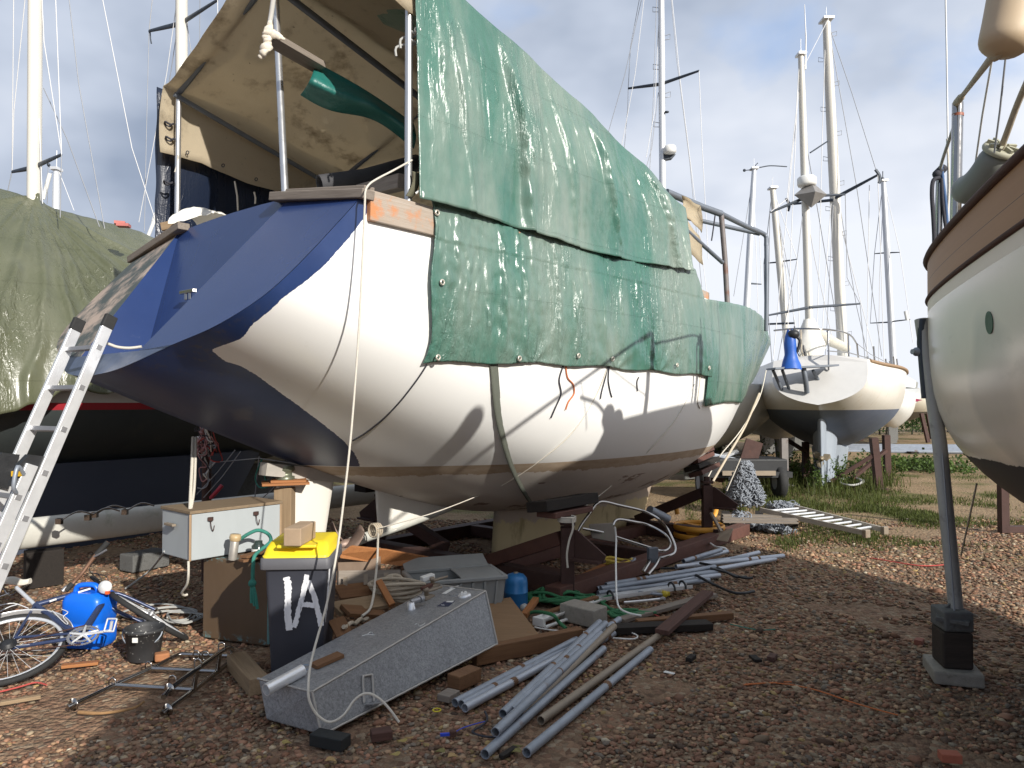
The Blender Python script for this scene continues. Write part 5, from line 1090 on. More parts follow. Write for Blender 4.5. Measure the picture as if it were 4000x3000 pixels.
# ---------------------------------------------------------------- left side: ladder, bicycle, containers
def ladder():
    up=V((2.69-.0,0,0)); T=V((-2.62,4.84,2.24)); B=V((-3.10,4.07,0)); W=V((-.325,.205,0)); d=(B-T).normalized(); nrm=W.cross(d).normalized(); nrm=nrm if nrm.y<0 else -nrm
    r=thing('extension_ladder',B,'aluminium extension ladder leaning on the blue stern, black plastic stile caps','ladder')
    def sect(name,off,s0,s1,wid,tips):
        o=nrm*off; A=T+(B-T)*s0+o; E=T+(B-T)*s1+o
        sc=MB()
        for k,w in enumerate((V(),W)):
            b=MB(); b.beam(A+w,E+w,.030,.070,W.cross(d)); st=b.build('stile',m_alu,r,bevel=.003)
            if tips: b=MB(); b.beam(A+w-d*.03,A+w+d*.06,.036,.078,W.cross(d)); b.build('stile_cap',m_rubber,st,bevel=.006)
            n=int((E-A).length/.28)
            for i in range(n):
                p=A+d*(.20+.28*i)+w+W.normalized()*(-.016 if k==0 else .016)
                b=MB(); b.beam(p-W.normalized()*.003,p+W.normalized()*.003,.032,.032,d); b.build('rung_end',m_alud,st)
        for i in range(int((E-A).length/.28)):
            p=A+d*(.20+.28*i); b=MB(); b.beam(p+W*.04,p+W*.96,.03,.028,nrm); b.build('rung',m_alud,r,bevel=.003)
    sect('fly',0,0,1.0,1,True); sect('base',.085,.42,1.02,1,False)
    for w in (V(),W):
        p=T+(B-T)*.44+nrm*.05+w; b=MB(); b.prism([p-d*.10+nrm*.07,p-d*.12-nrm*.03,p+d*.10-nrm*.05,p+d*.10+nrm*.09,p-d*.02+nrm*.10],W.normalized()*.05 if w.length==0 else -W.normalized()*.05); b.build('guide_bracket',m_black,r)
        b=MB(); q=p+nrm*.06+d*.02; b.tube(smooth([q-W*.03,q+nrm*.06-W*.1-d*.03,q+nrm*.04-W*.12+d*.08,q-W*.05+d*.11],4),.013,6); b.build('lever',m_galv,r)
    b=MB(); q=T+(B-T)*.45+nrm*.14; b.box(q,(.05,.03,.03)); b.build('yellow_clip',plain('yellow_clip',(.6,.36,.02),.5),r)
    for k,pts in enumerate(([(218,732),(222,738),(237,744),(255,750),(280,752),(306,749)],)):
        b=MB(); b.tube(smooth([P(x,y,4.93+.01*i) for i,(x,y) in enumerate(pts)],5),.010,7); rp=one(b,'tie_rope',m_ropew,'short white rope tying the ladder head to the blue stern recess','rope')
    b=MB(); 
    return r
ladder()
def wheel(r,hub,e1,e2,rad,name,mt_rim,spin=0.0,par=None):
    n=e1.cross(e2).normalized(); N=44; tag_=name
    ring=lambda q,o=0:[hub+e1*(math.cos(a)*q)+e2*(math.sin(a)*q)+n*o for a in [2*math.pi*k/N for k in range(N)]]
    b=MB(); b.tube(ring(rad-.018),.019,9,closed=True); ty=b.build('tyre',m_rubber,r)
    b=MB(); b.tube(ring(rad-.042),.011,8,closed=True,flat=1.2); b.build('rim',mt_rim,ty)
    b=MB(); b.tube([hub-n*.045,hub-n*.03,hub+n*.03,hub+n*.045],[.012,.022,.022,.012],10); b.build('hub',m_alud,ty)
    for k in range(28):
        a=2*math.pi*k/28+spin; a2=a+(.5 if k%2 else -.5); s=.028 if k%4<2 else -.028
        b=MB(); b.tube([hub+n*s+(e1*math.cos(a2)+e2*math.sin(a2))*.022,hub+(e1*math.cos(a)+e2*math.sin(a))*(rad-.045)],.0014,4,cap=False); b.build('spoke',m_wirel,ty)
    return ty
def bicycle():
    mfr=plain('navy_bike_paint',(.035,.05,.11),.3,.2,.25,9,.03); Q=lambda x,y,d:PP(zC,x,y,d)
    hub=Q(55,885,4.76); BB=Q(520,810,4.88); sc=Q(228,603,5.16); sd=Q(90,475,5.30); ht=Q(640,487,5.36); hb=Q(690,548,5.30)
    r=thing('bicycle',V((hub.x+.4,4.7,0)),'dark blue bicycle with white saddle leaning over against the blue canister','bicycle')
    b=MB(); 
    for p,q,rr in ((BB,sc,.019),(sc,ht,.018),(BB,hb,.022),(ht,hb,.022),(BB,hub,.012),(sc,hub,.011)): 
        off=V((0,0,0)); b.tube([p,q],rr,10)
    o=V((0,.06,.05)); b.tube([BB+o*.4,hub+o],.009,8); b.tube([sc+o*.3,hub+o],.008,8)
    f=b.build('frame',mfr,r)
    b=MB(); b.tube([sc,sd+(sc-sd)*.12],.014,10); b.build('seatpost',m_alu,r)
    e1=Q(435,885,4.85)-hub; e1=V((.94,.33,.02)).normalized(); e2=V((-.33*.93,.94*.86,.36)); e2=(e2-e1*e2.dot(e1)).normalized()
    wheel(r,hub,e1,e2,.335,'rear_wheel',m_alu)
    a=Q(722,530,5.32);c=Q(1208,818,5.48); mid=(a+c)/2; l=(c-a).normalized(); vd=mid-V((0,0,HC)); vd.normalize(); pp=l.cross(vd).normalized(); e2b=vd+pp*.04; e2b=(e2b-l*e2b.dot(l)).normalized(); fw=wheel(r,mid,l,e2b,.322,'front_wheel',m_alu,.2)
    nn=l.cross(e2b).normalized(); nn=nn if nn.z>0 else -nn
    fc=hb+(mid-hb).normalized()*.05
    for s in (1,-1): b=MB(); b.tube(smooth([hb+nn*.0,fc+nn*.05*s,mid+nn*.055*s],4),.012,8); b.build('fork_blade',mfr,r)
    b=MB(); pts=[hub+(e1*math.cos(t)+e2*math.sin(t))*.36 for t in [.35+.13*k for k in range(16)]]; n2=e1.cross(e2).normalized(); rows=[[p+n2*w for w in (-.026,-.014,.014,.026)] for p in pts]; b.grid(rows); b.build('mudguard',m_alu,r,solid=.003)
    # saddle
    rows=[]; s0=Q(8,462,5.28); s1=Q(196,452,5.42)
    for i in range(9):
        t=i/8; c_=s0.lerp(s1,t); w=.075*(1-t)**1.3+.022; rows.append([c_+V((.0,math.cos(q)*w,math.sin(q)*.03*(1 if math.sin(q)>0 else .35)+.012*math.sin(t*6))) for q in [k*math.pi/7 for k in range(14)]])
    b=MB(); b.grid(rows,0,None,True,True); b.add(rows[0],[tuple(range(14))]); b.add(rows[-1],[tuple(range(14))]); b.build('saddle',plain('dirty_white_saddle',(.66,.62,.54),.5,0,.2,8),r)
    b=MB(); b.tube(smooth([Q(20,490,5.28),Q(60,540,5.26),Q(120,510,5.32),Q(190,470,5.40)],4),.005,6); b.build('saddle_rail',m_stain,r)
    # bars, stem, lamp
    st=Q(655,470,5.38); bc=Q(590,420,5.42)
    b=MB(); b.tube([ht,st,bc],.013,8); b.build('stem',m_black,r)
    g1=Q(700,195,5.5); g2=Q(425,510,5.35)
    b=MB(); b.tube(smooth([g1,Q(620,280,5.47),Q(575,340,5.45),Q(530,400,5.42),Q(480,455,5.40),g2],5),.014,9); hbx=b.build('handlebar',plain('rusty_bar',(.2,.11,.07),.6,.4),r)
    for p,q in ((g1,g1.lerp(Q(600,305,5.46),.75)),(g2,g2.lerp(Q(500,435,5.41),.6))): b=MB(); b.tube([p,q],.020,10); b.build('grip',m_rubber,r)
    b=MB(); b.tube(smooth([Q(610,290,5.46),Q(650,270,5.44),Q(690,245,5.43)],4),.008,6); b.build('brake_lever',m_alud,r); b=MB(); b.tube(smooth([Q(470,480,5.39),Q(430,490,5.36),Q(405,515,5.34)],4),.016,6); b.build('brake_lever',m_alud,r)
    lp=Q(683,487,5.22); dr=V((.15,-.95,.3)).normalized(); b=MB(); b.lathe(lp,dr,[(.0,-.05),(.03,-.045),(.044,0),(.044,.012),(.0,.016)],18); b.build('headlamp',plain('lamp_glass',(.75,.76,.76),.15,.2,.05),r)
    b=MB(); b.box(Q(697,522,5.2),(.025,.02,.02)); b.build('reflector',plain('orange_reflector',(.7,.12,.03),.3),r)
    # crank set
    n3=e1.cross(e2).normalized(); n3=n3 if n3.y<0 else -n3; cc=Q(540,800,4.82)
    ea=e1*.92; eb=V((0,.86,.36)); eb=(eb-e1*eb.dot(e1)).normalized(); n3=e1.cross(eb).normalized()
    for q,nm in ((.092,'chainring'),(.066,'chainring')):
        b=MB(); N=36; ro=[];ri_=[]
        for k in range(N*2):
            a_=math.pi*k/N; qq=q+(.004 if k%2 else -.001); ro.append(cc+(e1*math.cos(a_)+eb*math.sin(a_))*qq); ri_.append(cc+(e1*math.cos(a_)+eb*math.sin(a_))*(q-.014))
        b.grid([ro,ri_],0,None,False,True); b.build(nm,m_alud,r,solid=.003); cc=cc+n3*.004
    for k in range(5):
        a_=k*1.257+.3; b=MB(); b.tube([cc,cc+(e1*math.cos(a_)+eb*math.sin(a_))*.085],[.011,.006],6); b.build('spider_arm',m_alu,r)
    pe=Q(715,768,4.84); b=MB(); b.beam(cc,pe,.022,.014); b.build('crank',m_alu,r,bevel=.003); b=MB(); 
    for dx in (-.03,.03): b.tube([pe+V((dx,-.02,0)),pe+V((dx+.012,.0,.075))],.006,6)
    b.tube([pe+V((-.03,-.02,0)),pe+V((.03,-.02,0))],.006,6); b.tube([pe+V((-.018,0,.075)),pe+V((.042,0,.075))],.006,6); b.tube([pe,pe+V((.01,0,.06))],.01,8); b.build('pedal',m_alu,r)
    p2=cc+(cc-pe)*1.0+V((0,.1,-.03)); b=MB(); b.beam(cc,p2,.022,.014); b.build('crank',m_alu,r)
    b=MB(); b.tube(smooth([cc+eb*.09,hub+eb*.04,hub-e1*.03,hub-eb*.035,cc-eb*.09],5),.0045,5); b.build('chain',m_rust,r)
    b=MB(); b.lathe(hub+n3*.03,n3,[(.05,0),(.05,.006),(.035,.012),(.035,.02),(.02,.022)],18); b.build('cassette',m_black,r)
    b=MB(); b.tube(smooth([Q(340,640,5.05),Q(420,720,4.95),Q(440,720,4.93),Q(410,680,4.98),Q(440,650,5.0),Q(400,630,5.03)],4),.003,5); b.build('bottle_cage',m_wirel,r)
    # white lettering strips on the tubes
    for (x0,y0,x1,y1,da,db) in ((515,517,595,492,5.24,5.28),(330,575,375,560,5.15,5.18)):
        b=MB(); b.beam(Q(x0,y0,da)-V((0,.016,0)),Q(x1,y1,db)-V((0,.016,0)),.002,.012); b.build('decal',m_white,r)
    # luggage rack wires and cables
    for pts in ([(0,605,5.1),(90,592,5.15),(185,625,5.12)],[(0,645,5.05),(60,615,5.1),(110,600,5.15)],[(0,548,5.25),(60,525,5.26)]): b=MB(); b.tube(smooth([Q(*p) for p in pts],4),.004,5); b.build('rack_wire',m_wirel,r)
    for pts in ([(560,400,5.42),(600,395,5.3),(690,420,5.25),(700,470,5.25)],[(540,420,5.42),(620,395,5.3),(660,450,5.28),(640,520,5.3)],[(600,330,5.44),(580,380,5.35),(640,440,5.3)]): b=MB(); b.tube(smooth([Q(*p) for p in pts],5),.003,5); b.build('brake_cable',m_black,r)
    return r
bicycle()
def containers():
    # blue canister
    c=G(172,1404); c.y+=.12; r=thing('jerrycan',c,'bright blue plastic canister standing behind the leaning bicycle','canister'); m=plain('blue_plastic',(.006,.14,.72),.35,0,.12,4,.04)
    def rr(w,d,z,rad=.05,n=4,rz=R(-8)):
        out=[]
        for cx,cy,a0 in ((1,1,0),(-1,1,90),(-1,-1,180),(1,-1,270)):
            for k in range(n+1):
                a=R(a0+90*k/n); p=V((cx*(w/2-rad)+math.cos(a)*rad,cy*(d/2-rad)+math.sin(a)*rad,z)); p.rotate(Matrix.Rotation(rz,3,'Z')); out.append(c+p)
        return out
    b=MB(); rows=[rr(.27,.2,0),rr(.295,.225,.02),rr(.30,.23,.05),rr(.30,.23,.15),rr(.288,.218,.16),rr(.288,.218,.175),rr(.30,.23,.185),rr(.30,.23,.32),rr(.27,.21,.355),rr(.2,.17,.375)]; b.grid(rows,0,None,True,True); b.add(rows[-1],[tuple(range(20))]); b.build('body',m,r)
    b=MB(); b.tube(smooth([c+V((-.10,0,.36)),c+V((-.08,0,.41)),c+V((.03,0,.415)),c+V((.06,0,.37))],4),.018,10,flat=1.4); b.build('handle',m,r); b=MB(); b.lathe(c+V((.10,-.01,.36)),(0,0,1),[(.03,0),(.03,.05),(.0,.05)],16); b.build('cap',m_black,r)
    # bucket
    c=G(294,1434); c.y+=.10; KU=.9; r=thing('bucket',c,'black paint spattered rubber bucket on the gravel beside the bicycle wheel','bucket'); t=NT('spattered_black_rubber'); sp=t.ramp(t.noise(55,3,.6),[(.66,0.0),(.69,1.0)]); mm=t.fin(t.mix(sp,t.mix(t.noise(6,5),(.015,.016,.018),(.045,.045,.047)),(.4,.4,.38)),.6,0,t.noise(30),.1,.003)
    b=MB(); b.lathe(c,(.02,0,1),[(p*KU,q*KU) for p,q in ((.0,0),(.105,0),(.11,.01),(.132,.205),(.142,.208),(.146,.225),(.138,.235),(.130,.232),(.122,.20),(.1,.02),(0,.02))],32); b.build('body',mm,r)
    b=MB(); b.lathe(c+V((0,0,.12)),(0,0,1),[(.104,0),(.104,.002),(0,.003)],24); b.build('rain_water',plain('murky_water',(.05,.06,.065),.08),r)
    b=MB(); h=c+V((.0,0,.205)); b.tube([h+V((math.cos(a)*.131,-.02-.05*math.sin(a),-.02+.09*math.sin(a)*-1)) for a in [k*math.pi/12 for k in range(13)]],.005,6); b.build('handle',m_galv,r)
    b=MB(); q=zC(875,832); p=P(*q,4.815); b.box(p,(.035,.004,.03),0); b.build('sticker',m_white,r)
    # wheelie bin
    c=G(630,1486); c.y+=.225; KB=.885; r=thing('wheelie_bin',c,'dark grey wheelie bin with yellow lid and white painted 1A','bin'); md=plain('dark_grey_bin_plastic',(.040,.043,.056),.45,0,.2,4,.04); my=plain('yellow_lid',(.80,.62,.03),.4,0,.08,5,.03,dirt=((.55,.42,.1),.68))
    rz=R(4)
    def rb(w,d,z,dy=0,rad=.03): 
        out=[]
        for cx,cy,a0 in ((1,1,0),(-1,1,90),(-1,-1,180),(1,-1,270)):
            for k in range(4):
                a=R(a0+30*k); p=V((cx*(w/2-rad)+math.cos(a)*rad,cy*(d/2-rad)+math.sin(a)*rad+dy,z))*KB; p.rotate(Matrix.Rotation(rz,3,'Z')); out.append(c+p)
        return out
    b=MB(); rows=[rb(.335,.40,.03),rb(.345,.41,.06),rb(.392,.47,.60),rb(.396,.474,.615),rb(.41,.49,.80),rb(.418,.50,.815),rb(.418,.50,.83)]; b.grid(rows,0,None,True,True); b.add(rows[0],[tuple(range(16))]); b.build('body',md,r)
    b=MB(); rows=[rb(.42,.50,.79,0),rb(.468,.545,.795),rb(.47,.55,.80),rb(.468,.545,.865),rb(.455,.535,.872),rb(.41,.49,.872),rb(.41,.49,.80)]; b.grid(rows,0,None,True,True); b.build('rim',plain('grey_bin_rim',(.10,.10,.11),.5,0,.15,5,.05),r)
    b=MB(); rows=[rb(.44,.52,.865),rb(.445,.525,.885),rb(.43,.51,.89),rb(.42,.46,.93,.03),rb(.39,.40,.958,.05),rb(.3,.3,.962,.05)]; b.grid(rows,0,None,True,True); b.add(rows[-1],[tuple(range(16))])
    b.build('lid',my,r)
    ff=lambda u,v,o=.0: (lambda p:(p.rotate(Matrix.Rotation(rz,3,'Z')),c+p)[1])(V((u,-(.205+(.25-.205)*min(1,(v-.06)/.76))-o,v))*KB)
    b=MB(); b.beam(ff(-.12,.95,-.03),ff(.14,.95,-.03),.10,.018); b.build('lid_handle',my,r,bevel=.005)
    for s in (1,-1):
        b=MB(); b.lathe(c+V((.20*s,.22,.10))*1.0,(1,0,0),[(.0,-.02),(.08,-.02),(.09,-.01),(.09,.01),(.08,.02),(0,.02)],20); b.build('wheel',m_rubber,r)
    mw=NT('white_brush_paint'); k=mw.ramp(mw.noise(14,7,.75,st=(2.4,2.4,.35)),[(.36,(.82,.82,.83)),(.58,(.68,.69,.72)),(.64,(.10,.105,.125)),(.70,(.05,.053,.066))]); mwp=mw.fin(k,.6)
    def stroke(pts,w,eo=0):   # ragged brush stroke on the bin's front face; pts in crop zD
        conv=[]
        for x,y in pts:
            q=zD(x,y); v=.0; rr_=ray(*q); 
            d=c.y-.21
            for it in range(4):
                p=P(*q,d); v=p.z; l=p-c; l.rotate(Matrix.Rotation(-rz,3,'Z')); tgt=-KB*(.205+(.25-.205)*min(1,(v/KB-.06)/.76))-.003-eo; d+= (tgt-l.y)
            conv.append(P(*q,d))
        ps=smooth(conv,10); L=[];Rr=[]
        for i,p in enumerate(ps):
            t=(ps[min(i+1,len(ps)-1)]-ps[max(i-1,0)]).normalized(); s=t.cross(V((0,-1,.05))).normalized(); ww=w*1.1*(1+.30*N3(i*.5,w*90,p.x*20)); j=.0045*N3(i*1.4,3,p.z*30); L.append(p+s*(ww/2+j)); Rr.append(p-s*(ww/2-j))
        b=MB(); b.grid([L,Rr],0,None,False); return b.build('painted_mark',mwp,r,solid=.002)
    stroke([(866,1150),(882,1215),(882,1300),(879,1390),(882,1490),(893,1580)],.036,.001); stroke([(1034,1130),(1020,1210),(998,1310),(968,1420),(944,1510),(928,1556)],.028,.001)
    stroke([(1044,1180),(1072,1250),(1100,1330),(1125,1430),(1152,1545)],.028,.0045); stroke([(982,1374),(1030,1372),(1096,1380)],.026,.0080)
    b=MB(); 
    for (x,y0,y1,w) in ((.203,.42,.72,.02),(.203,.36,.62,.012)):
        q=c+V((.186,-.09-(.04 if w<.015 else 0),0)); b=MB(); b.beam(q+V((-.012,0,y0)),q+V((.006,0,y1)),w,.003,(1,0,0)); b.build('painted_mark',mwp,r)
    b=MB(); t=c+V((.03,-.10,.0)); p0=PP(zD,915,862,4.42); p1=PP(zD,1040,787,4.70); p0.z=p1.z=.905
    b.beam(p0,p1,.105,.105); o=one(b,'timber_block',plain('stained_timber',(.36,.26,.17),.85,0,.3,7,.3,dirt=((.30,.07,.05),.64)),'square timber offcut with red paint weighing down the yellow bin lid','timber',bevel=.006)
    # brown tank box and white locker
    b0=G(437,1377); b1=G(580,1397); ex=(b1-b0); ex.z=0; L=ex.length; ex.normalize(); ey=V((-ex.y,ex.x,0)); H_=.58
    r=thing('steel_box',(b0+b1)/2,'tall brown stained steel box with blue green corroded edges beside the bin','box')
    t=NT('brown_stained_steel'); x,y,z=t.xyz(); n=t.noise(3,6,.65,st=(1,1,.35)); cc=t.mix(n,(.085,.055,.032),(.15,.10,.06)); e=t.ramp(t.noise(16,5,.7),[(.54,0.0),(.62,1.0)]); lo=t.ramp(z,[(.02,1.0),(.06,0.0)]); hi=t.ramp(z,[(.54,0.0),(.575,1.0)]); ed=t.math('MAXIMUM',lo,hi); cc=t.mix(t.math('MULTIPLY',e,ed),cc,(.14,.24,.24)); mb=t.fin(cc,.55,.2,n,.1,.005)
    B=[b0,b0+ex*L,b0+ex*L+ey*.5,b0+ey*.5]; b=MB(); b.hexa(B+[p+V((0,0,H_)) for p in B]); bx=b.build('box',mb,r,bevel=.008)
    b=MB(); b.tube([b0+ex*L-ey*.002+V((0,0,.02)),b0+ex*L-ey*.002+V((0,0,H_))],.010,6); b.build('corner_weld',plain('verdigris',(.12,.24,.24),.8,0,.6,14,.5),r)
    n0=V((-2.255,5.25,.59)); ax=MF.ax; pv=-MF.sb; h=.325
    r=thing('locker',n0,'long white metal locker with a wooden top resting across the brown steel box','locker'); ml=plain('chalky_white_paint',(.38,.41,.42),.5,0,.15,3,.08,dirt=((.36,.29,.22),.60),st=(1,1,.3))
    Lc=[n0,n0+ax*.72,n0+ax*.72+pv*.43,n0+pv*.43]; b=MB(); b.hexa(Lc+[p+V((0,0,h)) for p in Lc]); b.build('body',ml,r,bevel=.006)
    Lt=[n0-ax*.01-pv*.01,n0+ax*.73-pv*.01,n0+ax*.73+pv*.44,n0-ax*.01+pv*.44]; b=MB(); b.hexa([p+V((0,0,h+.002)) for p in Lt]+[p+V((0,0,h+.024)) for p in Lt]); b.build('wooden_top',wood('locker_top_wood',(.30,.22,.14),(.20,.15,.10)),r,bevel=.003)
    for p in Lc[:2]: 
        b=MB(); b.beam(p-ax*.003-pv*.003,p-ax*.003-pv*.003+V((0,0,h)),.012,.012,(0,1,0)); b.build('edge_strip',plain('rust_stained_edge',(.4,.27,.16),.7),r)
    q=n0+pv*.25+V((0,0,h*.72)); b=MB(); b.beam(q-ax*.03-pv*.07,q-ax*.03+pv*.06,.03,.018); b.build('door_handle',m_galvb,r,bevel=.004)
    for k in (.14,.5): q=n0+ax*k-pv*.012+V((0,0,h*.86)); b=MB(); b.box(q,(.03,.03,.025)); b.tube(smooth([q,q-V((0,0,.05))-pv*.01,q-V((0,0,.09))+ax*.02,q-V((0,0,.05))+ax*.03],4),.003,5); b.build('hasp',m_rust,r)
    b=MB(); b.beam(n0+ax*.52+pv*.25+V((0,0,-.59)),n0+ax*.52+pv*.25+V((0,0,-.005)),.3,.3); one(b,'timber_block',m_woodk,'dark timber stack carrying the far end of the white locker','timber',bevel=.005)
    b=MB(); b.tube(smooth([P(407,1212,5.2),P(407,1240,5.2),P(404,1262,5.25),P(393,1280,5.35),P(398,1286,5.4),P(405,1284,5.42)],5),.009,7); one(b,'loose_cable',m_ropew,'white cable dangling below the white locker with a loop at its end','cable')
    b=MB(); b.tube(smooth([P(417,945,5.9),P(415,1000,5.7),P(412,1060,5.5),P(410,1108,5.35)],5),.012,8); b.tube(smooth([P(423,945,5.9),P(422,1000,5.7),P(419,1060,5.5),P(411,1108,5.36)],5),.010,8); one(b,'hanging_rope',m_ropew,'pale doubled rope hanging from the blue counter down to the white locker','rope')
    # small things on the box
    p=PP(zD,432,965,5.34); p.z=.582; b=MB(); b.lathe(p,(.12,0,1),[(.03,0),(.03,.15),(.025,.16)],16); c_=b; o=one(b,'spray_tube',plain('dull_alloy',(.5,.47,.42),.4,.6),'upright metal tube capped with brown tape on the steel box','tube')
    b=MB(); b.lathe(p+V((.016,0,.135)),(.12,0,1),[(.036,0),(.042,.02),(.036,.045),(0,.045)],10); b.build('tape_wrap',plain('brown_tape',(.45,.33,.18),.4),o)
    p=PP(zD,640,905,5.42); p.z=.582; b=MB(); b.lathe(p,(0,0,1),[(.044,0),(.046,.01),(.046,.085),(.03,.10),(.03,.12),(0,.12)],18); o=one(b,'jar',plain('dark_green_glass',(.03,.045,.04),.15),'small dark jar with a white label on the steel box','jar')
    b=MB(); b.lathe(p+V((0,0,.02)),(0,0,1),[(.0468,0),(.0468,.045)],18); b.build('paper_label',m_white,o)
    for k,(x0,y0,x1,y1) in enumerate(((500,975,780,935),(520,955,700,940),(660,800,800,830))): 
        a=PP(zD,x0,y0,5.22);e=PP(zD,x1,y1,5.42); a.z=e.z=.60+.026*k; b=MB(); b.beam(a,e,.07,.02); one(b,'wood_offcut',m_woodb,['longest brown wood offcut lying on the steel box','short brown wood offcut on top of the longer one','uppermost wood offcut leaning by the timber prop'][k],'offcut','offcuts on the steel box',bevel=.003)
    b=MB(); pts=[(500,840,5.4),(560,800,5.4),(640,770,5.42),(720,800,5.45),(740,860,5.35),(660,930,5.25),(610,980,5.16),(598,1060,5.14),(595,1180,5.14)]; b.tube(smooth([PP(zD,*q) for q in pts],6),.013,8)
    kn=PP(zD,592,1200,5.13); b.ball(kn,.028,7); 
    for s in (-1,0,1): b.tube(smooth([kn,kn+V((.012*s+.01,-.01,-.06)),kn+V((.02*s+.02,-.01,-.15-.02*s))],4),.011,7)
    one(b,'knotted_rope',m_ropet,'green rope knotted and hanging down the front of the brown box','rope')
containers()
def steel_frame():
    Q=lambda x,y,z:GP(zC,x,y,z); r=thing('stainless_frame',Q(1000,1100,0),'polished stainless tube frame with round feet lying on the gravel','frame')
    def tb(n,pts,rad=.0145,k=4): b=MB(); b.tube(smooth([Q(*p) for p in pts],k),rad,10); return b.build(n,m_stain,r)
    tb('side_rail',[(440,1268,.02),(500,1238,.025),(745,1122,.03),(980,1015,.03),(1130,938,.03),(1180,922,.03),(1260,925,.03)]); tb('cross_tube',[(1180,922,.03),(1490,932,.03)])
    tb('side_rail',[(1050,1308,.02),(1110,1264,.025),(1255,1155,.03),(1410,1035,.03),(1490,965,.03),(1508,920,.06),(1500,885,.14),(1480,880,.17),(1440,900,.18),(1275,1020,.18),(1130,1125,.17),(1060,1200,.16)],.0145,5)
    tb('cross_tube',[(745,1122,.03),(1255,1152,.03)]); tb('cross_tube',[(980,1015,.03),(1410,1033,.03)])
    tb('upright',[(1275,1020,.18),(1255,1152,.03)]); tb('upright',[(1425,905,.18),(1408,1035,.03)])
    for x,y,z in ((475,1248,.022),(1085,1283,.022),(1096,1152,.165)):
        c=Q(x,y,z); d=(Q(745,1122,.03)-Q(475,1248,.022)).normalized(); b=MB(); b.lathe(c,d,[(0,0),(.034,0),(.034,.005),(0,.005)],22); b.build('foot_disc',m_stain,r)
    for x,y,z in ((1115,1110,.17),(1280,1000,.19),(1435,890,.19),(1270,940,.03),(1330,945,.03),(960,1015,.03),(725,1122,.03)):
        c=Q(x,y,z); b=MB(); b.tube([c+V((math.cos(a)*.022,.004,math.sin(a)*.03+.012)) for a in [k*.7 for k in range(9)]],.005,6,closed=True); b.build('eye',m_stain,r)
steel_frame()
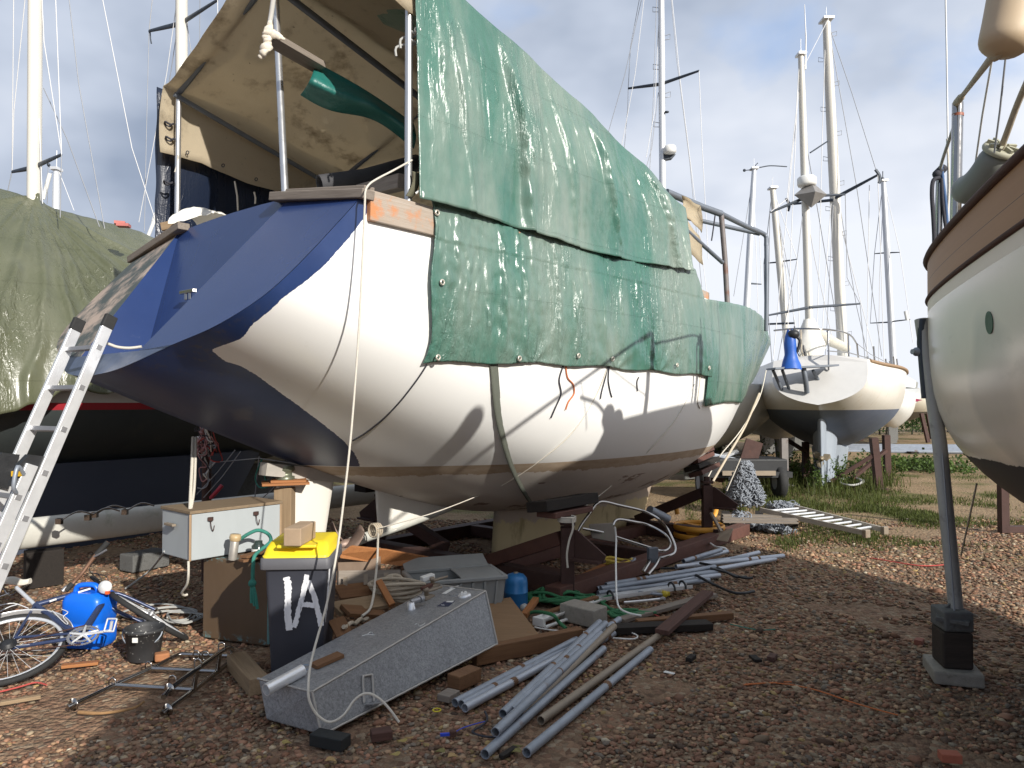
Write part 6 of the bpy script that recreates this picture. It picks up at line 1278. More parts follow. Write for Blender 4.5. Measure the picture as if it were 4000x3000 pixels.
def left_misc():
    # white cable coils
    for k in range(4):
        pts=[]; cx,cy=(1020+60*k,655+8*k)
        for i in range(16):
            a=i*.8+k; pts.append(GP(zC,cx+math.cos(a)*(250-40*k+25*math.sin(i*2.3))*(.9),cy+math.sin(a)*(52-6*k)+9*math.sin(i*1.7+k),.012+.008*k))
        b=MB(); b.tube(smooth(pts,5),.0065,6); one(b,'cable_coil',m_cable,['widest loop of pale cable strewn left of the brown box','second loop of pale cable inside the widest one','third tighter loop of pale cable by the brown box','tightest small loop of pale cable next to the brown box'][k],'cable','loops of pale cable on the gravel')
    b=MB(); b.tube(smooth([GP(zC,815,495,.01),GP(zC,880,450,.02),GP(zC,980,370,.12),PP(zC,1068,255,5.5)],5),.009,7); one(b,'cable',m_cable,'grey cable rising from the gravel to the white locker door side','cable')
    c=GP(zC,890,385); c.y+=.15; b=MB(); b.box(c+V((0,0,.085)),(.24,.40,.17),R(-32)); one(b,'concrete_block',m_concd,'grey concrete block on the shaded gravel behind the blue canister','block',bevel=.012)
    b=MB(); a=GP(zC,1530,960,.05);e=GP(zC,1680,1130,.05); b.beam(a,e,.115,.10); one(b,'timber_beam',m_woody,'pale square timber lying beside the left end of the aluminium tank','timber',bevel=.006)
    for k,(x0,y0,x1,y1,w,mm,lab) in enumerate(((400,1000,640,975,.05,m_woodo,'reddish wood strip lying behind the bicycle tyre'),(0,1240,265,1195,.035,m_woody,'pale thin lath on the gravel at the left edge'),(820,300,1050,255,.06,m_woodb,'brown board lying in the shade behind the concrete block'))):
        b=MB(); b.beam(GP(zC,x0,y0,.02),GP(zC,x1,y1,.02),w,.02); one(b,'lath',mm,lab,'lath',bevel=.003)
    b=MB(); b.tube(smooth([GP(zC,510,1298,.015),GP(zC,640,1305,.02),GP(zC,780,1290,.015),GP(zC,880,1265,.02),GP(zC,930,1230,.02)],5),[.010]*5+[.008]*16,6); one(b,'twig',plain('tan_twig',(.28,.16,.07),.9,0,.3,30,.5),'curved tan twig lying under the stainless frame','twig')
    b=MB(); b.tube(smooth([GP(zC,0,1165,.012),GP(zC,120,1135,.012),GP(zC,230,1105,.015),GP(zC,300,1120,.012)],5),.005,6); one(b,'cord',m_roper,'thin red cord on the gravel under the bicycle rear wheel','cord')
    c=GP(zC,1050,935,.03); b=MB(); b.box(c,(.09,.07,.05),.5); one(b,'brick_piece',plain('orange_brick',(.33,.14,.06),.9,0,.3,20,.5),'small orange brick piece right of the black bucket','brick',bevel=.01)
    # brown post with tangled wires
    a=G(447,1140); a.y=7.6; a=P(447,1085,7.2); a0=V((a.x,a.y,0)); r=thing('rusty_post',a0,'thin rusty post wrapped in tangled coloured wires below the blue counter','post'); b=MB(); b.tube([a0,P(447,925,7.2)],.045,10); b.build('post',m_rust,r)
    for k in range(16):
        pts=[]; x,y=438+rnd.uniform(-8,14),928+rnd.uniform(-8,20)
        for i in range(9): pts.append(P(x,y,7.05+rnd.uniform(-.1,.1))); x+=rnd.uniform(-16,16)-(x-448)*.25; y+=rnd.uniform(-14,30)
        b=MB(); b.tube(smooth(pts,5),.006,5); b.build('tangled_wire',[m_wirel,m_roper,m_ropeb,m_wire,m_ropew][k%5] if k%3 else plain('pink_wire',(.4,.2,.2),.7),r)
    for k,pts in enumerate(([(520,975,7),(480,1030,7),(440,1075,7.1)],[(508,972,7),(470,1020,7),(425,1068,7.1)],[(450,1000,7.2),(560,990,6.8),(640,1002,6.4)],[(560,985,6.8),(553,1050,6.8),(550,1080,6.8)],[(620,1020,6.3),(585,1060,6.5),(556,1085,6.8)])):
        b=MB(); b.tube([P(*p) for p in pts],.005,5); one(b,'guy_line',m_wire,['guy line slanting from the counter to the rusty post, the upper one','guy line slanting from the counter to the rusty post, the lower one','level line stretched from the rusty post to the timber prop','thin upright line left of the timber prop','slanting thin line ending just left of the timber prop'][k],'line','lines strung around the rusty post')
    b=MB(); b.tube(smooth([P(566,992,6.7),P(552,1030,6.7),P(560,1052,6.6),P(580,1050,6.5),P(572,1030,6.5),P(585,1012,6.4)],5),.007,6); one(b,'teal_cord',m_ropet,'loose teal cord dangling left of the timber prop','cord')
    b=MB(); b.tube(smooth([P(456,1075,7.0),P(470,1060,6.9),P(480,1048,6.9)],4),.02,6); one(b,'red_handle',plain('red_handle',(.4,.03,.06),.5),'red wire handle hanging near the rusty post','handle')
left_misc()
# ---------------------------------------------------------------- centre foreground: tank, pipes, timber and clutter
def tank():
    nrb=P(694,1589,3.81); nlb=P(574,1555,3.99); nrt=P(674,1495,3.85); nlt=P(557,1466,4.07); frb=P(1074,1391,4.95); frt=P(1049,1277,5.05); w=nlb-nrb; flb=frb+V((-.35,.20,0)); flt=frt+(nlt-nrt)*1.0
    r=thing('fuel_tank',(nrb+frb)/2*1.0,'long battered aluminium tank with bolted fittings lying in the foreground','tank'); r.location.z=0
    t=NT('brushed_dull_aluminium'); sw=t.n('TexWave',Scale=14.0,Distortion=9.0,Detail=3.0); t.l(t.gc,sw.inputs['Vector']); n=t.noise(2.2,6,.65); sp=t.noise(26,4,.6,dist=1.5)
    c=t.mix(n,(.21,.215,.225),(.38,.385,.39)); c=t.mix(t.ramp(sp,[(.35,0.0),(.68,.5)]),c,(.50,.51,.52)); c=t.mix(t.ramp(t.noise(75,3,.7,dist=1),[(.45,0.0),(.62,.55)]),c,(.15,.155,.165)); c=t.mix(t.ramp(t.noise(9,7,.75),[(.62,0.0),(.74,.5)]),c,(.10,.10,.095)); c=t.mix(t.ramp(t.noise(19,4,.7),[(.70,0.0),(.74,.8)]),c,(.62,.62,.6))
    m=t.fin(c,t.math('MULTIPLY_ADD',sp,.3,.38),.55,t.math('ADD',sp,t.math('MULTIPLY',n,.6)),.35,.005)
    me=plain('weld_bead',(.42,.40,.37),.5,.5,.2,30,.4)
    b=MB(); b.hexa([nrb,frb,flb,nlb,nrt,frt,flt,nlt]); b.build('shell',m,r,bevel=.010)
    for p,q in ((nrt,frt),(frt,frb),(nrt,nrb),(nlt,nrt),(nrb,frb),(frt,flt)): b=MB(); b.tube([p.lerp(q,k/30)+V((0,0,.0015*(k%2))) for k in range(31)],.007,6); b.build('weld_seam',me,r)
    up=(nrt-nrb).normalized(); L=(frt-nrt).normalized(); W=(nlt-nrt).normalized(); top=L.cross(W).normalized(); top=top if top.z>0 else -top
    T=lambda u,v:nrt.lerp(frt,u).lerp(nlt.lerp(flt,u),v)
    def onT(x,y):
        q=z5(x,y); rr=ray(*q); o=V((0,0,HC)); d=(nrt-o).dot(top)/rr.dot(top); return o+rr*d
    c=onT(260,975); d=-L; b=MB(); b.tube([c+L*.10+top*.028,c-L*.135+top*.028],.032,16,hollow=True); b.build('outlet_pipe',m_alu,r)
    c=onT(150,975)+W*.0; b=MB(); b.tube([c+L*.05+top*.012,c-L*.06+top*.012],.009,10); b.build('breather_pipe',m_alu,r); b=MB(); b.tube([c-L*.03+top*.012,c-L*.065+top*.012],.0105,10); b.build('rubber_sleeve',m_black,r)
    def cap(x,y,rad,h,mm,nm,prof=None): b=MB(); b.lathe(onT(x,y),top,prof or [(rad*1.1,0),(rad*1.1,.006),(rad,.008),(rad,h),(rad*.7,h+.002),(0,h+.002)],22); return b.build(nm,mm,r)
    cap(1690,265,.040,.012,m_alu,'inspection_cap'); cap(1605,252,.030,.006,m,'filler_boss'); 
    for k,(x,y) in enumerate(((1670,262),(1700,258),(1690,272))): cap(x,y,.008,.024,m_white,'cap_lug')
    cap(1260,372,.024,.045,m_alu,'filler_neck'); c=onT(1262,372)+top*.045; b=MB(); b.tube([c,c+L*.06-W*.02],.018,10); b.lathe(c+L*.06-W*.02,L,[(.024,0),(.024,.03),(0,.03)],8); b.build('elbow',m_alud,r)
    for k,(x,y) in enumerate(((1385,285),(1435,195))):
        c=onT(x,y); b=MB(); b.box(c+top*.010,(.09,.06,.02),R(55)); b.lathe(c,top,[(.014,0),(.014,.05),(.018,.05),(.018,.07),(0,.07)],10); b.tube([c+top*.045,c+top*.045+L*.075-W*.03],.010,8); b.tube([c+top*.045+L*.075-W*.03,c+top*.045+L*.11-W*.045],.007,8); b.build('valve',m_galvb,r)
    c=onT(1388,270)+top*.065; b=MB(); b.beam(c-L*.04,c+L*.05,.035,.02); b.build('rusty_lever',m_rustl,r); c=onT(1400,190)+top*.06; b=MB(); b.beam(c-L*.03+W*.03,c+L*.06,.05,.035); b.build('white_cover',m_white,r,bevel=.006)
    mp=NT('data_plate'); x=mp.noise(60,2,.5); mpp=mp.fin((.025,.035,.075),.4)
    def plate(cor,mm,nm,o=.002): b=MB(); b.prism([onT(*q)+top*.0005 for q in cor],top*o); return b.build(nm,mm,r)
    plate(((1465,350),(1530,312),(1615,306),(1558,352)),mpp,'data_plate'); plate(((1537,318),(1552,310),(1606,308),(1590,320)),m_white,'data_label',.003); plate(((1505,248),(1580,205),(1615,204),(1540,249)),m_white,'blank_label'); plate(((1565,200),(1640,182),(1650,186),(1580,204)),m_alu,'label_strip')
    for k in range(2):
        b=MB(); c=onT(1512+12*k,340); b.tube([c+top*.003+L*(.008*math.cos(a))+W*(.008*math.sin(a)) for a in [q*.35+1.2 for q in range(10)]],.0012,4); b.build('printed_mark',m_white,r)
    for pts in ([(1285,500),(1310,490),(1320,512),(1345,505),(1370,485)],[(905,575),(930,560),(950,572)],[(860,590),(900,580),(960,582)]):
        b=MB(); b.tube(smooth([onT(*q)+top*.001 for q in pts],4),.003,5,flat=.3); b.build('paint_mark',m_white,r)
    for pts in ([(275,880),(320,872)],[(285,850),(280,880)],[(310,846),(303,878)],[(395,862),(365,850),(375,830),(420,825),(440,840),(420,860),(395,862)]):
        b=MB(); b.tube(smooth([onT(*q)+top*.001 for q in pts],4),.002,5,flat=.3); b.build('chalk_mark',plain('blue_chalk',(.25,.38,.55),.9),r)
    # bracket on the long side
    sn=(frb-nrb).cross(nrt-nrb).normalized(); sn=sn if sn.y<0 else -sn
    def onS(x,y):
        q=z5(x,y); rr=ray(*q); o=V((0,0,HC)); return o+rr*((nrb-o).dot(sn)/rr.dot(sn))
    b=MB(); b.tube(smooth([onS(870,1130)+sn*.004,onS(862,930)+sn*.004,onS(875,915)+sn*.004,onS(925,905)+sn*.004,onS(938,920)+sn*.004,onS(950,1115)+sn*.004],3),.007,8); b.build('welded_bracket',me,r)
    b=MB(); b.prism([onS(885,1150),onS(990,1130),onS(985,1140)+sn*.06,onS(890,1158)+sn*.06],V((0,0,.004))); b.build('lug_plate',m_alud,r)
    # wood offcut on the tank
    a=onT(470,850);e=onT(690,755); c=(a+e)/2+top*.014; b=MB(); b.beam(a+top*.012,e+top*.012,.075,.020,top); b.beam(a+top*.003+W*.01,e+top*.003+W*.01,.07,.008,top); one(b,'wood_offcut',m_woodb,'reddish brown grooved wood offcut lying on the aluminium tank','offcut',bevel=.002)
    # packing below
    def blk(x,y,size,rz,mm,lab,z0=0,nm='timber_block'): c=GP(z5,x,y); b=MB(); b.box(V((c.x,c.y,z0+size[2]/2)),size,rz); one(b,nm,mm,lab,'block',bevel=.005)
    blk(1690,985,(.10,.20,.085),R(-38),m_woodb,'brown timber block under the far right edge of the aluminium tank')
    blk(1560,1100,(.085,.11,.04),R(-30),m_woodg,'small flat wood block lying near the mid side of the aluminium tank')
    blk(600,1480,(.19,.085,.06),R(-22),plain('black_rubber_block',(.012,.014,.014),.7,0,.3,20,.3),'black rubber block under the near corner of the aluminium tank',0,'rubber_block')
    blk(1015,1420,(.105,.075,.045),R(18),m_woodr,'dark red wood chunk on the gravel before the tank','.' and 0)
    blk(1595,1400,(.035,.03,.03),R(10),m_woodr,'tiny ribbed wood chip beside a blue clip on the gravel')
tank()
def pipes():
    m_rcol=plain('rust_collar_brown',(.16,.085,.045),.85,.1,.5,40,.5)
    def pipe(f,x0,y0,x1,y1,z0,z1,label,mm,r=.0242,g='galvanised pipes in the front pile'):
        a=GP(f,x0,y0,r+z0); e=GP(f,x1,y1,r+z1); b=MB(); b.tube([a.lerp(e,k/6) for k in range(7)],r,16,hollow=True); o=one(b,'steel_pipe',mm,label,'pipe',g)
        for k in range(rnd.choice((0,1,1,2))):
            f0=rnd.uniform(.12,.88); q=a.lerp(e,f0); d=(e-a).normalized(); l=rnd.uniform(.008,.03); b=MB(); b.tube([q-d*l,q-d*l*.3,q+d*l*.5,q+d*l],[r*1.004,r*1.05,r*1.05,r*1.004],12,cap=False); b.build('rust_collar',m_rcol,o)
        return o
    F_=[(170,985,1220,440,.0,.02,'upper of the three pipes fanning left under the front pile, nearest the tank',m_galv),(228,1000,1215,470,.0,.0,'half hidden middle pipe of the three fanning left to the tank',m_galv),(255,1030,1230,505,.0,.0,'lower right pipe of the three fanning left, pale dirty near end',m_galvw),
     (585,1080,1420,290,.035,.085,'leftmost pipe of the crossing bundle that points at the concrete block',m_galv),(655,1050,1470,300,.03,.08,'rust ringed pipe second from the left in the crossing bundle',m_galv),(520,1240,1425,385,.045,.055,'smooth blue grey pipe on top of the crossing bundle with a cut near end',m_galv),(735,1095,1545,325,.0,.05,'pipe with brown weld blobs and a dirty tip end in the crossing bundle',m_galvb),
     (430,1430,1455,520,.0,.0,'longest reaching pipe of the crossing bundle, nearest end at the bottom',m_galv),(912,1138,1920,412,.0,.0,'brownish stained pipe lying apart with a rusty coupling near its far end',m_galvb),(790,1415,1858,525,.0,.0,'clean grey pipe lying apart, farthest right of the front pile',m_galv),(1150,560,1590,265,.0,.02,'short visible pipe tip sticking out past the concrete block',m_galv),(1100,640,1540,385,.0,.0,'pipe tip lying lowest under the far end of the crossing bundle',m_galv)]
    for p in F_: pipe(z6,*p)
    for x,y in ((940,790),(1040,690),(1140,595),(1235,500),(990,845),(1205,630),(580,775),(320,920),(1390,460)):
        pass
    Sx=[(965,825,1690,705,.03,.06,'topmost long pipe at the left of the rear pile'),(1060,835,1645,715,.0,.05,'second long pipe of the rear pile from the top left'),(905,852,1560,730,.0,.03,'pipe starting farthest left in the rear pile'),(930,850,1700,735,.03,.03,'middle long pipe of the rear pile'),(955,858,1720,760,.0,.0,'pipe lying front in the long left half of the rear pile'),(1430,705,2145,632,.035,.02,'pale pipe reaching farthest right in the rear pile'),
        (1480,668,1730,592,.05,.07,'short looking pipe on top behind the rear pile'),(1540,660,1770,602,.02,.04,'pipe partly covered at the back of the rear pile'),(1510,692,1910,638,.0,.04,'slim pipe in the middle of the right half of the rear pile'),(1690,722,2090,652,.0,.0,'pale rust ringed pipe second from the right tip of the rear pile'),(1640,692,1980,610,.02,.03,'uppermost right pointing pipe of the rear pile'),(912,880,1650,792,.0,.0,'nearest long thin pipe along the front edge of the rear pile')]
    for i,p in enumerate(Sx): pipe(z4,*p,[m_galv,m_galvw,m_galv][i%3] if i not in(5,9) else m_galvw,.0242,'galvanised pipes in the rear pile')
    r=thing('aluminium_track',GP(z4,1200,880),'bright aluminium channel with black clips lying before the rear pipe pile','track'); a=GP(z4,885,928,.03);e=GP(z4,1520,838,.03); d=(e-a).normalized(); s=d.cross(V((0,0,1)))
    b=MB(); b.beam(a,e,.09,.006); b.beam(a+s*.042+V((0,0,.014)),e+s*.042+V((0,0,.014)),.006,.028); b.beam(a-s*.042+V((0,0,.014)),e-s*.042+V((0,0,.014)),.006,.028); b.build('channel',m_alu,r)
    for f in (.16,.80,.92): c=a.lerp(e,f); b=MB(); b.tube([c+s*(.05*math.cos(t))+V((0,0,.06*math.sin(t))) for t in [k*math.pi/8 for k in range(9)]],.010,7); b.build('clip',m_black,r)
    def bar(pts,rad,mm,lab,nm='bent_bar'): b=MB(); b.tube(smooth([GP(z4,*p) for p in pts],5),rad,9); one(b,nm,mm,lab,nm.replace('_',' '))
    bar([(1000,862,.02),(1150,872,.03),(1290,885,.03),(1350,890,.02)],.013,m_galv,'straight grey bar lying between channel and grey hook tube')
    bar([(1085,942,.012),(1200,932,.015),(1310,920,.015),(1340,912,.03),(1355,918,.03)],.012,m_alu,'thin silver tube with a hooked right end below the channel','hooked_tube')
    c=GP(z4,1350,905); b=MB(); b.lathe(c,(.3,0,1),[(.02,0),(.03,.02),(.03,.05),(.0,.05)],8); b.box(c+V((.02,0,.03)),(.06,.03,.03)); one(b,'yellow_fitting',plain('yellow_plastic',(.55,.42,.03),.5),'small yellow plastic fitting at the end of the hooked tube','fitting')
    for pts,lab in (([(1330,715,.02),(1480,720,.03),(1600,780,.06),(1700,830,.02),(1830,880,.012),(1950,868,.012)],'long dark hose snaking over the front of the rear pipe pile'),([(1590,680,.08),(1680,700,.09),(1790,750,.03),(1880,778,.012),(1940,778,.012)],'second dark hose crossing the right half of the rear pile'),([(1660,715,.09),(1760,740,.05),(1830,770,.015),(1900,772,.012)],'short dark hose end between the two longer hoses')):
        b=MB(); b.tube(smooth([GP(z4,*p) for p in pts],6),.013,8); one(b,'hose',m_black,lab,'hose','dark hoses over the rear pipe pile')
    b=MB(); b.tube(smooth([GP(z4,1590,545,.02),GP(z4,1640,540,.05),GP(z4,1690,570,.10),GP(z4,1750,580,.10),GP(z4,1775,600,.05)],6),.012,8); one(b,'white_hose',m_white,'white hose looped over the far ends of the rear pipe pile','hose')
pipes()
def timber():
    def plank(f,x0,y0,x1,y1,z0,z1,w,h,mm,lab,nm='plank'): b=MB(); b.beam(GP(f,x0,y0,z0),GP(f,x1,y1,z1),w,h); return one(b,nm,mm,lab,nm,bevel=.003)
    plank(z4,1060,1060,1680,888,.02,.02,.085,.03,m_woodg,'long grey weathered plank lying under the dark red plank')
    plank(z4,1335,1140,1640,875,.06,.07,.10,.035,m_woodr,'dark red plank lying on top, pointing at the stained pipe')
    plank(z4,1170,1078,1800,1025,.025,.025,.07,.05,m_woodb,'brown timber batten right of the concrete block')
    plank(z4,960,1120,1655,1090,.03,.02,.13,.05,m_woodk,'black rotten timber lying behind the crossing pipes')
    # plywood board and beam
    z=.07; q=[GP(z4,185,945,z+.06),GP(z4,330,922,z+.06),GP(z4,540,1200,z),GP(z4,190,1265,z)]; b=MB(); b.prism(q,V((0,0,.018))); one(b,'plywood_board',m_ply,'stained plywood board lying between the tank and the blue gas bottle','board')
    a=GP(z4,90,1300,.055);e=GP(z4,795,1160,.055); b=MB(); b.beam(a,e,.07,.11); one(b,'timber_beam',m_woodb,'square brown beam lying in front of the plywood board','timber',bevel=.005)
    # concrete block
    p0=GP(z4,655,1062);p1=GP(z4,880,1118); ex=(p1-p0).normalized(); ey=V((-ex.y,ex.x,0)); l=(p1-p0).length; B=[p0,p1,p1+ey*.19,p0+ey*.19]; b=MB(); b.hexa(B+[p+V((0,0,.135)) for p in B]); one(b,'concrete_block',m_concrete,'rough tan concrete block among green rope in the middle foreground','block',bevel=.010)
    # white gutter pieces
    r=thing('plastic_gutter',GP(z4,640,1020),'white plastic gutter length lying left of the tan concrete block','gutter'); a=GP(z4,520,1070,.05);e=GP(z4,905,935,.05); d=(e-a).normalized(); s=d.cross(V((0,0,1))).normalized(); b=MB(); pts=[a.lerp(e,k/8) for k in range(9)]
    b.grid([[p+s*(.045*math.cos(t))-V((0,0,.04*math.sin(t)))+V((0,0,.03)) for t in [math.pi*k/8 for k in range(9)]] for p in pts]); b.build('channel',m_white,r,solid=.004); b=MB(); b.tube([a+s*.06-V((0,0,.03)),e+s*.06-V((0,0,.03))],.014,9); b.build('pipe',m_white,r); b=MB(); b.box(a+V((0,0,.0)),(.03,.1,.06),R(50)); b.build('end_piece',m_white,r)
    plank(z4,560,1010,905,905,.075,.10,.05,.02,m_woodb,'thin brown lath lying along the white gutter','lath')
    plank(z4,420,1030,500,920,.05,.09,.05,.04,m_woodo,'orange wood batten standing out of the green rope heap','batten')
    # gas bottle
    c=GP(z4,366,985); c.y+=.085; r=thing('gas_bottle',c,'blue steel gas bottle with domed top beside the plywood board','gas bottle'); mb_=plain('blue_bottle_paint',(.025,.17,.42),.35,.1,.15,7,.05,dirt=((.05,.04,.05),.67)); b=MB(); b.lathe(c,(0,0,1),[(.09,0),(.098,.015),(.1,.03),(.1,.118),(.1015,.12),(.1015,.126),(.1,.128),(.1,.20),(.092,.235),(.07,.262),(.035,.275),(.0,.277)],30); b.build('body',mb_,r)
    b=MB(); b.lathe(c+V((0,0,.272)),(0,0,1),[(.02,0),(.02,.012),(0,.012)],12); b.build('valve',m_galvb,r)
    c=GP(z4,415,985,.02); b=MB(); b.lathe(c,(.3,-.5,.6),[(.03,0),(.035,.02),(.02,.05),(.0,.05)],14); one(b,'clear_cup',plain('clear_plastic',(.5,.5,.48),.2),'small clear plastic cup on the ground by the gas bottle','cup')
    # crate
    r=thing('plastic_crate',GP(zE,1000,960),'grey plastic crate with attached lid flaps behind the aluminium tank','crate'); mc=plain('grey_crate_plastic',(.27,.28,.275),.55,0,.15,6,.08,dirt=((.16,.15,.14),.62))
    n0=P(zE(650,900)[0],zE(650,900)[1],5.55); n0=V((n0.x,n0.y,0)); e1=PP(zE,1545,820,6.0); e1=V((e1.x,e1.y,0)); n0=V((-.72,5.62,0)); ex=V((.86,.30,0)).normalized(); ey=V((-.30,.86,0)).normalized()
    W_,D_,H_=.70,.42,.34
    def cr(u,v,z,k=1.0): return n0+ex*(W_/2+(u-.5)*W_*k)+ey*(D_/2+(v-.5)*D_*k)+V((0,0,z))
    b=MB(); lo=[cr(0,0,.02,.9),cr(1,0,.02,.9),cr(1,1,.02,.9),cr(0,1,.02,.9)]; hi=[cr(0,0,H_),cr(1,0,H_),cr(1,1,H_),cr(0,1,H_)]; b.grid([lo,hi],0,None,False,True); b.add(lo,[(0,1,2,3)]); b.build('shell',mc,r,solid=.006)
    b=MB(); rim=[cr(0,0,H_,1.03),cr(1,0,H_,1.03),cr(1,1,H_,1.03),cr(0,1,H_,1.03)]
    for i in range(4): b=MB(); b.beam(rim[i],rim[(i+1)%4],.035,.03); b.build('rim',mc,r,bevel=.006)
    for i in range(7):
        b=MB(); b.beam(cr(.07+.14*i,0,.03,.915)-ey*.012,cr(.07+.14*i,0,H_-.02,1.0)-ey*.012,.016,.022,ey); b.build('rib',mc,r)
    for i in range(4): b=MB(); b.beam(cr(1,.12+.25*i,.03,.915)+ex*.012,cr(1,.12+.25*i,H_-.02,1.0)+ex*.012,.016,.022,ex); b.build('rib',mc,r)
    b=MB(); b.grid([[cr(.52+.48*u,v,H_+.012-.02*abs(v-.5)) for u in (0,.2,.3,.5,.75,1)] for v in (.05,.3,.6,.95)],0,None,False); b.build('lid_flap',mc,r,solid=.008)
    b=MB(); b.grid([[cr(u,1.03,H_+.01+.0*u)+ey*(.16*w)+V((0,0,.06*w)) for u in [k/8 for k in range(9)]] for w in (0,.5,1)],0,None,False); b.build('lid_flap',mc,r,solid=.008)
    # orange plank behind the bin
    b=MB(); a=PP(zE,60,610,5.55);e=PP(zE,960,770,6.35); b.prism([PP(zE,60,625,5.6),PP(zE,70,665,5.6),PP(zE,430,712,5.95),PP(zE,970,780,6.35),PP(zE,870,655,6.3),PP(zE,480,585,5.9),PP(zE,160,552,5.65)],V((.01,.035,.0))); one(b,'wide_plank',m_woodo,'wide orange varnished plank leaning behind the grey bin, under the propeller','plank',bevel=.003)
    # old wooden crate boards and rubbish behind the bin
    def pl(x0,y0,d0,x1,y1,d1,w,h,mm,lab,nm='board',up=(0,-.5,1)): b=MB(); b.beam(PP(zE,x0,y0,d0),PP(zE,x1,y1,d1),w,h,up); one(b,nm,mm,lab,nm,'boards heaped behind the bin',bevel=.003)
    pl(45,760,5.7,440,745,5.9,.30,.02,plain('brown_hardboard',(.17,.12,.085),.85,0,.3,9,.2),'brown hardboard sheet standing behind the heap beside the bin','board',(0,-1,.25))
    pl(45,865,5.5,620,850,5.8,.13,.03,m_woodg,'grey slatted board with metal straps lying level behind the bin','board',(0,-1,.25))
    pl(40,985,5.35,360,950,5.5,.16,.02,m_woodb,'brown board sloping down under the grey slatted board')
    pl(20,1140,5.0,470,1060,5.3,.15,.03,m_woody,'pale tan board just behind the upper edge of the tank')
    pl(110,1150,4.95,460,1170,5.2,.12,.03,m_woodb,'dark board half covered by the aluminium tank')
    pl(425,875,5.35,550,1100,5.2,.045,.03,m_woodo,'thin orange batten leaning up among the heap','batten')
    pl(30,1230,4.75,110,1380,4.6,.10,.02,m_woodb,'brown board corner standing between bin and tank')
    pl(470,930,5.5,700,870,5.8,.04,.02,m_woodg,'thin grey lath pointing at the crate','lath')
    for k,(x,y) in enumerate(((115,880),(305,850),(495,840))): b=MB(); b.beam(PP(zE,x,y-40,5.47+.06*k),PP(zE,x,y+60,5.44+.06*k),.03,.008,(0,-1,0)); one(b,'metal_strap',m_galvb,['leftmost metal strap on the grey slatted board','middle metal strap on the grey slatted board','rightmost metal strap on the grey slatted board'][k],'strap','straps on the slatted board')
    # slatted grating behind the crate
    r=thing('wooden_grating',PP(zE,1200,740,6.6),'weathered wooden slatted grating propped behind the grey crate','grating'); r.location.z=0
    for k in range(7): b=MB(); b.beam(PP(zE,1010+28*k,775-8*k,6.2+.05*k),PP(zE,1260+34*k,785-6*k,6.3+.05*k),.03,.015); b.build('slat',m_woodg,r)
    b=MB(); b.beam(PP(zE,1000,780,6.2),PP(zE,1190,700,6.9),.05,.03); b.beam(PP(zE,1190,700,6.9),PP(zE,1450,760,6.8),.05,.03); b.build('frame',m_woodg,r)
    for p0,p1,lab in (((880,675,7.4),(1060,640,7.9),'pale lath on the dark gravel beneath the port cradle brace'),((900,595,8.4),(1050,620,8.1),'short grey strip behind the port cradle post'),((1190,640,8.4),(1440,680,7.8),'long pale strip lying in front of the keel')):
        b=MB(); b.beam(G(*zE(p0[0],p0[1]),.03),G(*zE(p1[0],p1[1]),.03),.05,.02); one(b,'lath',m_woodg,lab,'lath')
    def pz(x0,y0,x1,y1,z0,z1,w,h,mm,lab,nm='plank'): return plank(z4,x0,y0,x1,y1,z0,z1,w,h,mm,lab,nm)
    pz(760,790,1010,665,.06,.12,.05,.03,m_woodo,'orange edged lath leaning under the steel rail behind the near cradle post','lath'); pz(770,800,1010,690,.03,.06,.06,.02,m_white,'white slotted strip beside the orange edged lath','strip'); pz(540,880,1000,760,.03,.05,.10,.04,m_woodk,'black plank in the shade under the keel'); pz(450,700,700,760,.04,.04,.25,.02,m_woodr,'red brown board flat in the shade beneath the cradle','board'); pz(1060,760,1150,650,.05,.15,.05,.03,m_galv,'short grey angle bar leaning on the cradle beam','bar')
    c=GP(z4,1030,690,.10)
    b=MB(); 
    for k in range(3): b.tube(smooth([c+V((math.cos(a)*(.12+.02*k),math.sin(a)*.08,.02*k+.015*math.sin(3*a+k))) for a in [j*.63 for j in range(10)]],4),.016,7)
    one(b,'yellow_hose',plain('yellow_hose',(.55,.40,.06),.6),'coiled yellow hose under the steel rail by the cradle beam','hose')
timber()
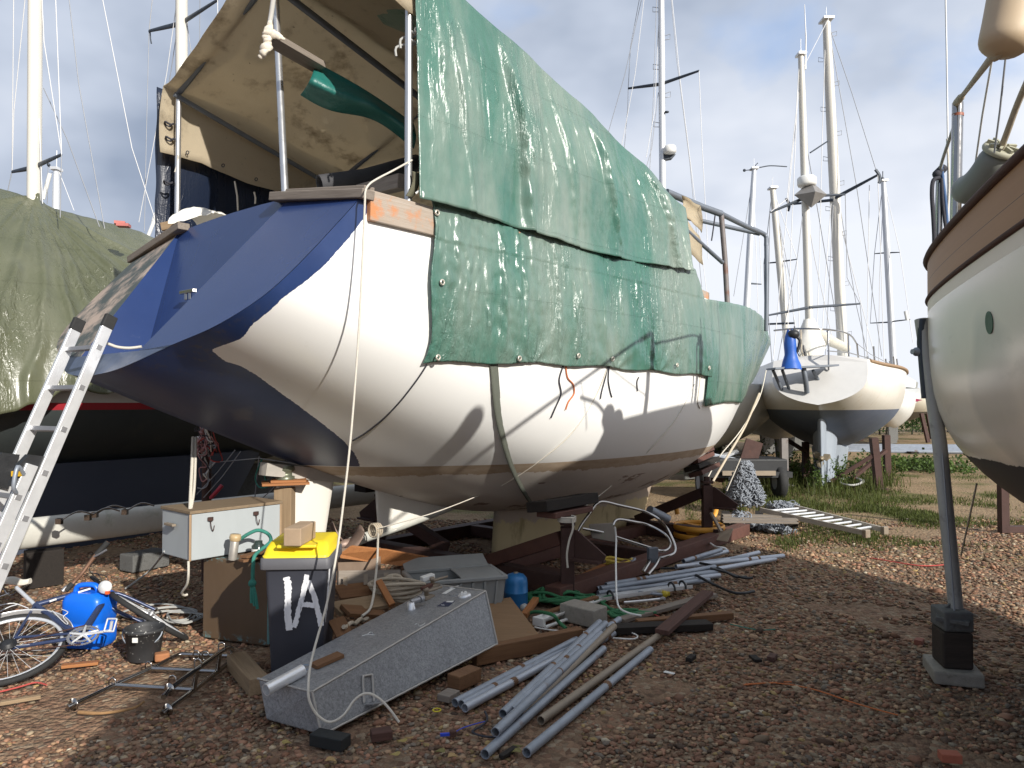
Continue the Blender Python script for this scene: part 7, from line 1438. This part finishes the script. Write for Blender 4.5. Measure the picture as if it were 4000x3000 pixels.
def heap_of_rope():
    def coil(c,n,rx,ry,h,r,m,lab,name,seed,cat='rope',k=5):
        q=random.Random(seed); pts=[]; a=0
        for i in range(n): a+=q.uniform(.5,1.1)*(1 if q.random()>.12 else -1); s=math.sqrt(q.random())*.8+.2; pts.append(c+V((math.cos(a)*rx*s,math.sin(a)*ry*s,r+h*(1-s)*q.random()+h*.25*q.random())))
        b=MB(); b.tube(smooth(pts,k),r,7); return one(b,name,m,lab,cat)
    coil(GP(z4,640,935),80,.30,.17,.13,.0135,m_ropeg,'thick green rope heap behind the white gutter','rope_heap',3)
    coil(GP(z4,900,935),16,.16,.10,.07,.0135,m_ropeg,'small green rope tangle right of the heap, over the gutter end','rope_tangle',5)
    coil(GP(z4,1120,1030),22,.22,.09,.05,.0135,m_ropeg,'green rope tangle among the planks right of the concrete block','rope_tangle',9)
    for pts,lab in (([(430,1030,.03),(480,1005,.06),(560,1010,.09),(620,1030,.10),(650,1070,.05),(700,1115,.02)],'green rope strand running from the heap down before the concrete block'),([(880,900,.06),(940,945,.05),(1000,985,.03),(1070,1000,.02),(1120,1020,.03)],'green rope strand joining the two right tangles')):
        b=MB(); b.tube(smooth([GP(z4,*p) for p in pts],6),.0135,8); one(b,'rope_strand',m_ropeg,lab,'rope')
    # cream rope coil beside the crate
    r=None; c0=PP(zE,600,985,5.45); b=MB()
    for k in range(5): b.tube(smooth([c0+V((math.cos(a)*(.16+.01*k),math.sin(a)*.09-.01*k,-.03+.028*k+.012*math.sin(2*a+k))) for a in [j*.63 for j in range(11)]],4),.013,7)
    one(b,'rope_coil',m_ropec,'thick cream laid rope coiled against the grey crate','rope')
    c=PP(zE,555,878,5.55); b=MB(); b.tube(smooth([c+V((math.cos(a)*.07*(1-.05*j),.02*math.sin(2*a),math.sin(a)*.045)) for j,a in enumerate([j*.6 for j in range(18)])],4),.013,7); one(b,'rope_knot',m_ropec,'small cream rope hank on the grey slatted board','rope')
    b=MB(); b.tube(smooth([PP(zE,100+26*k,1300-10*k+12*math.sin(k*1.9),4.62+.05*k) for k in range(10)],5),.014,7); one(b,'rope_piece',m_ropec,'frayed cream rope lying along the back of the aluminium tank','rope')
    # white flex
    b=MB(); b.tube(smooth([GP(z4,490,1105,.02),GP(z4,560,1120,.015),GP(z4,700,1135,.015),GP(z4,830,1140,.02),GP(z4,1000,1135,.015),GP(z4,1120,1140,.012),GP(z4,1175,1165,.012),GP(z4,1140,1185,.012),GP(z4,1010,1178,.012)],6),.006,6); one(b,'white_flex',m_white,'white electric flex looping across the gravel below the concrete block','cable')
    for pts,lab,m in (([(1180,1000),(1250,1010),(1320,1035)],'thin red cord on the planks by the green tangle',m_roper),([(1790,1085),(1900,1110),(1990,1125),(2090,1120)],'pale teal cord lying on open gravel right of the planks',m_ropet),([(1880,1490),(2000,1480),(2120,1472),(2200,1468)],'thin orange cord on the gravel in the right foreground',m_ropeo)):
        b=MB(); b.tube(smooth([GP(z4,x,y,.010) for x,y in pts],8),.004,5); one(b,'cord',m,lab,'cord')
    b=MB(); b.tube(smooth([G(x,y,.01) for x,y in ((1610,1478),(1680,1476),(1760,1490),(1850,1520),(1940,1545))],6),.004,5); one(b,'cord',m_ropeo,'long faded orange cord curving across the right foreground','cord')
    b=MB(); b.tube(smooth([G(x,y,.01) for x,y in ((1880,1205),(1920,1212),(1990,1222),(2040,1220))],6),.006,5); one(b,'cord',m_roper,'red cord stretched on the far gravel left of the alloy leg','cord')
heap_of_rope()
def hull_pt(px,py,off=.01):
    fr=MF; r=ray(px,py); q=V((0,0,HC))-fr.o; h=MH.bvh.ray_cast(V((q.dot(fr.ax),q.dot(fr.sb),q.z)),V((r.dot(fr.ax),r.dot(fr.sb),r.z)).normalized())
    if h[0] is None: return None
    return fr(*h[0])-r.normalized()*off
def lines():
    b=MB(); pts=[q for q in (hull_pt(x,y,.012) for x,y in smooth2(((1064,770),(1068,800),(1072,850),(1078,900),(1090,950),(1105,1000),(1125,1045),(1150,1085),(1175,1105)))) if q]
    d=(MF.ax*.93+V((0,0,.3))).normalized(); rows=[[p-d*.042,p-d*.014,p+d*.014,p+d*.042] for p in pts]; b.grid(rows); one(b,'lifting_strap',plain('grey_green_webbing',(.12,.13,.105),.85,0,.2,40,.5),'wide grey green webbing strap passing under the white hull','strap',solid=.005)
    b=MB(); tk=[(890,346,4.84),(850,368,4.75),(812,388,4.6),(796,400,4.5),(789,415,4.47),(788,440,4.46),(783,560,4.42),(776,700,4.38),(767,830,4.34),(757,950,4.3),(745,1060,4.26),(728,1190,4.2),(707,1300,4.12),(682,1390,4.0),(670,1440,3.90),(666,1480,3.80),(668,1512,3.77),(684,1543,3.77),(712,1560,3.78),(742,1545,3.80),(766,1512,3.84),(790,1498,3.85),(815,1506,3.85),(840,1530,3.84),(862,1560,3.83)]
    b.tube(smooth([P(*q) for q in tk],5),.0065,8); one(b,'long_rope',m_ropew,'long white rope from the near canopy post hanging past the stern to the tank','rope')
    def hl(pts,r,m,lab,name='line',off=.012):
        q=[]; 
        for x,y,*d in pts:
            p=P(x,y,d[0]) if d else hull_pt(x,y,off); 
            if p: q.append(p)
        b=MB(); b.tube(smooth(q,5),r,6); one(b,name,m,lab,'cord' if name!='line' else 'line')
    hl([(922,788),(908,810),(890,835),(862,870),(828,905),(790,935),(762,952)],.006,m_ropeb,'dark line running down the hull from the left corner of the low green tarp')
    hl([(1312,795),(1290,850),(1240,930),(1180,985),(1100,1040),(1030,1072),(930,1110,6.3),(815,1142,6.3)],.005,m_ropew,'pale line slanting from the tarp hem down to the propeller skeg')
    hl([(1500,830),(1460,905),(1400,975),(1320,1050),(1240,1105),(1222,1125,6.45)],.005,m_ropew,'pale line slanting from the tarp hem down to the near cradle post')
    for k,(pts,m,lab) in enumerate((([(1217,790),(1208,820),(1212,850),(1200,880),(1190,903)],m_ropeb,'dark cord dangling from the middle of the tarp hem'),([(1222,788),(1226,815),(1238,830),(1240,850),(1228,868),(1222,885)],m_ropeo,'orange cord dangling from the middle of the tarp hem'),([(1313,790),(1308,815),(1300,845),(1297,862)],m_ropeb,'left tail of a dark knotted cord under the tarp hem'),([(1316,790),(1314,820),(1318,845),(1322,858)],m_ropeb,'right tail of a dark knotted cord under the tarp hem'),([(1377,845),(1376,825),(1380,815)],m_ropeb,'short dark cord end on the hull below the tarp'),([(1513,812),(1510,840),(1507,868),(1512,882)],m_ropew,'white tail hanging from the right end of the tarp hem'),([(1556,800),(1553,825),(1558,845),(1553,868)],m_ropeo,'orange cord dangling against the dark bow tarp'))): hl(pts,.006,m,lab,'dangling_cord',.05 if k==6 else .015)
    b=MB(); c=PP(z4,705,400,6.38); 
    for k in range(4): b.tube([c+V((math.cos(a)*.075,math.sin(a)*.075,.012*k)) for a in [j*.5 for j in range(13)]],.007,6)
    b.tube(smooth([PP(z4,740,380,6.3),PP(z4,745,450,6.3),PP(z4,720,530,6.3),PP(z4,705,620,6.3),PP(z4,710,710,6.3)],5),.009,7); one(b,'lashing_rope',m_ropew,'white rope lashed round the near cradle post with a hanging tail','rope')
    b=MB(); b.tube(smooth([PP(z4,1025,440,6.5),PP(z4,1032,520,6.5),PP(z4,1030,640,6.4),PP(z4,1032,780,6.2),PP(z4,1035,880,6.05),PP(z4,1050,970,5.95),PP(z4,1110,1010,5.85),PP(z4,1200,1030,5.8)],6),.008,7); one(b,'white_flex',m_white,'white flex hanging from the grey bracket down to the green tangle','cable')
    b=MB(); b.tube(smooth([PP(zE,420,440,6.2),PP(zE,415,560,5.9),PP(zE,410,700,5.6),PP(zE,395,850,5.4),PP(zE,375,1020,5.2),PP(zE,340,1140,5.05),PP(zE,270,1200,4.95)],6),.009,8); one(b,'hanging_rope',m_ropew,'pale rope hanging from the propeller shaft down to the heap behind the tank','rope')
    b=MB(); c=PP(zE,395,405,6.35)
    for k in range(4): b.tube([c+MF.ax*(.02*k-.03)+MF.sb*(.055*math.cos(a))+V((0,0,.055*math.sin(a))) for a in [j*.6 for j in range(12)]],.008,6)
    one(b,'lashing_rope',m_ropec,'cream rope lashed round the end of the propeller shaft','rope')
    for pts,m,lab in (([(1640,850,11.2),(1610,920,10.6),(1575,980,10),(1540,1040,9.6)],m_ropec,'yellowish strap slanting from the bow down to the far cradle post'),([(1655,800,11.6),(1640,860,11.3),(1600,930,10.8),(1555,985,10.3),(1530,1030,9.6)],m_ropew,'white rope running beside the yellowish bow strap'),([(1600,990,10.2),(1570,1060,10.2)],m_ropew,'thin white line pegged to the ground in front of the trailer')):
        b=MB(); b.tube(smooth([P(*q) for q in pts],5),.016 if m is m_ropec else .008,7); one(b,'bow_line',m,lab,'rope')
def smooth2(pts): return [(p.x,p.y) for p in smooth([V((x,y,0)) for x,y in pts],4)]
lines()
def rear_clutter():
    # stainless pushpit lying on the cradle
    r=thing('pulpit_rail',PP(z4,1200,600,6.9),'polished bent stainless rail resting across the near cradle beam','rail'); r.location.z=.1
    D=lambda pts:smooth([PP(z4,*p) for p in pts],5)
    for nm,pts in (('upper_loop',[(770,495,6.6),(800,430,6.65),(870,330,6.75),(905,285,6.8),(950,272,6.85),(1050,295,6.95),(1200,330,7.1),(1290,370,7.1),(1330,405,7.05),(1370,450,6.9),(1410,530,6.8),(1425,580,6.75),(1415,615,6.7),(1370,635,6.65),(1320,645,6.65)]),('middle_rail',[(1010,430,6.75),(1025,400,6.8),(1060,390,6.85),(1150,405,6.95),(1240,425,7.0),(1330,470,6.95),(1375,510,6.9),(1392,555,6.8),(1380,585,6.75),(1340,600,6.7),(1280,585,6.7),(1150,545,6.65),(1040,510,6.6),(960,480,6.6),(810,450,6.6)]),('leg',[(1325,640,6.65),(1290,700,6.45),(1245,755,6.3)]),('leg',[(1280,620,6.7),(1250,680,6.5),(1215,740,6.35)]),('leg',[(1270,615,6.75),(1235,690,6.5),(1208,735,6.4)])):
        b=MB(); b.tube(D(pts),.0135,10); b.build(nm,m_stain,r)
    b=MB(); b.box(PP(z4,1275,625,6.6),(.09,.05,.13),.3,0,None); b.build('clamp_block',m_tubegrey,r,bevel=.005)
    # outboard bracket box
    b=MB(); p=[PP(z4,850,425,6.65),PP(z4,1010,415,6.6),PP(z4,1048,545,6.5),PP(z4,872,515,6.6)]; b.prism(p,V((.02,.16,-.02))); one(b,'motor_bracket',plain('worn_grey_board',(.17,.145,.12),.8,0,.25,7,.2,dirt=((.10,.16,.09),.6)),'grey brown wooden motor bracket wedged behind the near cradle post','bracket',bevel=.006)
    # orange reel / rings
    r=thing('cable_reel',GP(z4,1580,515),'orange ring shaped cable reel lying behind the far cradle post','reel'); mo=plain('orange_reel_paint',(.62,.29,.035),.5,0,.15,7,.05,dirt=((.3,.15,.05),.68)); c=GP(z4,1583,490,.06); c.y+=.0
    for z,q,w in ((.0,.30,.035),(.10,.30,.035),(.05,.17,.05)): b=MB(); b.tube([c+V((math.cos(a)*q,math.sin(a)*q,z)) for a in [k*math.pi/18 for k in range(36)]],w,8,closed=True,flat=.5); b.build('ring',mo,r)
    for k in range(4): a=k*math.pi/2+.4; b=MB(); b.beam(c+V((0,0,.10)),c+V((math.cos(a)*.3,math.sin(a)*.3,.10)),.05,.02); b.build('spoke',mo,r)
    b=MB(); b.tube(smooth([PP(z4,1412,262,9.6),PP(z4,1428,300,9.6),PP(z4,1440,355,9.6)],4),.03,8,flat=.5); one(b,'orange_bar',mo,'upright orange bar standing left behind the far cradle post','bar')
    b=MB(); b.tube(smooth([PP(z4,1690,248,9.9),PP(z4,1700,290,9.9),PP(z4,1688,360,9.8),PP(z4,1640,385,9.8)],4),.03,8,flat=.5); one(b,'orange_hook',mo,'curved orange hook showing right behind the far cradle post','hook')
    # anchor
    r=thing('anchor',GP(z4,1735,530),'dull steel plough shaped anchor standing right of the far cradle post','anchor'); b=MB(); q=[PP(z4,1670,500,8.85),PP(z4,1815,450,8.95),PP(z4,1775,540,8.75),PP(z4,1700,530,8.8)]; b.prism(q,V((.0,.06,0))); b.build('fluke',plain('dull_anchor_steel',(.22,.17,.12),.6,.4,.3,6,.1),r,bevel=.008); b=MB(); b.beam(PP(z4,1662,345,9.0),PP(z4,1730,470,8.9),.05,.025); b.build('shank',m_galvb,r,bevel=.004)
    b=MB(); b.tube([PP(z4,1255,325,8.6),PP(z4,1375,385,8.8)],.05,10); one(b,'plastic_pipe',m_galv,'short grey pipe lying behind the keel near the far cradle post','pipe')
    # pallet, chain heaps, ladder
    r=thing('pallet',GP(z7,620,1290),'weathered wooden pallet under the grey chain heap','pallet'); 
    for k in range(3): b=MB(); b.beam(GP(z7,290,1215+28*k,.15),GP(z7,980,1225+28*k,.15),.13,.02); b.build('deck_board',m_woodg,r)
    for k in range(3): b=MB(); b.beam(GP(z7,310+320*k,1290,.07),GP(z7,320+310*k,1215,.07),.11,.13); b.build('bearer',m_woodk,r)
    b=MB(); b.beam(GP(z7,290,1300,.02),GP(z7,980,1305,.02),.1,.02); b.build('bottom_board',m_woodg,r)
    mch=plain('galvanised_chain',(.23,.25,.28),.6,.35,.3,30,.2)
    def chain(n,f,lab,name,seed,s=.026):
        q=random.Random(seed); b=MB()
        for i in range(n):
            c=f(q); u=V((q.gauss(0,1),q.gauss(0,1),q.gauss(0,.8))).normalized(); w=u.orthogonal().normalized(); w.rotate(Matrix.Rotation(q.random()*6.28,3,u))
            b.tube([c+u*(math.cos(a)*s*1.7)+w*(math.sin(a)*s) for a in [k*math.pi/4 for k in range(8)]],s*.36,5,closed=True)
        return one(b,name,mch,lab,'chain')
    ch=GP(z7,500,1210); ch.z=.16
    def heap(q):
        z=.62*q.random()**1.25; rr=(.23-.23*(z/.66)**1.6)+.03; a=q.random()*6.28; rr*=1+.35*noise.noise(V((math.cos(a)*2,math.sin(a)*2,z*4))); s=rr*math.sqrt(q.random()*.5+.5); return ch+V((math.cos(a)*s*1.05,math.sin(a)*s,z+.01))
    chain(1100,heap,'tall cone of grey galvanised chain piled on the pallet','chain_heap',2)
    def spill(q):
        t=q.random(); p=smooth([GP(z7,455,1215,.14),GP(z7,480,1280,.1),GP(z7,530,1310,.03),GP(z7,650,1330,.02),GP(z7,760,1350,.02),GP(z7,850,1365,.02)],6); k=t*(len(p)-1); i=min(int(k),len(p)-2); return p[i].lerp(p[i+1],k-i)+V((q.gauss(0,.05),q.gauss(0,.06),abs(q.gauss(0,.02))))
    chain(420,spill,'grey chain trailing from the pallet across the ground','chain_trail',4)
    c2=GP(z7,850,1155,.03)
    chain(330,lambda q:c2+V((max(-.2,min(.2,q.gauss(0,.11))),max(-.18,min(.18,q.gauss(0,.09))),abs(q.gauss(0,.035)))),'low second heap of grey chain behind the lying ladder','chain_heap',6)
    r=thing('ladder',GP(z7,1200,1260),'old aluminium ladder lying flat over the pallet and grass','ladder'); a0=GP(z7,640,1165,.20);a1=GP(z7,1590,1375,.10);b0=GP(z7,960,1140,.20);b1=GP(z7,1760,1345,.10)
    for p,q in ((a0,a1),(b0,b1)): b=MB(); b.beam(p,q,.03,.065); b.build('stile',plain('oxidised_ladder_alloy',(.42,.38,.33),.6,.3,.2,6,.1),r)
    for k in range(9): f=.06+.105*k; b=MB(); b.tube([a0.lerp(a1,f),b0.lerp(b1,f)],.016,8); b.build('rung',m_alu,r)
    for p in (a1,b1): b=MB(); b.box(p+V((.03,-.02,-.01)),(.09,.06,.10),.5); b.build('foot',m_galvb,r,bevel=.008)
    # trailer heaped with scrap
    r=thing('trailer',G(1598,1048),'low black trailer heaped with scrap metal parked behind the bow','trailer'); d=13.6
    b=MB(); b.beam(P(1512,1020,d),P(1690,1020,d),1.0,.10); b.build('bed',m_black,r); b=MB(); b.beam(P(1560,1022,d-.55),P(1675,1022,d-.55),.05,.08); b.build('bumper_beam',m_galvb,r); b=MB(); b.beam(P(1518,1004,d),P(1684,1004,d),.8,.26); b.build('load_box',m_black,r,bevel=.02)
    for px,dd in ((1683,d-.3),(1684,d+.5),(1518,d-.3),(1519,d+.5)):
        c=P(px,1023,dd); c.z=.29; b=MB(); b.lathe(c-V((.08,0,0)),(1,0,0),[(.12,0),(.24,.0),(.29,.03),(.29,.13),(.24,.16),(.12,.16)],24); w=b.build('wheel',m_rubber,r); b=MB(); b.lathe(c-V((.085,0,0)),(1,0,0),[(.13,0),(.13,.02),(.05,.03),(0,.03)],16); b.build('rim',m_galv,w)
    labs=['rusty square plate standing up on the trailer load','dark bent sheet on the left of the trailer load','black crate side among the trailer load','grey angle bar across the trailer load','brown plate low on the trailer front left','round reddish disc on the trailer load','thin pale bar lying on the trailer load','dark pipe bundle at the right of the trailer load','black box at the trailer centre']
    for k,(x,y,w,h,mm,rz) in enumerate(((1623,975,.34,.40,m_rust,.3),(1535,995,.35,.14,m_black,.5),(1600,1003,.5,.22,m_black,.1),(1580,990,.9,.05,m_galv,.2),(1545,1024,.36,.26,m_woodr,.2),(1566,1012,.2,.2,m_rustl,0),(1560,985,.6,.04,m_alu,-.3),(1655,1000,.5,.18,m_tubegrey,.1),(1610,1015,.7,.2,m_spread,0))):
        c=P(x,y,d-.15+.05*k); b=MB(); b.box(c,(w,.3 if k not in (0,4) else .03,h),rz,0,Matrix.Rotation(rz,3,'Y')@Matrix.Rotation(rz*.6,3,'Z')); one(b,'scrap_piece',mm,labs[k],'scrap','scrap on the trailer',bevel=.006)
    # spars stacked in the far background
    for k in range(5):
        b=MB(); a=G(1965+3*k,978,.25+.12*(k%3)); a=P(1830,975-3*k,26+.25*k);e=P(2330,978-3*k,24+.25*k); b.tube([a,e],.075,10); one(b,'stored_spar',m_galv,['nearest lowest spar of the stack in the background','second spar of the stack in the background','middle spar of the stack in the background','fourth spar of the stack in the background','topmost spar of the stack in the background'][k],'spar','spars stored at the back of the yard')
    for k,(px,d) in enumerate(((1960,25.6),(2110,25.2),(2190,25.0))): 
        b=MB(); p=P(px,990,d); b.box((p.x,d+.4,.0),(.25,1.8,.1)); p0=V((p.x,d+.4,-.02)); b.beam(p0,p0+V((0,0,.05+P(px,985,d).z-.1)),.25,1.6,(0,1,0)); one(b,'spar_trestle',m_woodk,['left timber trestle under the stored spars','middle timber trestle under the stored spars','right timber trestle under the stored spars'][k],'trestle','trestles under the stored spars')
    b=MB(); 
    for k in range(3): b.tube(smooth([G(1838+30*math.cos(a)*(1-.1*k),1040+8*math.sin(a),.03+.05*k) for a in [j*.7 for j in range(10)]],4),.02,6)
    one(b,'hose_coil',m_cable,'pale hose coil lying in the grass right of the keel','hose')
    # power line and far houses
    p0=V((-5,160,0)); 
    b=MB(); b.tube([P(1700,850,150),P(1970,858,150),P(2230,861,150)],.06,5); 
    r=thing('power_line',P(2000,860,150),'thin power line crossing low over the distant hedge','power line'); r.location.z=0; b.build('wire',m_wire,r)
    for px in (1620,2260): b=MB(); q=P(px,850,150); b.tube([V((q.x,150,0)),V((q.x,150,q.z+.8))],.16,8); b.build('pole',m_woodg,r)
    # litter on the gravel
    for k,(x,y,mm,lab,f,s) in enumerate(((1385,1415,m_white,'white paper scrap on the gravel in the right foreground',z4,(.07,.03,.006)),(1530,1330,m_woodk,'dark wood chip on the gravel right of the pipes',z4,(.10,.04,.03)),(2070,1325,m_woodr,'dark wood chunk far right on the shaded gravel',z4,(.10,.05,.03)),(1985,2950,m_woodk,'dark stick at the bottom edge of the gravel',lambda x,y:(x/1.808,y/1.808),(.12,.03,.02)),(3710,2975,plain('red_brick',(.40,.12,.07),.9,0,.2,20,.4),'red brick fragment at the lower right corner',lambda x,y:(x/1.808,y/1.808),(.09,.06,.04)),(3590,2520,plain('red_brick_dark',(.25,.09,.06),.9,0,.2,20,.4),'dull red brick piece left of the leg blocks',lambda x,y:(x/1.808,y/1.808),(.08,.05,.04)),(2950,2580,m_woodk,'dark flat chip on the lit gravel middle right',lambda x,y:(x/1.808,y/1.808),(.10,.05,.02)))):
        c=GP(f,x,y,.0); b=MB(); b.box(c+V((0,0,s[2]/2+.004)),s,rnd.random()*3); one(b,'litter_piece',mm,lab,'litter',bevel=.004)
    c=GP(z5,1465,1195,.008); b=MB(); b.tube([c+V((math.cos(a)*.022,math.sin(a)*.022,.004)) for a in [k*math.pi/8 for k in range(16)]],.004,5,closed=True); one(b,'plastic_ring',plain('yellow_ring',(.6,.5,.03),.5),'tiny yellow plastic ring on the gravel in front of the tank','ring')
    c=GP(z5,1540,1390,.012); b=MB(); b.beam(c-V((.03,0,0)),c+V((.03,.01,.0)),.016,.012); b.tube(smooth([c+V((.03,.01,0)),c+V((.08,.08,0)),c+V((.16,.14,0)),c+V((.2,.16,0))],4),.003,5); one(b,'blue_clip',plain('blue_clip',(.02,.06,.5),.4),'small blue clip with a thread on the gravel before the pipes','clip')
    b=MB(); b.tube(smooth([GP(z6,430,1060,.008),GP(z6,450,1130,.01),GP(z6,390,1190,.01),GP(z6,320,1235,.01),GP(z6,420,1275,.01),GP(z6,540,1280,.01)],5),.006,6); one(b,'loose_wire',m_ropeb,'dark wire curling on the gravel at the pipe ends','wire')
    # fallen leaves
    mlv=[plain('yellow_leaf',(.33,.25,.08),.7),plain('olive_leaf',(.16,.14,.04),.7),plain('tan_leaf',(.34,.22,.09),.7)]
    for k,(x,y) in enumerate(((1120,1545),(700,1400),(150,1440),(470,1620),(710,1360),(1240,1410),(1180,1435),(1490,1520),(600,1590),(250,1450))):
        f=z5 if k in (0,5,6,7,8,9) else z6; c=GP(f,x,y,.02); L=[c+V((math.cos(a+k)*.024*(1.1+.1*math.cos(3*a)),math.sin(a+k*1.0)*.013+math.cos(a)*.008,.006*math.sin(2*a+k))) for a in [j*.4 for j in range(15)]]; L=L[:15]
        b=MB(); b.add(L,[tuple(range(15))]); one(b,'fallen_leaf',mlv[k%3],'fallen leaf lying on the gravel near the tank and pipes','leaf','fallen leaves in the foreground',solid=.001)
rear_clutter()
